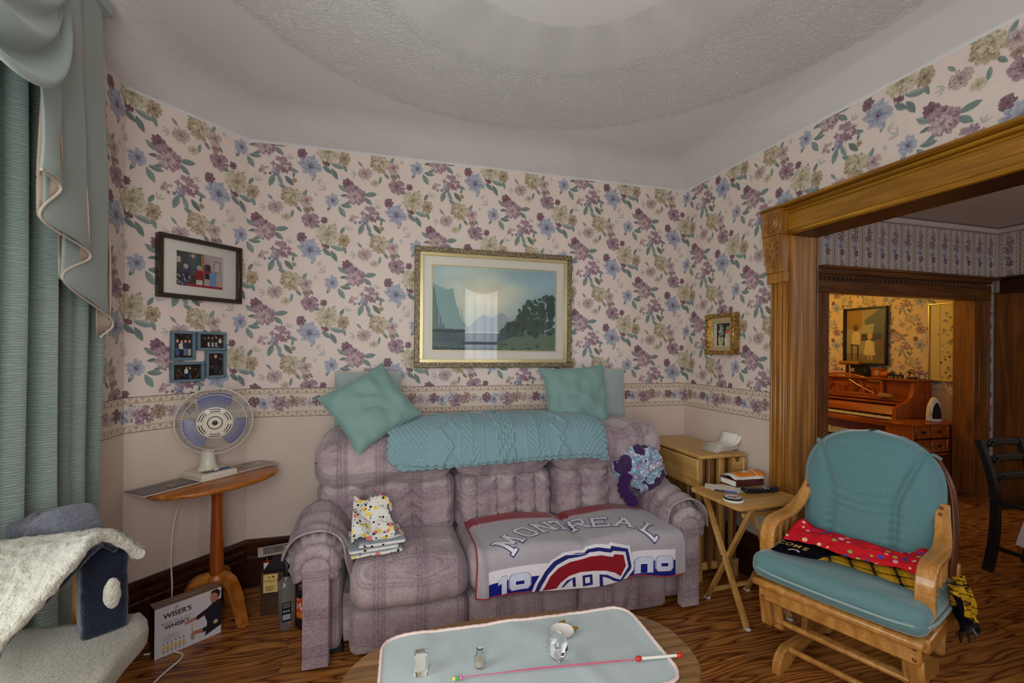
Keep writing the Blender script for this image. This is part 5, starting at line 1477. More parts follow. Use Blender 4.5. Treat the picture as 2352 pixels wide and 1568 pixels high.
for s in (-1, 1):
    cx = AX[s] - SO.x
    m = MB(); m.rbox((cx - s * .02, 2.53 - SO.y, .24), (.155, .66, .42), .03, (8, 20, 12), lambda p, q: p + Vector((wr(p, 8, .004), 0, 0)))
    m.obj('arm_side', M['plaid'], sofa, smooth=180)
    # pleated roll
    m = MB(); nu, nv = 72, 34
    def roll(u, v, s=s, cx=cx):
        a = 2 * pi * u; y = lerp(2.135, 2.82, v)
        f = sstep(0, .12, v); r = lerp(.056, .118, f ** .7) * (1 - .25 * sstep(.93, 1, v))
        pl = .0075 * sin(u * 2 * pi * 17 + 2 * sin(u * 9)) * math.exp(-((v - .10) / .10) ** 2) * (f if v < .1 else 1)
        r += pl + .006 * nz(cos(a) * 3, sin(a) * 3, y * 6)
        return Vector((cx + s * .012 + s * r * 1.0 * cos(a), y - SO.y, ROLLZ + r * sin(a)))
    m.grid(roll, nu, nv, closed_u=True, flip=(s < 0)); k0 = 0
    m.f.append(tuple(range(nu)) if s < 0 else tuple(range(nu))[::-1]); m.m.append(0); m.f.append(tuple(nv * nu + k for k in range(nu))[::(-1 if s < 0 else 1)]); m.m.append(0)
    m.obj('arm_roll', M['plaid'], sofa, smooth=180)
    # puffed collar and flat front panel with keyhole top
    m = MB(); pts = [(cx + s * .004 + .072 * cos(t), 2.135 - SO.y, ROLLZ - .004 + .072 * sin(t)) for t in [rad(-35) + i * rad(250) / 24 for i in range(25)]] if s > 0 else [(cx - .004 + .072 * cos(t), 2.135 - SO.y, ROLLZ - .004 + .072 * sin(t)) for t in [rad(-35) + i * rad(250) / 24 for i in range(25)]]
    m.tube(pts, [.030 + .003 * sin(i * 1.9) for i in range(25)], 12); m.obj('arm_collar', M['plaid'], sofa, smooth=180)
    m = MB(); ol = []
    for t in range(0, 21): a = rad(-28 + 236 * t / 20); ol.append((.058 * cos(a) * (1 if s > 0 else 1), ROLLZ + .052 * sin(a) - .005))
    ol += [(-.052, .36), (-.052, .035), (.052, .035), (.052, .36)]
    Mx = Matrix.Translation((cx - s * .002, 2.118 - SO.y, 0)) @ Matrix(((1, 0, 0, 0), (0, 0, -1, 0), (0, 1, 0, 0), (0, 0, 0, 1)))
    m.prism(ol, -.02, .022, Mx); o = m.obj('arm_front', M['plaid'], sofa, smooth=50)
    bv = o.modifiers.new('soft_edge', 'BEVEL'); bv.width = .012; bv.segments = 3; bv.limit_method = 'ANGLE'; bv.angle_limit = rad(50)
    m = MB(); m.tube([(cx - s * .050, 2.112 - SO.y, z) for z in (.05, .2, .36, .40)], .007, 8); m.obj('arm_piping', M['plaid'], sofa)
for x in (-.20, 1.50):
    for y in (2.26, 2.82):
        m = MB(); m.box((x - SO.x, y - SO.y, .026), (.06, .06, .052), .005); m.obj('foot', M['blackwood'], sofa)

# loose arm covers, draped over the rolls
def arm_cover(name, label, s, y0, y1, ang0, ang1, lift, flare):
    cx = AX[s] + s * .012
    t = thing(name, label, 'arm cover', (cx, (y0 + y1) / 2, ROLLZ))
    def fn(u, v):
        a = lerp(ang0, ang1, u); y = lerp(y0, y1, v); rr = .112 + lift + .008 * nz(u * 5, v * 6, s) + .004 * sin(v * 20 + u * 6)
        x = s * rr * cos(a); z = rr * sin(a)
        if a > pi:   # hangs straight down on the seat side
            x = -s * (rr + flare * (a - pi) + .012 * sin(v * 9)); z = -(a - pi) * .13
        z += .045 * sstep(.45, 1, v) * max(0, sin(min(a, pi))) + .01 * nz(u * 4, v * 4, 7)
        y += .012 * nz(u * 6, v * 3, 3)
        return Vector((x, y - (y0 + y1) / 2, z))
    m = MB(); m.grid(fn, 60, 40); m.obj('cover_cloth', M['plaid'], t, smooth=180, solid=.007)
    m = MB(); m.tube([fn(i / 40, 0) for i in range(41)], .005, 8); m.tube([fn(1, i / 40) for i in range(41)], .005, 8); m.obj('hem', M['plaid'], t, smooth=180)
arm_cover('arm_cover', 'plaid arm cover draped on the sofa arm nearest the bottles', -1, 2.18, 2.455, rad(8), rad(238), .022, .02)
arm_cover('arm_cover', 'plaid arm cover draped on the sofa arm beside the tray table', 1, 2.15, 2.455, rad(-12), rad(225), .022, .01)

# ---------------------------------------------------------------- cushions
def pillow(name, label, c, rx, ry, rz, w_, h_, T, mat, pipe=None, pinch=.07, seed=0, wrk=1.0):
    t = thing(name, label, 'cushion', c); R = Matrix.Rotation(rz, 4, 'Z') @ Matrix.Rotation(rx, 4, 'X') @ Matrix.Rotation(ry, 4, 'Y')
    m = MB(); m.X = R; N = 34
    def edge(u, v):
        x = u * (1 - pinch * (1 - v * v) * abs(u) ** 3); z = v * (1 - pinch * (1 - u * u) * abs(v) ** 3)
        return x * w_ / 2, z * h_ / 2
    for side in (-1, 1):
        def fn(a, b, side=side):
            u, v = 2 * a - 1, 2 * b - 1; x, z = edge(u, v)
            k = ((1 - u * u) * (1 - v * v)); th = T / 2 * (k ** .42)
            r2 = (u + .15) ** 2 + (v - .1) ** 2
            th += wrk * (.010 * nz(u * 2.2 + seed, v * 2.2, 1) * 2 + .006 * nz(u * 5 + seed, v * 1.5, 4) + .008 * sin(9 * v + 5 * u + 4 * nz(u * 1.5, v * 1.5, seed)) * math.exp(-r2 * 2.2)) * min(1, k * 4)
            return Vector((x, side * th, z))
        m.grid(fn, N, N, flip=(side > 0))
    m.obj('cushion_body', mat, t, smooth=180)
    if pipe:
        m = MB(); m.X = R; pts = []
        for i in range(4 * 16):
            s_, f = divmod(i, 16); f = f / 16 * 2 - 1
            u, v = ((f, -1), (1, f), (-f, 1), (-1, -f))[s_]; q = edge(u, v); rr = .93
            k = (abs(u) * abs(v)) ** 6 * .04
            pts.append(Vector((q[0] * (1 - k), 0, q[1] * (1 - k))))
        pts.append(pts[0]); m.tube(pts, .004, 8, False); m.obj('piping', pipe, t)
    return t


pillow('pale_cushion', 'pale teal ribbed cushion with cream piping behind the tilted green cushion', (-.088, 2.93, 1.055), rad(-4), 0, 0, .39, .40, .075, M['pale_pillow'], M['cream_pipe'], .02, 1, .4)
pillow('pale_cushion', 'pale teal ribbed cushion with cream piping behind the upright green cushion', (1.455, 2.93, 1.07), rad(-4), rad(-1), 0, .40, .39, .075, M['pale_pillow'], M['cream_pipe'], .02, 2, .4)
pillow('teal_cushion', 'green satin cushion tilted on its corner at the left of the sofa back', (-.062, 2.515, 1.092), rad(-30), rad(-31), rad(8), .395, .37, .13, M['teal_pillow'], None, .07, 3)
pillow('teal_cushion', 'green satin cushion standing upright at the right of the sofa back', (1.172, 2.665, 1.088), rad(-12), rad(-3.5), rad(-4), .415, .415, .12, M['teal_pillow'], None, .06, 5)

# ---------------------------------------------------------------- knitted afghan over the sofa back
AFP = spline([(2.80, .968), (2.70, .980), (2.60, .984), (2.52, .974), (2.455, .945), (2.418, .895), (2.398, .84), (2.392, .785), (2.390, .74)], 10)
def afp(t):
    i = t * (len(AFP) - 1); a = int(min(max(i, 0), len(AFP) - 2)); f = i - a
    p = AFP[a].lerp(AFP[a + 1], f); d = AFP[a + 1] - AFP[a]; n_ = Vector((-d.y, d.x)); n_.normalize()
    if n_.y < 0 and a < 30: n_ = -n_
    if n_.x > 0 and a >= 30: n_ = -n_
    return p, n_
def knit(u, v):
    """raised stitches across the width"""
    h = .0016 * sin(u * 620) * sin(v * 330)
    x = u * 1.24
    if x < .20 or x > 1.06: h += .006 * max(0, sin(x * 2 * pi / .028 + (int(v * 26) % 2) * pi)) * max(0, sin(v * 26 * pi) ** 2) ** .5
    def cable(xc, amp, per, wd):
        return math.exp(-((x - xc - amp * (abs(((v * per) % 2) - 1) * 2 - 1)) / wd) ** 2)
    for xc, sg in ((.30, 1), (.98, -1)): h += .009 * max(cable(xc, .035 * sg, 5, .008), cable(xc + .028 * sg, -.035 * sg, 5, .008) * .7)
    for xc in (.44, .82):
        dx = x - xc; a = abs(dx)
        if a < .055: h += .005 * max(0, sin((v * 22 + a * 60) * 2 * pi / 1.6)) + .004 * math.exp(-(a / .006) ** 2)
    for e in (.375, .505, .755, .885): h += .004 * math.exp(-((x - e) / .005) ** 2)
    dx = x - .63
    if abs(dx) < .055:
        cell = int((dx + .055) / .0275) + int(v * 13) * 4; h += .009 * (1 if (int((dx + .055) / .018) + int(v * 16)) % 3 else 0) * sin(((dx + .055) / .018 % 1) * pi) ** .5
    return h
af = thing('knitted_afghan', 'teal-blue cable knit afghan with scalloped edges folded along the sofa back', 'blanket', (.62, 2.6, .95))
AO = Vector((.62, 2.6, .95))
def afg(u, v, off, v1, seed):
    vv = v * v1; sc = .030 * abs(sin(u * pi * 26)) * sstep(.90, 1, v)
    vv -= .02 * max(0, .12 - u) / .12 * v + .03 * sstep(.86, 1, u) * v * .0
    p, n_ = afp(vv + sc * .8)
    x = lerp(.035, 1.225, u) + .02 * nz(v * 3, seed, 1) + (.012 * abs(sin(v * pi * 12)) * (1 if u > .5 else -1) * (1 if (u < .015 or u > .985) else 0))
    lft = .02 * math.exp(-(u / .1) ** 2) * v; dz = -.015 * math.exp(-(u / .12) ** 2) * (1 - v) - .02 * sstep(.93, 1, u)
    h = off + 1.5 * knit(u, v) + .008 * nz(u * 9, v * 4, seed) + .006
    return Vector((x, p.x + n_.x * h, p.y + n_.y * h + dz + lft * 0)) - AO
m = MB(); m.grid(lambda u, v: afg(u, v, .022, .80 + .035 * u + .03 * sin(u * 5 + .5), 1), 260, 90); m.obj('top_layer', M['afghan'], af, smooth=180, solid=.006)
m = MB(); m.grid(lambda u, v: afg(u * .98 + .03, v, .011, .875 + .02 * sin(u * 4 + 2.0) - .01 * u, 5), 260, 60); m.obj('under_layer', M['afghan'], af, smooth=180, solid=.006)

# ---------------------------------------------------------------- team blanket over two seats
tbk = thing('team_blanket', 'grey fleece hockey blanket with red, white and blue crest spread over two seats', 'blanket', (.95, 2.2, .47))
TO = Vector((.95, 2.2, .47))
def tsurf(X, t, l=0):
    """t>0 on the seat (depth from the front edge), t<0 down the front"""
    seat = .482 + .008 * math.cos((X - .67) * 2 * pi / .555) * (1 if X < 1.5 else 1) - .02 * math.exp(-((X - .945) / .028) ** 2) * sstep(-.05, .1, t)
    cy, r = 2.016, .052; off = .0006 + l * .0007
    wv = .006 * nz(X * 5, t * 6, 2) + .004 * sin(X * 21 + 8 * t) * sstep(.05, -.2, t)
    if X < .50: wv += .012 * sin((X - .40) * 55 + t * 8) * sstep(.5, .42, X)
    if t > r * .8:
        p = Vector((X, cy + r + (t - r * .8), seat + wv + off)); p.z += .004 * sstep(.2, .4, t)
    elif t > -r * .8:
        a = (r * .8 - t) / (1.6 * r) * pi / 2; rr = r + off + wv
        p = Vector((X, cy + r - rr * sin(a), seat - r + rr * cos(a)))
    else:
        p = Vector((X, cy - off - wv - .012 * sin((-t) * 7) * .5, seat - r - (-t - r * .8)))
    k = sstep(1.40, 1.52, X)           # slides down against the right arm
    p.z += .0 * k
    return p - TO
gr = lin((172, 164, 168)); wh = lin((226, 218, 222)); nb = lin((34, 38, 104)); red = lin((140, 26, 36)); bl = lin((22, 30, 120))
def ltop(u): return lerp(.405, 1.50, u)
def tend(X): return -.190 - .012 * (X - .4) + .006 * sin(X * 17)
m = MB(); m.grid(lambda u, v: tsurf(lerp(.405 + .02 * v, 1.49 - .05 * v * v, u), lerp(tend(.4 + 1.1 * u), 0.41, v)), 150, 84, cfn=lambda u, v: (red if v > .845 else gr))
o = m.obj('blanket_cloth', M['cloth_print'], tbk, smooth=180)
# crest and lettering
P = [(rect(.44, .312, 1.44, .317), wh, 1), (rect(.44, .325, 1.44, .328), wh, 1)]
def crest(q):
    out = []
    for x, y in q:
        y2 = y + (x - 305) * .1; out.append((.668 + (x - 760) * .000495, max(-.066 - (y2 - 575) * .00043, tend(.668 + (x - 760) * .000495) + .001)))
    return out
xb0, xb1 = .462, 1.43
P += [(rect(xb0, -.128, xb1, -.075), wh, 1)]
for k in range(24):
    xa, xc = lerp(xb0, xb1, k / 24), lerp(xb0, xb1, (k + 1) / 24); P.append(([(xa, tend(xa) + .001), (xc, tend(xc) + .001), (xc, -.128), (xa, -.128)], bl, 1))
def digit(x0, kind):
    w_ = .048 if kind == '1' else .098; y1, y0 = -.106, -.184; o = []
    if kind == '1': parts = [rect(x0 + .018, y0, x0 + .042, y1), [(x0, y1 - .035), (x0 + .018, y1 - .03), (x0 + .03, y1), (x0 + .005, y1 - .012)]]
    elif kind == '9': parts = [[(x0, y0 + .02), (x0 + .014, y0 + .004), (x0 + .084, y0 + .004), (x0 + w_, y0 + .02), (x0 + w_, y1 - .014), (x0 + .084, y1), (x0 + .014, y1), (x0, y1 - .014)]]
    else: parts = [[(x0, y0 - .0), (x0 + w_, y0), (x0 + w_, y1 - .014), (x0 + .080, y1), (x0 + .018, y1), (x0, y1 - .014)]]
    for q in parts:
        c = (sum(p[0] for p in q) / len(q), sum(p[1] for p in q) / len(q)); P.append(([(c[0] + (a - c[0]) * 1.09, c[1] + (b - c[1]) * 1.05) for a, b in q], wh, 2)); P.append(([(c[0] + (a - c[0]) * 1.05, c[1] + (b - c[1]) * 1.025) for a, b in q], nb, 3)); P.append((q, lin((206, 210, 230)), 4))
    if kind == '9': P.extend([(rect(x0 + .024, y0 + .022, x0 + .074, y1 - .028), wh, 5), (rect(x0 + .029, y0 + .028, x0 + .069, y1 - .034), bl, 6)])
    if kind == '0': P.extend([(rect(x0 + .026, y0, x0 + .072, y1 - .028), wh, 5), (rect(x0 + .031, y0, x0 + .067, y1 - .034), bl, 6)])
digit(.505, '1'); digit(.560, '9'); digit(1.200, '0'); digit(1.315, '9')
P.append((crest([(752, 905), (775, 760), (850, 610), (945, 500), (1070, 415), (1190, 385), (1270, 378), (1305, 340), (1420, 322), (1548, 338), (1562, 318), (1772, 370), (1790, 470), (1822, 600), (1812, 652), (1742, 738), (1765, 790), (1500, 830)]), wh, 7))
P.append((crest([(780, 895), (808, 750), (880, 620), (970, 515), (1090, 440), (1210, 410), (1285, 404), (1320, 368), (1430, 356), (1560, 380), (1572, 352), (1750, 398), (1768, 480), (1792, 600), (1785, 630), (1690, 745), (1715, 785), (1500, 830)]), nb, 8))
P.append((crest([(820, 890), (850, 760), (912, 652), (1002, 552), (1122, 474), (1232, 446), (1300, 425), (1335, 400), (1440, 392), (1562, 418), (1590, 402), (1722, 430), (1736, 500), (1756, 600), (1672, 720), (1640, 800), (1400, 840)]), wh, 9))
P.append((crest([(848, 888), (872, 785), (930, 672), (1022, 580), (1142, 508), (1262, 470), (1345, 440), (1460, 434), (1580, 466), (1602, 440), (1700, 462), (1726, 588), (1664, 692), (1600, 642), (1500, 606), (1380, 598), (1250, 612), (1130, 660), (1040, 732), (992, 820), (985, 876)]), red, 10))
P.append((crest([(1018, 872), (1042, 790), (1100, 712), (1192, 668), (1197, 850), (1166, 852), (1160, 694), (1104, 742), (1064, 802), (1050, 868)]), nb, 10))
P.append((crest([(1264, 652), (1362, 634), (1370, 752), (1270, 772)]), nb, 10)); P.append((crest([(1290, 674), (1336, 665), (1340, 728), (1294, 738)]), wh, 11))
P.append((crest([(1435, 640), (1522, 655), (1602, 705), (1684, 772), (1640, 790), (1592, 734), (1530, 692), (1470, 670), (1476, 822), (1441, 826)]), nb, 10))
# block letters: strokes as quads in a unit cell (0..1)
def st(x0, y0, x1, y1, w_=.17):
    dx, dy = x1 - x0, y1 - y0; L = sqrt(dx * dx + dy * dy); nx, ny = -dy / L * w_ / 2, dx / L * w_ / 2
    return [(x0 - nx, y0 - ny), (x1 - nx, y1 - ny), (x1 + nx, y1 + ny), (x0 + nx, y0 + ny)]
sf = lambda x, y, w_=.36: rect(x - w_ / 2, y - .055, x + w_ / 2, y + .055)
GL = {'M': [st(.1, 0, .1, 1), st(.9, 0, .9, 1), st(.1, .95, .5, .25), st(.9, .95, .5, .25), sf(.1, .055), sf(.9, .055), sf(.05, .945, .3), sf(.95, .945, .3)],
      'O': [st(.12, .18, .12, .82), st(.88, .18, .88, .82), st(.25, .06, .75, .06, .14), st(.25, .94, .75, .94, .14), st(.1, .22, .28, .04, .16), st(.9, .22, .72, .04, .16), st(.1, .78, .28, .96, .16), st(.9, .78, .72, .96, .16)],
      'N': [st(.12, 0, .12, 1), st(.88, 0, .88, 1), st(.12, .95, .88, .05), sf(.12, .055), sf(.1, .945, .3), sf(.88, .945)], 'T': [st(.5, 0, .5, 1), st(.05, .92, .95, .92), sf(.5, .055, .45), st(.08, .72, .08, .95, .14), st(.92, .72, .92, .95, .14)],
      'R': [st(.15, 0, .15, 1), st(.1, .93, .75, .93, .14), st(.1, .5, .75, .5, .14), st(.85, .58, .85, .85), st(.5, .5, .9, .05), sf(.15, .055), sf(.92, .055, .3), st(.72, .95, .88, .8, .15), st(.72, .48, .88, .63, .15)],
      'E': [st(.15, 0, .15, 1), st(.05, .93, .9, .93, .14), st(.1, .5, .7, .5, .14), st(.05, .07, .95, .07, .14), st(.9, .78, .9, .98, .13), st(.94, .02, .94, .24, .13), st(.68, .4, .68, .6, .1)],
      'A': [st(.1, .02, .5, .98), st(.9, .02, .5, .98), st(.25, .36, .75, .36, .14), sf(.08, .055), sf(.92, .055), st(.3, .95, .6, .95, .12)], 'L': [st(.2, 0, .2, 1), st(.1, .07, .95, .07, .14), st(.92, .02, .92, .28, .14), sf(.2, .945, .42), sf(.2, .055)]}
for ch, ad in zip('MONTREAL', (134, 119, 105.5, 95, 84, 71.5, 58, 43)):
    a = rad(ad); cx_, cy_ = .940 + .525 * cos(a), -.345 + .56 * sin(a); r = a - pi / 2; hh, ww = .125, .098
    for grow, colr, lay in ((.05, lin((62, 70, 122)), 2), (.0, wh, 3)):
        for q in GL[ch]:
            c = (sum(p[0] for p in q) / 4, sum(p[1] for p in q) / 4); o_ = []
            for x, y in q:
                dx, dy = x - c[0], y - c[1]; e = 1 + 0 * grow
                x2 = x + (grow if dx > 0 else -grow) * (abs(dx) > .01); y2 = y + (grow if dy > 0 else -grow) * (abs(dy) > .01)
                X_, Y_ = (x2 - .5) * ww, (y2 - .5) * hh; o_.append((cx_ + X_ * cos(r) - Y_ * sin(r), cy_ + X_ * sin(r) + Y_ * cos(r)))
            P.append((o_, colr, lay))
m = MB(); printmap(m, P, tsurf, .022); m.obj('crest_print', M['cloth_print'], tbk, smooth=180)
m = MB(); m.tube([tsurf(.405 + .02 * (i / 40), lerp(tend(.4), .41, i / 40)) for i in range(41)], .004, 8); m.tube([tsurf(lerp(.405, 1.49, i / 60), tend(lerp(.4, 1.5, i / 60))) for i in range(61)], .0035, 8); m.obj('stitched_hem', plain('red_hem', (150, 40, 50), .9), tbk)

# ---------------------------------------------------------------- folded animal-print fabric
dg = thing('folded_fabric', 'folded white fabric printed with black spots and animals on the left seat', 'fabric', (-.035, 2.25, .466), rad(8))
rgf = random.Random(21)
def dogmat():
    w = NW('animal_print_cotton'); v = w.co(); d1 = w.vor(v, 38); d2 = w.vor(w.co(loc=(3, 1, 2)), 21); d3 = w.vor(w.co(loc=(7, 5, 1)), 19); d4 = w.noise(v, 55, 2)
    c = w.mix(w.ramp(d2, [(.24, (1, 1, 1, 1)), (.27, (0, 0, 0, 1))]), lin((216, 212, 204)), lin((226, 200, 70)))
    c = w.mix(w.ramp(d3, [(.25, (1, 1, 1, 1)), (.28, (0, 0, 0, 1))]), c, lin((214, 120, 112)))
    c = w.mix(w.ramp(d1, [(.22, (1, 1, 1, 1)), (.25, (0, 0, 0, 1))]), c, lin((30, 30, 34)))
    c = w.mix(w.ramp(d4, [(.66, (0, 0, 0, 1)), (.68, (1, 1, 1, 1))]), c, lin((60, 58, 62)))
    return w.done(c, .85, spec=.2)
M['dogprint'] = dogmat(); M['fabric_back'] = plain('pale_blue_cloth_back', (150, 160, 172), .85)
for k in range(3):
    m = MB(); w_ = .225 - .008 * k; d_ = .235 - .006 * k
    def fld(p, q, k=k): 
        p.z += .004 * nz(p.x * 14, p.y * 14, k) + .008 * max(0, q.y) ** 2
        return p
    m.rbox((.012 * k * (-1) ** k, .0 + .004 * k, .010 + k * .017), (w_, d_, .0165), .008, (20, 20, 4), fld); m.obj('fold', M['dogprint'], dg, smooth=180)
    m = MB(); m.rbox((.012 * k * (-1) ** k, .0 + .004 * k, .0185 + k * .017), (w_ - .004, d_ - .004, .003), .0014, (6, 6, 2)); m.obj('fold_lining', M['fabric_back'], dg)
m = MB()
def crum(u, v):
    x = lerp(-.11, .085, u) * (1 - .25 * v); y = lerp(-.07, .11, v) + .02 * nz(u * 3, v * 3, 1); z = .062 + .15 * v ** 1.1 * (1 - .25 * u) + .020 * sin(u * 7 + v * 3) * (1 - .3 * v) + .022 * nz(u * 4, v * 5, 6)
    return Vector((x, y, max(.058, z)))
m.grid(crum, 34, 34); m.obj('loose_fold', M['dogprint'], dg, smooth=180, solid=.006)
m = MB(); m.sphere((.045, .085, .155), .05, 18, 12, (1.0, .55, 1.1), lambda p: p + Vector((nz(p.x * 20, p.y * 20, p.z * 20), nz(p.y * 22, p.z * 20, 2), nz(p.z * 20, p.x * 20, 4))) * .016); m.obj('bunched_corner', M['dogprint'], dg, smooth=180)
m = MB(); m.tube(spline([(.06, -.08, .06), (.10, -.06, .058), (.125, -.02, .05), (.11, .03, .055)], 8), .009, 8, flat=(1, .5)); m.obj('trim_edge', M['dogprint'], dg)

# ---------------------------------------------------------------- crocheted bundle
bn = thing('crocheted_blanket', 'bundled purple, lilac and aqua crocheted blanket on the sofa arm corner', 'blanket', (1.485, 2.44, .70))
m = MB()
def lump(p):
    n1 = nz(p.x * 9, p.y * 9, p.z * 9); f = 1 + .20 * n1 + .10 * nz(p.x * 22, p.y * 22, p.z * 22); q = p * f
    return q + p.normalized() * .004 * sin(p.x * 160) * sin(p.z * 160)
m.sphere((0, 0, 0), .165, 90, 64, (1.0, .68, .84), lump); m.obj('bundle', M['crochet'], bn, smooth=180)
m = MB(); m.tube(spline([(-.12, -.06, -.02), (-.15, -.07, -.08), (-.14, -.08, -.13), (-.105, -.09, -.165), (-.10, -.09, -.19)], 8), [.034 + .005 * sin(i * 1.7) for i in range(33)], 14); m.obj('hanging_corner', M['purple'], bn, smooth=180)
# ---------------------------------------------------------------- drop-leaf table in the corner
fx, fy = 1.995, 2.655
ft = thing('drop_leaf_table', 'pale pine drop-leaf table with slatted end pushed into the room corner', 'table', (fx, fy, 0))
m = MB(); m.box((0, 0, .755), (.335, .635, .022), .006); m.obj('table_top', M['pine_y'], ft)
m = MB(); m.box((-.172, .0, .655), (.020, .62, .172), .004); m.obj('drop_leaf', M['pine_y'], ft)
m = MB(); m.box((.160, .0, .655), (.016, .62, .172), .004); m.obj('drop_leaf', M['pine_y'], ft)
m = MB(); Mx = Matrix.Translation((.115, -.300, .672)) @ Matrix(((1, 0, 0, 0), (0, 0, -1, 0), (0, 1, 0, 0), (0, 0, 0, 1)))
pl_ = [(-.04, -.07), (.04, -.07), (.04, .07), (.022, .07)] + [(-.0 + .022 * cos(a), .07 + .03 * sin(a)) for a in [0 - pi * k / 8 for k in range(1, 8)]] + [(-.022, .07), (-.04, .07)]
m.prism(pl_, -.006, .006, Mx); m.obj('end_panel', M['pine_x'], ft)
for (x, w_, y, z0, mt) in ((-.150, .028, -.285, .07, 'pine_z'), (-.115, .020, -.270, .09, 'pine_shade'), (-.078, .024, -.285, .07, 'pine_shade'), (-.035, .018, -.25, .09, 'pine_shade'), (-.005, .022, -.285, .07, 'pine_z'), (.022, .018, -.275, .09, 'pine_z'), (.055, .020, -.25, .09, 'pine_shade'), (.085, .016, -.28, .07, 'pine_z'), (.118, .020, -.27, .09, 'pine_shade')):
    m = MB(); m.box((x, y, (z0 + .742) / 2), (w_, .032, .742 - z0), .004); m.obj('slat', M[mt], ft)
m = MB(); m.box((-.015, -.275, .085), (.315, .03, .045), .004); m.obj('bottom_rail', M['pine_x'], ft)
m = MB(); m.box((-.015, .05, .38), (.28, .48, .70), .01); m.obj('stored_frames', M['pine_shade'], ft)
for x in (-.145, .115):
    for y in (-.285, .285):
        m = MB(); m.box((x, y, .035), (.03, .034, .07), .003); m.obj('foot', M['pine_z'], ft)

pp = thing('paper_stack', 'loose stack of curled white papers on the pine drop-leaf table', 'papers', (2.065, 2.47, .7665), rad(16))
rgp = random.Random(4)
for k in range(7):
    m = MB(); cv = .05 + .055 * k; ln = .235 - .004 * k; wd = .115
    def sh(u, v, k=k, cv=cv, ln=ln):
        s = u * ln; st_ = .135 - .004 * k
        if s < st_: x, z = s, 0
        else:
            a = (s - st_) * (2.0 + 2.2 * k); rr = 1 / (2.0 + 2.2 * k); x, z = st_ + rr * sin(a), rr * (1 - cos(a))
        return Vector((x - .09 + .004 * k, (v - .5) * wd + .012 * sin(k * 2.1) + .02 * u * sin(k), z + .0015 + .006 * k))
    m.grid(sh, 16, 3); m.obj('sheet', M['mat_board'], pp, smooth=180, solid=.0006)

# ---------------------------------------------------------------- folding tray table and what lies on it
TT = Vector((1.892, 2.05, 0)); TR = rad(2.5)
tt_ = thing('tray_table', 'folding pine tray table with crossed legs beside the sofa arm', 'tray table', TT, TR)
m = MB(); ol = [];
for (sx, sy, a0) in ((1, 1, 0), (-1, 1, 90), (-1, -1, 180), (1, -1, 270)):
    for k in range(5): a = rad(a0 + 90 * k / 4); ol.append((sx * .195 + .025 * cos(a), sy * .155 + .025 * sin(a)))
m.prism(ol, .608, .628); o = m.obj('tray_top', M['pine_x'], tt_, smooth=30); bv = o.modifiers.new('edge', 'BEVEL'); bv.width = .004; bv.segments = 2; bv.limit_method = 'ANGLE'
for x in (-.125, .155):
    for s in (-1, 1):
        m = MB(); m.bar((x + s * .012, s * .150, .012), (x + s * .012, -s * .155, .600), .020, .030, .003, (1, 0, 0)); m.obj('leg', M['pine_z'], tt_)
        m = MB(); m.box((x + s * .012, s * .153, .006), (.022, .032, .012), .002); m.obj('foot_pad', M['white_pl'], tt_)
    m = MB(); m.tube([(x - .03, 0, .305), (x + .03, 0, .305)], .005, 10); m.obj('pivot_bolt', M['screw'], tt_)
m = MB(); m.bar((-.113, .135, .055), (.167, .135, .055), .018, .022); m.obj('stretcher', M['pine_x'], tt_)
m = MB(); m.bar((-.137, -.118, .56), (.143, -.118, .56), .018, .022); m.obj('stretcher', M['pine_x'], tt_)
for y in (-.14, .14): m = MB(); m.box((0, y, .60), (.36, .022, .014), .003); m.obj('cleat', M['pine_x'], tt_)
ZTT = .6285
P = [(ell(0, 0, .047, n=28), lin((226, 220, 208)), 0)]
cs = thing('coaster', 'round cream coaster under the dark-rimmed one on the tray table', 'coaster', (1.735, 1.962, ZTT))
m = MB(); m.lathe([(0, 0), (.049, 0), (.050, .002), (.050, .006), (.048, .008), (0, .008)], 36); m.obj('disc', M['mat_board'], cs)
cs2 = thing('coaster', 'dark-rimmed round coaster with a sketched picture on top of the cream one', 'coaster', (1.738, 1.968, ZTT + .0083), .3)
m = MB(); m.lathe([(0, 0), (.044, 0), (.045, .002), (.045, .006), (.042, .008), (0, .008)], 36); m.obj('rim', M['black'], cs2)
m = MB(); P = [(ell(0, 0, .040, n=28), lin((222, 216, 206)), 0)] + [(blob(rg.gauss(0, .012), rg.gauss(0, .010), .004 + .004 * rg.random(), 6, .5), lin(rg.choice([(70, 64, 60), (130, 120, 112), (160, 120, 110)])), 1) for k in range(30)]
printmap(m, P, lambda u, v, l: Vector((u, v, .0084 + l * .0002))); m.obj('picture_face', M['paperprint'], cs2, smooth=0)
rm = thing('remote_control', 'black remote control lying on the pine tray table', 'remote control', (1.975, 2.035, ZTT), rad(-8))
def rmf(p, q):
    p.z += .006 * q.x ** 2 + (.004 if q.z > 0 else 0) * (1 - q.y ** 2); p.y *= 1 - .16 * math.exp(-((q.x - .1) / .35) ** 2); return p
m = MB(); m.rbox((0, 0, .0115), (.205, .050, .022), .010, (24, 10, 6), rmf); m.obj('body', M['black'], rm, smooth=180)
grey_k = plain('grey_keys', (150, 150, 156), .5)
for i in range(9):
    for j in range(3):
        m = MB(); x = -.085 + i * .0205; m.sphere((x, (j - 1) * .013, .0225 + .006 * (x / .1) ** 2), .0045, 8, 5, (1.2, 1, .6)); m.obj('button', grey_k if (i + j) % 3 else M['mat_board'], rm)
m = MB(); m.box((.03, 0, .0255), (.03, .03, .003), .001); m.obj('logo_pad', plain('blue_pad', (120, 150, 200), .4), rm)
bk = thing('leather_book', 'thick dark red leather-bound book under the orange envelope on the tray table', 'book', (2.005, 2.205, ZTT), rad(4))
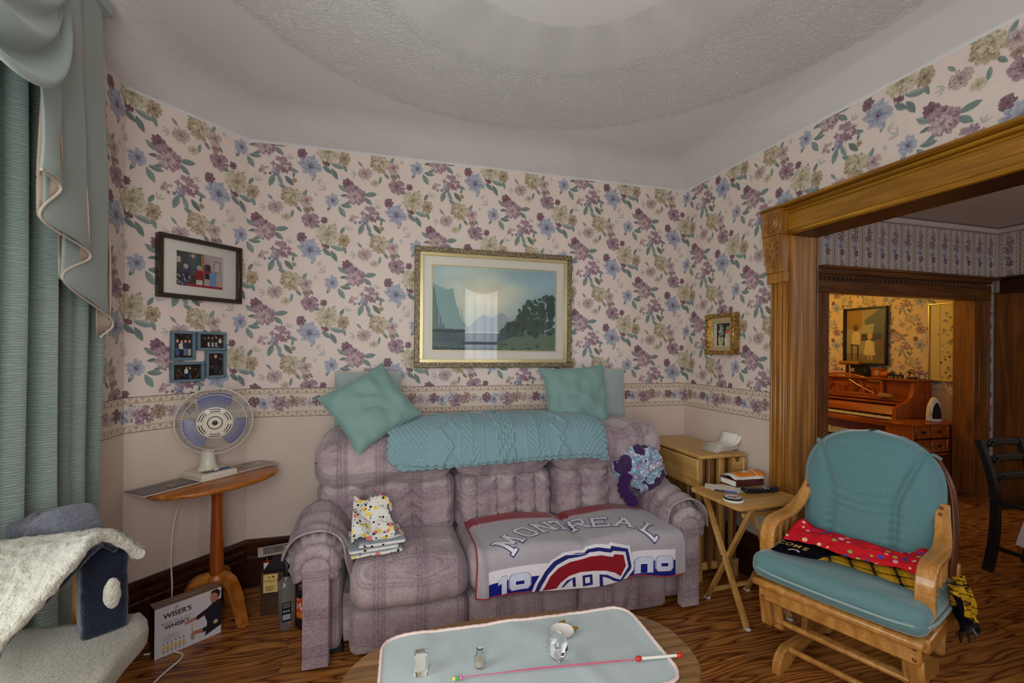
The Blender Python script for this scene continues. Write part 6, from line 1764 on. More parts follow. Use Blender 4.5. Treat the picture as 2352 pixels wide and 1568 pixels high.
m = MB(); m.box((0, 0, .019), (.195, .115, .030), .002); m.obj('pages', M['mat_board'], bk)
m = MB(); m.box((.004, 0, .0365), (.21, .125, .004), .0015); m.box((.004, 0, .002), (.21, .125, .004), .0015); m.rbox((.0, -.0605, .019), (.20, .010, .040), .005, (10, 4, 8)); m.obj('cover', plain('dark_red_leather', (74, 26, 26), .4), bk)
en = thing('envelope_bundle', 'orange envelope bundle of folded papers held by a rubber band on the leather book', 'papers', (2.025, 2.19, ZTT + .039), rad(-3))
m = MB()
def envf(u, v, off, w_=.185, d_=.10): 
    x = (u - .5) * w_; y = (v - .5) * d_; return Vector((x, y, off + .018 * (1 - (2 * v - 1) ** 2) * (.7 + .3 * u)))
m.grid(lambda u, v: envf(u, v, .018), 12, 12); m.obj('envelope', plain('orange_paper', (214, 124, 30), .5), en, smooth=180, solid=.001)
for k in range(4):
    m = MB(); m.grid(lambda u, v, k=k: envf(u * 1.06 - .10 - .03 * k, v, .002 + .0035 * k) + Vector((0, 0, .002 * nz(u * 6, v * 6, k))), 12, 10); m.obj('folded_paper', M['mat_board'], en, smooth=180, solid=.001)
m = MB(); m.grid(lambda u, v: envf(.32 + .18 * u, .35 + .35 * v, .0192), 4, 6); m.obj('label', M['mat_board'], en, smooth=180)
m = MB(); m.tube([envf(.70, v / 12, .0198) for v in range(13)], .0018, 6); m.obj('rubber_band', M['cord'], en)
lt = tag(MB().box((0, 0, .001), (.20, .10, .0015), .0004).obj('letter', M['mat_board'], loc=(1.925, 2.165, ZTT + .0002), rot=(0, 0, rad(-38))), 'white letter sticking out from under the leather book', 'letter')
lt.location = (1.845, 2.155, ZTT + .0002)
pn = thing('ballpoint_pen', 'black and blue ballpoint pen on the back corner of the tray table', 'pen', (1.80, 2.085, ZTT + .0048), rad(-42))
m = MB(); m.tube([(-.06, 0, 0), (-.01, 0, 0)], .0045, 10); m.obj('barrel', M['black'], pn)
m = MB(); m.tube([(-.01, 0, 0), (.05, 0, 0)], .0047, 10); m.obj('grip', plain('blue_grip', (60, 90, 180), .4), pn)
m = MB(); m.tube([(-.078, 0, 0), (-.06, 0, 0)], [.002, .004], 8); m.tube([(.05, 0, 0), (.062, 0, 0)], [.004, .002], 8); m.obj('tip', M['chrome'], pn)

# ---------------------------------------------------------------- glider rocker
GX = thing('glider_rocker', 'honey maple glider rocker with teal velour cushions in front of the cased opening', 'rocking chair', (1.992, 1.520, 0), rad(-70.0))
m = MB(); m.rbox((0, -.285, .372), (.585, .075, .034), .014, (16, 6, 4)); m.obj('front_rail', M['maple'], GX, smooth=180)
m = MB(); m.box((0, -.268, .322), (.56, .028, .072), .006); m.obj('front_apron', M['maple'], GX)
for s in (-1, 1):
    m = MB(); m.box((s * .282, -.02, .36), (.036, .50, .05), .006); m.obj('side_rail', M['maple'], GX)
    for z in (.345, .305): m = MB(); m.sphere((s * .262, -.283, z), .007, 10, 6, (1, .5, 1)); m.obj('screw_cap', M['screw'], GX)
    # bent-wood arm
    path = spline([(-.205, .40), (-.215, .50), (-.205, .575), (-.165, .612), (-.09, .618), (0.0, .622), (.08, .655), (.135, .71), (.175, .765)], 6); x0 = s * .275
    m = MB(); vs = []; fs = []; n = len(path)
    for i, p in enumerate(path):
        d = (path[min(i + 1, n - 1)] - path[max(i - 1, 0)]).normalized(); nn_ = Vector((-d.y, d.x)); w_ = .030 if i < n * .6 else lerp(.030, .022, (i / n - .6) / .4)
        dx = -s * .03 * sstep(.55, 1, i / n)
        for (a, b) in ((-1, -1), (1, -1), (1, 1), (-1, 1)): q = p + nn_ * b * .011; vs.append((x0 + dx + a * w_, q.x, q.y))
    for i in range(n - 1):
        for k in range(4): fs.append((i * 4 + k, i * 4 + (k + 1) % 4, i * 4 + 4 + (k + 1) % 4, i * 4 + 4 + k))
    fs += [(3, 2, 1, 0), ((n - 1) * 4, (n - 1) * 4 + 1, (n - 1) * 4 + 2, (n - 1) * 4 + 3)]
    m.add(vs, fs); o = m.obj('arm', M['maple'], GX, smooth=45); bv = o.modifiers.new('edge', 'BEVEL'); bv.width = .005; bv.segments = 2; bv.limit_method = 'ANGLE'; bv.angle_limit = rad(50)
    for k in (0, 1): m = MB(); m.sphere((x0 - s * .03, .155 + .018 * k - .022, .742 + .022 * k - .01), .007, 8, 6); m.obj('screw_cap', M['screw'], GX)
    for y in (-.09, -.02, .05):
        m = MB(); m.lathe([(.010, .385), (.013, .40), (.008, .415), (.015, .435), (.008, .447), (.015, .46), (.008, .472), (.015, .487), (.009, .50), (.010, .56), (.012, .58), (.008, .612)], 12, (x0, y, 0)); m.obj('spindle', M['maple_z'], GX)
    # front legs of the rocking seat and swing links
    m = MB(); m.bar((s * .262, -.262, .30), (s * .262, -.235, .165), .024, .046, .006, (1, 0, 0)); m.obj('seat_leg', M['maple_z'], GX)
    m = MB(); m.bar((s * .232, -.225, .30), (s * .232, -.19, .14), .026, .044, .008, (1, 0, 0)); m.obj('swing_link', M['maple_z'], GX)
    m = MB(); m.bar((s * .232, .215, .30), (s * .232, .17, .14), .026, .044, .008, (1, 0, 0)); m.obj('swing_link', M['maple_z'], GX)
    m = MB(); m.rbox((s * .195, -.03, .292), (.034, .46, .05), .022, (6, 20, 6)); m.obj('base_arm', M['maple'], GX, smooth=180)
    m = MB(); m.box((s * .195, 0, .16), (.030, .06, .25), .006); m.obj('base_post', M['maple_z'], GX)
    pr = spline([(-.30, .0), (-.29, .05), (-.24, .085), (-.15, .085), (0, .075), (.15, .085), (.24, .085), (.29, .05), (.30, .0)], 5)
    poly = [(p.x, p.y) for p in pr] + [(.22, 0), (.16, .025), (0, .032), (-.16, .025), (-.22, 0)]
    m = MB(); m.prism(poly[::-1], -.017, .017, Matrix.Translation((s * .195, 0, 0)) @ Matrix(((0, 0, 1, 0), (1, 0, 0, 0), (0, 1, 0, 0), (0, 0, 0, 1)))); o = m.obj('sled_foot', M['maple'], GX, smooth=40)
    m = MB(); m.box((s * .275, .22, .44), (.03, .04, .16), .006); m.obj('rear_upright', M['maple_z'], GX)
for (y, z, h_) in ((-.205, .182, .232), (-.20, .075, .195), (.0, .085, .195), (-.15, .268, .232), (.19, .18, .232)):
    m = MB(); m.tube([(-h_, y, z), (h_, y, z)], .0125, 12); m.obj('dowel', M['maple'], GX)
# back frame: bent hoop with slats
hoop = [(x_ - .004, y_, z_) for x_, y_, z_ in [(-.265, .165, .40), (-.275, .185, .55), (-.272, .21, .70), (-.25, .24, .84), (-.18, .262, .95), (-.06, .275, .995), (.06, .275, .995), (.18, .262, .95), (.25, .24, .84), (.272, .21, .70), (.275, .185, .55), (.265, .165, .40)]]
m = MB(); m.tube([p + Vector((0, .022, 0)) for p in spline(hoop, 6)], .021, 10, flat=(1.0, .7)); m.obj('back_hoop', wood('dark_back_hoop', (116, 66, 36), (74, 38, 20), 'Z', .8, .3), GX)
for x in (-.16, -.08, 0, .08, .16):
    m = MB(); m.tube([(x, .19, .42), (x, .225, .70), (x * .9, .275, .96 - abs(x) * .2)], .009, 8); m.obj('back_spindle', M['maple_z'], GX)
# seat cushion
def gsc(p, q):
    p.z += (.012 * (1 - q.x ** 2) * (1 - q.y ** 2)) * (1 if q.z > 0 else 0)
    p.y -= .018 * (1 - q.x ** 2) * max(0, -q.y); p += Vector((0, .004 * nz(p.x * 9, p.z * 20, 1), .006 * nz(p.x * 7, p.y * 7, 2))); return p
m = MB(); m.rbox((.0, -.09, .443), (.605, .46, .105), .042, (46, 36, 14), gsc); m.obj('seat_cushion', M['velvet_seat'], GX, smooth=180)
m = MB(); pts = []
for k in range(81):
    a = 2 * pi * k / 80; c_, s_ = cos(a), sin(a); e = 6; r = 1 / (abs(c_) ** e + abs(s_) ** e) ** (1 / e); pts.append((.312 * r * c_, -.098 + .238 * r * s_ - (.014 * (1 - c_ * c_ * r * r) if s_ < 0 else 0), .440))
m.tube(pts, .006, 8, False); m.obj('seat_piping', M['velvet_pipe'], GX, smooth=180)
# back cushion: three panels with seams and gathers
def bc(u, v, side):
    a = 2 * u - 1; z = v
    wtop = .268 * (1 - max(0, (z - .52) / .48) ** 2.6) ** .5 * (1 - .10 * (1 - z) ** 1.5) if z < 1 else 0
    wtop = max(wtop, .012); x = a * wtop - .012
    zz = .455 + .575 * z
    e = 1 - abs(a) ** 4; e *= min(1, (1 - z) / .10 + .05) ** .5 * min(1, z / .08 + .25) ** .5
    th = .075 * max(e, 0) ** .5
    sx = .118 + .16 * max(0, z - .48) ** 1.2 * 1.5
    if side < 0:
        for sg in (-1, 1):
            dd = (x + .012) - sg * sx
            th -= .020 * math.exp(-(dd / .012) ** 2) * (z < .93)
            th += .006 * sin(zz * 190) * math.exp(-(dd / .028) ** 2) * sstep(.62, .2, z)
        th -= .012 * math.exp(-((z - .85) / .012) ** 2) * (abs(x + .012) < sx) * .5
        if abs(x + .012) < sx:
            k = 1 - ((x + .012) / sx) ** 2
            for zc in (.40, .46, .53): th += -.007 * math.exp(-((z - zc - .03 * (x + .012) ** 2 / .014 + .02) / .010) ** 2) * (.4 + .6 * k)
            th -= .006 * math.exp(-((z - .12) / .012) ** 2)
            th += .008 * k
        th += .004 * nz(x * 12, zz * 12, 3)
    y = .155 + .10 * z ** 1.1 + side * th
    return Vector((x, y - .02, zz))
m = MB(); m.grid(lambda u, v: bc(u, v, -1), 84, 84); m.grid(lambda u, v: bc(u, v, 1), 40, 30, flip=True); m.obj('back_cushion', M['velvet'], GX, smooth=180)
m = MB(); m.tube([bc(0, v / 30, 0) * 1 for v in range(0, 30)] + [bc(1, v / 30, 0) for v in range(29, -1, -1)], .007, 8); m.obj('back_piping', M['velvet'], GX, smooth=180)
for s in (-1, 1):
    m = MB(); q = bc(.5 + s * .44, .84, -.6); m.tube([q, q + Vector((s * .03, .01, .02)), q + Vector((s * .045, .05, .0))], .006, 8); m.obj('back_tie', M['velvet'], GX)

# throws on the glider seat
Gm = GX.matrix_basis.copy(); GO = Vector(GX.location)
gold = lin((206, 158, 36)); blk = lin((12, 13, 22))
def seatS(x, y, l=0):
    z = .516 + .012 * (1 - (x / .31) ** 2) + .004 * nz(x * 9, y * 9, 5) + .006 * sin(x * 14 + y * 20) + l * .0006
    if x > .325: z = .512 - (x - .325) * 1.0; 
    d = max(0, x - .33)
    return Vector((min(x, .345) + .35 * d, y + .10 * d, z - .9 * d))
M['throw_print'] = paintcol('printed_throw', 0.9, 0.04, 60, 0.2, 260, 0.05)
tb2 = thing('plaid_throw', 'black and gold plaid throw with fringe lying across the glider seat', 'blanket', GX.location, GX.rotation_euler.z)
def ybnd(x): return lerp(-.265, -.185, sstep(-.3, .25, x)) - .03 * sstep(.1, .3, x) + .01 * sin(x * 12)
def plaidc(x, y):
    if x < -.05 + .25 * (y + .2): return blk
    a = (x * .9 + y * .4); b = (y - x * .3)
    k = (abs((a * 14) % 1 - .5) < .08) + (abs((b * 14) % 1 - .5) < .10) * .8 + (((a + b) * 90) % 1 < .4) * (abs((a * 14) % 1 - .5) < .26) * .8
    return tuple(lerp(g, h, min(1, k * .85)) for g, h in zip(gold, blk))
m = MB(); m.grid(lambda u, v: (lambda x: seatS(x, lerp(ybnd(x), .06, v)))(lerp(-.240, .240, u)), 200, 60, cfn=lambda u, v: (lambda x: plaidc(x, lerp(ybnd(x), .06, v)))(lerp(-.240, .240, u))); 
m.obj('throw_cloth', M['throw_print'], tb2, smooth=180)
m = MB()
for ch, x, y in zip('COME', (-.235, -.20, -.165, -.13), (-.165, -.17, -.175, -.18)):
    printmap(m, [([(x + .9 * a, y + b) for a, b in q], gold, 3) for q in text2d(ch, .045, bold=.001)], lambda u, v, l: seatS(u, v, l))
m.grid(lambda u, v: (lambda a, r: seatS(-.16 + r * cos(a), -.228 + r * .8 * sin(a), 3))(lerp(.2, 2.9, u), lerp(.016, .026, v)), 16, 2, cfn=lambda u, v: lin((206, 206, 210))); m.obj('lettering', M['cloth_print'], tb2, smooth=180)
m = MB()   # part that slips out under the arm and hangs at the side
def hang(u, v):
    y = lerp(-.10, .10, u); z = lerp(.52, .37 + .03 * sin(u * 5), v); x = .318 + .03 * v + .010 * sin(u * 14 + v * 4) + .012 * sin(u * 31)
    return Vector((x, y + .04 * v, z))
m.grid(hang, 60, 50, cfn=lambda u, v: plaidc(u * .3, v * .3)); m.obj('hanging_end', M['throw_print'], tb2, smooth=180, solid=.006)
m = MB()
for k in range(18):
    p = hang(k / 17, 1); m.tube(spline([p, p + Vector((.010 * sin(k), .004, -.02)), p + Vector((.014 * sin(k * 2.1), .006 * cos(k), -.045))], 4), [.006, .006, .006, .006, .006, .006, .005, .004, .003], 6)
m.obj('fringe', M['black'], tb2)
rt = thing('dotted_cloth', 'crumpled red cloth with coloured dots on top of the plaid throw', 'blanket', GX.location, GX.rotation_euler.z)
def redS(u, v):
    x = lerp(-.235, .25, u); y = lerp(-.15 + .05 * u, .045, v) + .018 * sin(u * 9) * (1 - v)
    base = .532 + .012 * (1 - (x / .31) ** 2)
    z = base + .030 * sin(pi * min(1, v * 1.05)) ** .7 * (.7 + .5 * nz(u * 4, v * 2, 2)) + .018 * v + .012 * nz(u * 9, v * 5, 8) + .03 * math.exp(-((u - .04) / .06) ** 2) * v + .05 * math.exp(-((u - .93) / .06) ** 2) * v
    return Vector((x, y, z))
def dotmat():
    w = NW('red_dotted_cotton'); v = w.co(); d1 = w.vor(v, 30, rnd=.8); col = w.vor(v, 30, out='Color', rnd=.8); r_ = w.sep(col)
    dc = w.ramp(r_[0], [(0, lin((236, 200, 150))), (.25, lin((64, 70, 170))), (.5, lin((150, 180, 80))), (.7, lin((236, 160, 180)))], 'CONSTANT')
    return w.done(w.mix(w.math('LESS_THAN', d1, w.math('MULTIPLY_ADD', r_[1], .18, .18)), lin((206, 24, 38)), dc), .8, spec=.2)
m = MB(); m.grid(redS, 70, 34); m.obj('cloth', dotmat(), rt, smooth=180, solid=.004)

# ---------------------------------------------------------------- coffee table
CT = thing('coffee_table', 'oval wood-grain coffee table in front of the sofa', 'coffee table', (.43, 1.345, 0), rad(-2.5))
def sup(a, A, B, e=2.5):
    c_, s_ = cos(a), sin(a); return (A * (abs(c_) ** (2 / e)) * (1 if c_ >= 0 else -1), B * (abs(s_) ** (2 / e)) * (1 if s_ >= 0 else -1))
m = MB(); n = 72; vs = []; fs = []; secs = [(0, .385), (.93, .385), (.975, .388), (.985, .396), (1.0, .402), (1.0, .412), (.99, .418), (.965, .420), (0, .420)]
for r, z in secs:
    for k in range(n): q = sup(2 * pi * k / n, .552, .283); vs.append((q[0] * r, q[1] * r, z))
for i in range(len(secs) - 1):
    for k in range(n): fs.append((i * n + k, i * n + (k + 1) % n, (i + 1) * n + (k + 1) % n, (i + 1) * n + k))
m.add(vs, fs); m.obj('table_top', M['laminate'], CT, smooth=30)
m = MB(); n = 48; m.add([(*sup(2 * pi * k / n, .50, .22), z) for z in (.33, .386) for k in range(n)], [(k, (k + 1) % n, n + (k + 1) % n, n + k) for k in range(n)]); m.obj('apron', M['laminate'], CT)
for sx in (-1, 1):
    for sy in (-1, 1): m = MB(); m.lathe([(.018, 0), (.02, .02), (.026, .2), (.03, .33), (.03, .36)], 16, (sx * .36, sy * .13, 0)); m.obj('leg', M['laminate'], CT)
RN = thing('table_runner', 'pale aqua cloth runner with pink crocheted edge on the coffee table', 'table runner', (.435, 1.375, .4235), rad(-2.5))
def runS(u, v):
    x = lerp(-.44, .44, u); y = lerp(-.20, .195, v); r = .07
    ax, ay = abs(x) - (.44 - r), abs(y) - (.197 - r)
    if ax > 0 and ay > 0:
        L_ = sqrt(ax * ax + ay * ay); mx_ = max(ax, ay)
        if L_ > 0: x = (abs(x) - ax + ax / L_ * mx_) * (1 if x > 0 else -1); y = (abs(y) - ay + ay / L_ * mx_) * (1 if y > 0 else -1)
    z = .003 + .0035 * max(0, sin(x * 17 + y * 9 + 2 * nz(x * 3, y * 3, 1))) ** 4 + .0015 * nz(x * 20, y * 8, 2)
    return Vector((x, y, z))
m = MB(); m.grid(runS, 120, 60); m.obj('cloth', M['runner'], RN, smooth=180)
ring_ = [runS(i / 60, 0) for i in range(60)] + [runS(1, i / 30) for i in range(30)] + [runS(1 - i / 60, 1) for i in range(60)] + [runS(0, 1 - i / 30) for i in range(31)]
m = MB(); m.tube(ring_, [.005 + .0012 * (i % 2) for i in range(len(ring_))], 6, False); m.obj('crochet_edge', M['pink_edge'], RN)
ZR = .4305
ch = thing('cat_dish', 'small white cat-face trinket dish with gold ears on the runner', 'dish', (.590, 1.452, ZR), rad(-60))
m = MB(); m.lathe([(0, .002), (.024, .002), (.036, .008), (.040, .012), (.040, .013), (.036, .010), (.022, .005), (0, .005)], 36, cap=False); m.obj('bowl', plain('white_ceramic', (226, 216, 212), .25), ch)
for s in (-1, 1):
    m = MB(); q = [(s * .012, .038), (s * .030, .054), (s * .036, .026)]; q = q if s < 0 else q[::-1]; m.prism(q, .010, .014); m.obj('ear', plain('gold_ear', (190, 140, 60), .3, .6), ch)
m = MB()
for k in (-1, 0, 1): m.box((k * .005, -.003, .0056), (.0012, .006, .0006), .0002)
m.obj('face_mark', M['black'], ch)
sk = thing('glass_skull', 'clear glass skull bottle standing on the runner beside the cat dish', 'ornament', (.522, 1.328, ZR))
def skf(p):
    z = p.z; f = 1.0
    if z < -.012: p.x *= .78 - .3 * min(1, (-z - .012) / .06); p.y *= .86
    for sx in (-1, 1):
        d = (p - Vector((sx * .017, -.036, -.002))).length
        p += Vector((0, .014, 0)) * math.exp(-(d / .012) ** 2)
    d = (p - Vector((0, -.036, -.022))).length; p += Vector((0, .008, 0)) * math.exp(-(d / .007) ** 2)
    if z < -.03: p.y += .002 * sin(p.x * 700)
    return p
m = MB(); m.sphere((0, 0, .0445), .0395, 44, 34, (.86, 1.0, 1.14), skf, Matrix.Rotation(rad(20), 3, 'Z')); m.obj('skull_glass', M['glass'], sk, smooth=180)
jr = thing('shot_glass', 'tiny clear glass bottle with pale sand on the middle of the runner', 'bottle', (.288, 1.366, ZR))
m = MB(); m.lathe([(0, 0), (.014, 0), (.016, .002), (.016, .028), (.010, .038), (.008, .052), (.010, .055), (.006, .055), (.006, .04), (.013, .027), (.013, .004), (0, .004)], 24, cap=False); m.obj('glass_body', M['glass'], jr)
m = MB(); m.lathe([(0, .0045), (.0125, .0045), (.0125, .02), (0, .021)], 20); m.obj('sand', M['cream_pipe'], jr)
cb_ = thing('glass_cube', 'small clear glass block standing at the left end of the runner', 'paperweight', (.113, 1.385, ZR), rad(-2))
m = MB(); m.box((0, 0, .03), (.038, .038, .06), .002); m.obj('glass_block', M['glass'], cb_)
m = MB(); m.box((0, 0, .0305), (.028, .002, .045), .0005); m.obj('engraved_card', M['mat_board'], cb_)
wn = thing('toy_wand', 'white cat-toy wand with red ends and pink string on the runner', 'toy', (.60, 1.29, ZR))
m = MB(); m.tube([(.170, -.029, .008), (.295, -.047, .008)], .0045, 10); m.obj('stick', M['mat_board'], wn)
for q in ((.168, -.0287), (.300, -.048)): m = MB(); m.sphere((q[0], q[1], .008), .009, 12, 8, (1.3, .9, .9)); m.obj('end_cap', plain('red_plastic', (196, 44, 30), .35), wn)
for dy in (0, .004): m = MB(); m.tube(spline([(.165, -.029, .007), (.05, -.015, .006 + dy), (-.15, .012 + dy, .006), (-.30, .028, .006), (-.372, .036, .006)], 8), .0012, 6); m.obj('string', plain('pink_string', (206, 90, 120), .7), wn)
for k, c_ in enumerate(((214, 110, 160), (80, 160, 90), (220, 210, 90))): m = MB(); m.sphere((-.376 - .010 * k, .036, .006), .0055, 10, 8); m.obj('bead', plain('toy_bead', c_, .4), wn)

# ---------------------------------------------------------------- dining room
dc = thing('dining_chair', 'black ladder-back dining chair at the cloth-covered table in the next room', 'chair', (3.945, 1.78, 0))
for s in (-1, 1):
    m = MB(); pr = spline([(.235, 0), (.205, .22), (.20, .45), (.225, .62), (.285, .83)], 6)
    vs = []; n = len(pr)
    for i, p in enumerate(pr):
        w_, d_ = .018, lerp(.024, .016, i / n)
        for a, b in ((-1, -1), (1, -1), (1, 1), (-1, 1)): vs.append((s * .19 + a * w_, p.x + b * d_, p.y))
    fs = [(i * 4 + k, i * 4 + (k + 1) % 4, i * 4 + 4 + (k + 1) % 4, i * 4 + 4 + k) for i in range(n - 1) for k in range(4)] + [(3, 2, 1, 0), tuple((n - 1) * 4 + k for k in range(4))]
    m.add(vs, fs); m.obj('rear_post', M['blackwood'], dc)
    m = MB(); m.box((s * .19, -.20, .22), (.034, .034, .44), .003); m.obj('front_leg', M['blackwood'], dc)
    m = MB(); m.bar((s * .19, -.20, .16), (s * .19, .21, .16), .018, .026); m.obj('stretcher', M['blackwood'], dc)
m = MB(); m.box((0, 0, .452), (.42, .42, .026), .008); m.obj('seat', M['blackwood'], dc)
m = MB(); m.box((0, .20, .42), (.36, .02, .05), .003); m.box((0, -.2, .42), (.36, .02, .05), .003); m.obj('seat_rail', M['blackwood'], dc)
m = MB(); m.bar((-.19, .0, .16), (.19, .0, .16), .018, .026); m.obj('cross_stretcher', M['blackwood'], dc)
for z, y in ((.80, .277), (.70, .252), (.59, .224)):
    m = MB(); m.rbox((0, y - .004, z), (.36, .018, .052), .008, (12, 4, 4), lambda p, q: p + Vector((0, 0, .012 * (1 - q.x ** 2)))); m.obj('ladder_slat', M['blackwood'], dc, smooth=180)
    m = MB(); m.tube([(-.12 + .02 * cos(2 * pi * k / 16), y - .016, z + .006 + .018 * sin(2 * pi * k / 16)) for k in range(17)], .006, 8, False); m.obj('ring_ornament', M['blackwood'], dc)
dt = thing('dining_table', 'dining table hidden under a long pale cloth at the right edge', 'table', (3.74, .84, 0))
m = MB(); m.box((0, 0, .735), (1.16, 1.26, .03), .005); m.obj('table_top', M['blackwood'], dt)
for sx in (-1, 1):
    for sy in (-1, 1): m = MB(); m.box((sx * .5, sy * .53, .36), (.07, .07, .72), .006); m.obj('leg', M['blackwood'], dt)
def tcl(u, v):
    t = u * 4; s_, f = int(min(3, t)), t - int(min(3, t)); A, B = .60, .65
    x, y = ((lerp(-A, A, f), -B), (A, lerp(-B, B, f)), (lerp(A, -A, f), B), (-A, lerp(B, -B, f)))[s_]
    nx_, ny_ = ((0, -1), (1, 0), (0, 1), (-1, 0))[s_]; w_ = (.03 * v + .018 * v * sin(u * 150))
    c_ = sstep(.12, 0, min(f, 1 - f)) * .05 * v
    return Vector((x + nx_ * w_ + c_ * (1 if x > 0 else -1), y + ny_ * w_ + c_ * (1 if y > 0 else -1), lerp(.757, .43, v)))
m = MB(); m.grid(tcl, 160, 14); m.add([(-.60, -.65, .758), (.60, -.65, .758), (.60, .65, .758), (-.60, .65, .758)], [(0, 1, 2, 3)])
tag(m.obj('tablecloth', cloth('pale_lilac_tablecloth', (196, 184, 186), (176, 164, 168), .9, 60, .2), loc=(3.74, .84, .002), smooth=60), 'pale lilac cloth hanging over the dining table edge', 'tablecloth')

# ---------------------------------------------------------------- piano room
pi_ = thing('upright_piano', 'cherry console piano with carved music desk under the framed print', 'piano', (5.62, 4.40, 0))
PO = Vector((5.62, 4.40, 0)); ya, yb = 3.66 - 4.40, 5.14 - 4.40; yc = (ya + yb) / 2; LY = yb - ya
m = MB(); m.box((.17, yc, .54), (.22, LY - .02, 1.08), .004); m.obj('back_case', M['piano'], pi_)
m = MB(); m.box((.13, yc, 1.088), (.33, LY + .02, .022), .006); m.obj('lid', M['piano'], pi_)
m = MB(); m.box((.05, yc, .30), (.03, LY - .04, .56), .004); m.obj('lower_panel', M['piano'], pi_)
m = MB(); m.box((-.10, yc, .615), (.33, LY - .02, .07), .006); m.obj('key_bed', M['piano'], pi_)
for y in (ya + .02, yb - .02):
    m = MB(); poly = [(-.275, .585), (.06, .585), (.06, 1.08), (.0, 1.08), (-.01, .98), (-.04, .90), (-.10, .855), (-.20, .83), (-.265, .80), (-.275, .76)]
    m.prism(poly, -.02, .02, Matrix.Translation((0, y, 0)) @ Matrix(((1, 0, 0, 0), (0, 0, -1, 0), (0, 1, 0, 0), (0, 0, 0, 1)))); m.obj('cheek', M['piano'], pi_, smooth=30)
    m = MB(); m.lathe([(.022, 0), (.03, .03), (.022, .08), (.03, .25), (.036, .45), (.026, .50), (.038, .53), (.038, .58)], 16, (-.235, y, 0)); m.obj('front_leg', M['piano'], pi_)
    m = MB(); m.box((-.10, y, .04), (.34, .06, .05), .006); m.obj('toe_block', M['piano'], pi_)
m = MB(); m.box((-.20, yc, .672), (.13, LY - .10, .022), .002); m.obj('white_keys', plain('ivory_keys', (224, 206, 168), .3), pi_)
m = MB(); nk = 52; y = ya + .06
for k in range(nk):
    if k % 7 in (0, 1, 3, 4, 5): m.box((-.165, ya + .06 + (k + 1) * (LY - .12) / nk, .688), (.075, .011, .012), .002)
m.obj('black_keys', M['black'], pi_)
m = MB(); m.bar((-.135, ya + .04, .745), (-.135, yb - .04, .745), .115, .016, .003, (.75, 0, -.6)); m.obj('fallboard', M['piano'], pi_)
m = MB(); m.box((-.055, yc, .825), (.10, LY - .08, .02), .004); m.box((-.03, yc, .86), (.04, LY - .08, .018), .004); m.obj('shelf', M['piano'], pi_)
m = MB(); m.box((.03, yc, .95), (.02, LY - .08, .24), .003); m.obj('upper_panel', M['piano'], pi_)
# fretwork desk
m = MB(); y0, y1 = ya + .34, yb - .14; m.box((-.01, (y0 + y1) / 2, .885), (.02, y1 - y0, .05), .004)
for y in (y0, y1): m.box((-.01, y, .98), (.02, .03, .18), .004)
top = spline([(y0, 1.06), (y0 + .12, 1.065), (y0 + .22, 1.10), ((y0 + y1) / 2, 1.135), (y1 - .22, 1.10), (y1 - .12, 1.065), (y1, 1.06)], 6)
m.tube([(-.01, p.x, p.y) for p in top], .013, 8); yy = (y0 + y1) / 2
for s in (-1, 1):
    for (a, b, c_, d) in ((.03, .915, .14, .11), (.17, .915, .12, .10), (.30, .915, .10, .08), (.12, .99, .16, .07)):
        m.tube([(-.01, yy + s * (a + c_ * (1 - cos(t * pi / 12)) / 2 * 1.0), b + d * sin(t * pi / 12)) for t in range(13)], .008, 6)
    m.tube([(-.01, yy + s * .42, .91), (-.01, yy + s * .22, 1.0), (-.01, yy + s * .05, 1.10)], .009, 6)
m.obj('music_desk', M['piano'], pi_)
LZ = 1.0992
t = thing('piano_lamp', 'brass bankers lamp with a long shade on top of the piano', 'lamp', (5.72, 4.47, LZ))
m = MB(); m.lathe([(0, 0), (.05, 0), (.05, .01), (.015, .025), (.008, .04), (.008, .17), (0, .17)], 16); m.obj('stand', M['brass'], t)
m = MB(); m.tube([(0, -.13, .165), (0, .13, .165)], .024, 16); m.obj('shade', M['brass'], t)
t = thing('black_radio', 'black carved box behind the brass lamp on the piano', 'box', (5.82, 4.44, LZ))
m = MB(); m.box((0, 0, .065), (.10, .26, .13), .01); m.box((-.02, 0, .135), (.08, .22, .012), .004); m.obj('case', M['black'], t)
m = MB(); m.box((-.0515, .04, .075), (.004, .07, .05), .001); m.obj('dial', M['gold'], t)
t = thing('wooden_mantel_clock', 'small orange wooden box clock on the piano top', 'clock', (5.80, 4.17, LZ))
m = MB(); m.box((0, 0, .05), (.07, .13, .10), .006); m.box((0, 0, .104), (.085, .15, .01), .003); m.obj('case', M['cherry'], t)
m = MB(); m.lathe([(0, 0), (.03, 0), (.03, .003), (0, .003)], 16, (-.036, 0, .05), M=Matrix.Rotation(-pi / 2, 3, 'Y')); m.obj('face', M['gold'], t)
t = thing('orange_pumpkin', 'little orange pumpkin ornament on the piano top', 'ornament', (5.74, 4.05, LZ + .004))
m = MB(); m.sphere((0, 0, .035), .045, 28, 12, (1, 1, .78), lambda p: p * (1 + .06 * cos(8 * atan2(p.y, p.x)))); m.obj('body', plain('orange_glaze', (206, 96, 40), .4), t)
m = MB(); m.tube([(0, 0, .06), (.004, 0, .085)], [.008, .005], 8); m.obj('stem', M['crate'], t)
t = thing('toy_train', 'dark toy train ornament on the piano top', 'ornament', (5.72, 3.92, LZ))
m = MB(); m.box((0, -.03, .03), (.04, .09, .03), .004); m.box((0, .05, .035), (.04, .05, .05), .004); m.lathe([(.008, .045), (.008, .065), (.012, .07)], 10, (0, -.05, 0)); m.obj('engine', M['black'], t)
for y in (-.055, -.015, .03, .06): m = MB(); m.lathe([(0, -.024), (.012, -.024), (.012, .024), (0, .024)], 12, (0, y, .013), M=Matrix.Rotation(pi / 2, 3, 'Y')); m.obj('wheel', M['chrome'], t)
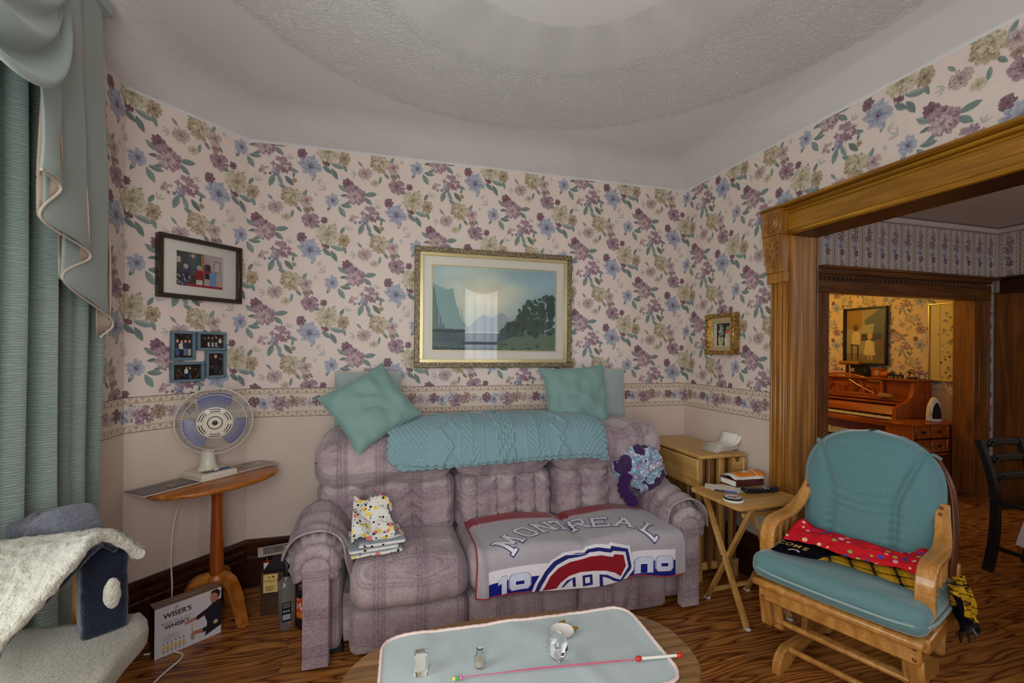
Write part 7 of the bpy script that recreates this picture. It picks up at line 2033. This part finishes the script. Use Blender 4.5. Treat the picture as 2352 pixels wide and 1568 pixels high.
t = thing('snow_globe', 'clear glass dome ornament with a dark figure on the piano top', 'ornament', (5.74, 3.765, LZ))
m = MB(); m.lathe([(0, 0), (.05, 0), (.05, .02), (.042, .028), (0, .028)], 20); m.obj('base', M['crate'], t)
m = MB(); m.sphere((0, 0, .065), .045, 20, 14); m.obj('dome', M['glass'], t, smooth=180)
m = MB(); m.box((0, 0, .068), (.01, .045, .012), .004); m.box((0, -.015, .055), (.008, .006, .02), .002); m.box((0, .015, .055), (.008, .006, .02), .002); m.box((0, .022, .08), (.008, .012, .018), .003); m.obj('figure', M['black'], t)
t = thing('small_photo_frame', 'tiny dark photo frame at the near end of the piano top', 'picture frame', (5.78, 3.69, LZ), rad(-70))
m = MB()
for (x, z, a, b) in ((0, .003, .06, .006), (0, .057, .06, .006), (-.027, .03, .006, .06), (.027, .03, .006, .06)): m.box((x, 0, z), (a, .008, b), .001)
m.obj('frame', M['black'], t); m = MB(); m.box((0, .003, .03), (.05, .003, .05), .0005); m.obj('photo', M['mat_board'], t)
t = thing('paper_bag', 'crumpled tan bag on the ledge above the piano keys', 'bag', (5.566, 3.93, .876))
m = MB(); m.sphere((0, 0, .028), .035, 20, 12, (.8, 2.6, .8), lambda p: p + Vector((nz(p.x * 30, p.y * 20, p.z * 30), 0, nz(p.y * 30, p.z * 30, 2))) * .012); m.obj('bag', cloth('tan_bag', (176, 134, 70), (120, 84, 40)), t, smooth=180)

t = thing('framed_piano_print', 'black-framed print of two children at a piano on the yellow wall', 'picture', (PWX - .006, 4.41, 1.604), -pi / 2)
P = [(rect(-.25, -.35, .25, .35), lin((176, 160, 134)), 0), (rect(-.25, .1, -.05, .35), lin((170, 134, 70)), 1), ([(-.02, .2), (.19, .35), (.25, .35), (.25, -.05), (.1, .02), (.0, .12)], lin((104, 112, 130)), 1), ([(-.05, .13), (.1, .16), (.09, .05), (-.06, .04)], lin((190, 180, 160)), 2), (rect(-.06, -.06, .2, .03), lin((70, 74, 90)), 1),
     (rect(-.25, -.35, .25, -.22), lin((150, 128, 96)), 1), ([(.1, -.28), (.12, -.05), (.22, -.03), (.25, -.1), (.25, -.28)], lin((130, 110, 90)), 2), (rect(-.2, -.12, -.08, -.09), lin((60, 50, 50)), 2), (rect(-.19, -.3, -.17, -.1), lin((60, 50, 50)), 2), (rect(-.11, -.3, -.09, -.1), lin((60, 50, 50)), 2)]
P += [([(-.19, -.10), (-.17, .05), (-.13, .08), (-.07, .04), (-.07, -.11)], lin((226, 206, 160)), 3), (ell(-.13, .11, .035, .045), lin((110, 76, 44)), 4), ([(-.03, -.24), (.0, -.06), (.05, -.04), (.09, -.08), (.12, -.24)], lin((232, 214, 176)), 4), (ell(.05, -.0, .035, .04), lin((220, 184, 110)), 5), (rect(.02, -.30, .04, -.24), lin((220, 180, 140)), 4), (rect(.06, -.30, .08, -.24), lin((220, 180, 140)), 4)]
framed(t, .545, .73, .022, .045, M['black'], (), P)
t = thing('gilt_wall_mirror', 'tall narrow gold-edged glass panel on the yellow wall above the cabinet', 'mirror', (PWX - .006, 3.50, 1.515), -pi / 2)
P = [(rect(-.20, -.42, .20, .42), lin((206, 186, 130)), 0)] + [(rect(x - .003, -.42, x + .003, .42), lin((140, 110, 80)), 1) for x in (-.10, .06, .10)]  # striped wall reflection painted on as a print
for k in range(60): P.append((blob(rg.choice([-.04, .15]) + rg.gauss(0, .03), rg.uniform(-.40, .40), .014, 7, .5), lin(rg.choice([(150, 140, 110), (120, 110, 90), (170, 150, 120), (110, 120, 110)])), 2))
for k in range(5): P.append((blob(-.09 + .04 * k, -.22 + .03 * (k % 3), .012, 6, .5), lin((40, 30, 20)), 3))
framed(t, .42, .86, .012, .02, M['gold'], (), P, glass=False)
cbn = thing('drawer_cabinet', 'low brown cabinet with small drawers carrying the iron beside the piano', 'cabinet', (5.45, 3.46, 0))
m = MB(); m.box((0, 0, .668), (.76, .30, .022), .005); m.obj('cabinet_top', M['cherry'], cbn)
m = MB(); m.box((-.345, 0, .33), (.03, .26, .66), .004); m.box((.345, 0, .33), (.03, .26, .66), .004); m.box((0, .115, .33), (.68, .02, .66), .003); m.box((0, 0, .36), (.68, .25, .02), .003); m.box((0, 0, .12), (.68, .25, .02), .003); m.obj('carcass', M['cherry'], cbn)
for r in range(2):
    for c_ in range(3):
        m = MB(); x, z = -.22 + c_ * .222, .595 - r * .145; m.box((x, -.125, z), (.205, .02, .13), .006); d_ = m.obj('drawer', M['piano'], cbn)
        m = MB(); m.sphere((x, -.142, z), .018, 10, 6, (1.6, .6, .7)); m.obj('pull', M['black'], d_)
ir = thing('steam_iron', 'ivory and black steam iron standing upright on the cabinet', 'iron', (5.55, 3.44, .6795), rad(-20))
m = MB(); pr = [(-.062, .0), (-.062, .08), (-.05, .16), (-.02, .225), (.0, .245), (.02, .225), (.05, .16), (.062, .08), (.062, .0)]
m.prism([(p[0], p[1] + .008) for p in pr][::-1], -.012, .03, Matrix(((1, 0, 0, 0), (0, 0, -1, 0), (0, 1, 0, 0), (0, 0, 0, 1)))); m.obj('body', M['white_pl'], ir)
m = MB(); m.prism([(p[0] * .7 + .012, p[1] * .7 + .03) for p in pr][::-1], .028, .036, Matrix(((1, 0, 0, 0), (0, 0, -1, 0), (0, 1, 0, 0), (0, 0, 0, 1)))); m.obj('soleplate', M['black'], ir)
m = MB(); m.tube(spline([(-.045, -.02, .05), (-.06, -.055, .10), (-.05, -.05, .15), (-.02, -.02, .19)], 6), .010, 10); m.obj('handle', M['white_pl'], ir)
m = MB(); m.tube([(.055 * cos(2 * pi * k / 20) * (1 + .1 * sin(k)), -.01 + .045 * sin(2 * pi * k / 20), .006 + .004 * (k % 3)) for k in range(41)], .004, 6, False); m.obj('coiled_cord', M['cord'], ir)
bn2 = thing('piano_bench', 'dark piano bench behind the glider in the yellow room', 'bench', (4.98, 4.22, 0))
m = MB(); m.box((0, 0, .485), (.36, .76, .03), .006); m.obj('seat', M['crate'], bn2)
for sx in (-1, 1):
    for sy in (-1, 1): m = MB(); m.box((sx * .15, sy * .34, .235), (.04, .04, .47), .004); m.obj('leg', M['crate'], bn2)
m = MB()
def thr(u, v): 
    x = lerp(-.19, .19, v); y = lerp(-.385, .30, u); return Vector((x, y, .008 + .006 * sin(u * 60) + .006 * nz(x * 20, y * 20, 1)))
m.grid(thr, 60, 20, cfn=lambda u, v: lin((214, 200, 170)) if (int((u + v * .25) * 22) % 2) else lin((70, 60, 50)))
tag(m.obj('striped_throw', M['cloth_print'], loc=(4.98, 4.22, .506), smooth=180, solid=.006), 'cream and dark striped knitted throw folded on the piano bench', 'blanket')

# pieces of a part hang under that part
UNDER = {'arm_piping': 'arm_front', 'seat_piping': 'seat_cushion', 'back_piping': 'back_cushion', 'back_tie': 'back_cushion', 'vent_slots': 'hub_plate', 'control_panel': 'base', 'hem': 'cover_cloth', 'carved_spray': 'corbel_block',
         'rosette': 'corner_block', 'foot_pad': 'leg', 'button': 'body', 'piping': 'cushion_body', 'crochet_edge': 'cloth', 'jabot_edge': 'jabot', 'jabot_lining': 'jabot', 'screw_cap': 'arm', 'stitched_hem': 'blanket_cloth', 'trim_edge': 'fold',
         'corner_ornament': 'frame', 'edge_ornament': 'frame', 'mat_fillet': 'mat', 'fringe': 'hanging_end', 'ring_ornament': 'ladder_slat', 'black_keys': 'white_keys', 'rubber_band': 'envelope', 'label': None, 'wheel': 'engine', 'dial': 'case', 'face_mark': 'bowl', 'logo_pad': 'body', 'sand': 'glass_body'}
def _base(o): return o.name.split('.')[0]
def _mid(o):
    b = o.bound_box; return sum((Vector(c) for c in b), Vector()) / 8
for o in list(bpy.data.objects):
    tgt = UNDER.get(_base(o))
    if o.type == 'MESH' and o.parent is not None and tgt and o.parent.type == 'EMPTY':
        c = [k for k in o.parent.children if k.type == 'MESH' and _base(k) == tgt and tuple(k.location) == (0, 0, 0)]
        if c and tuple(o.location) == (0, 0, 0):
            o.parent = min(c, key=lambda k: (_mid(k) - _mid(o)).length)
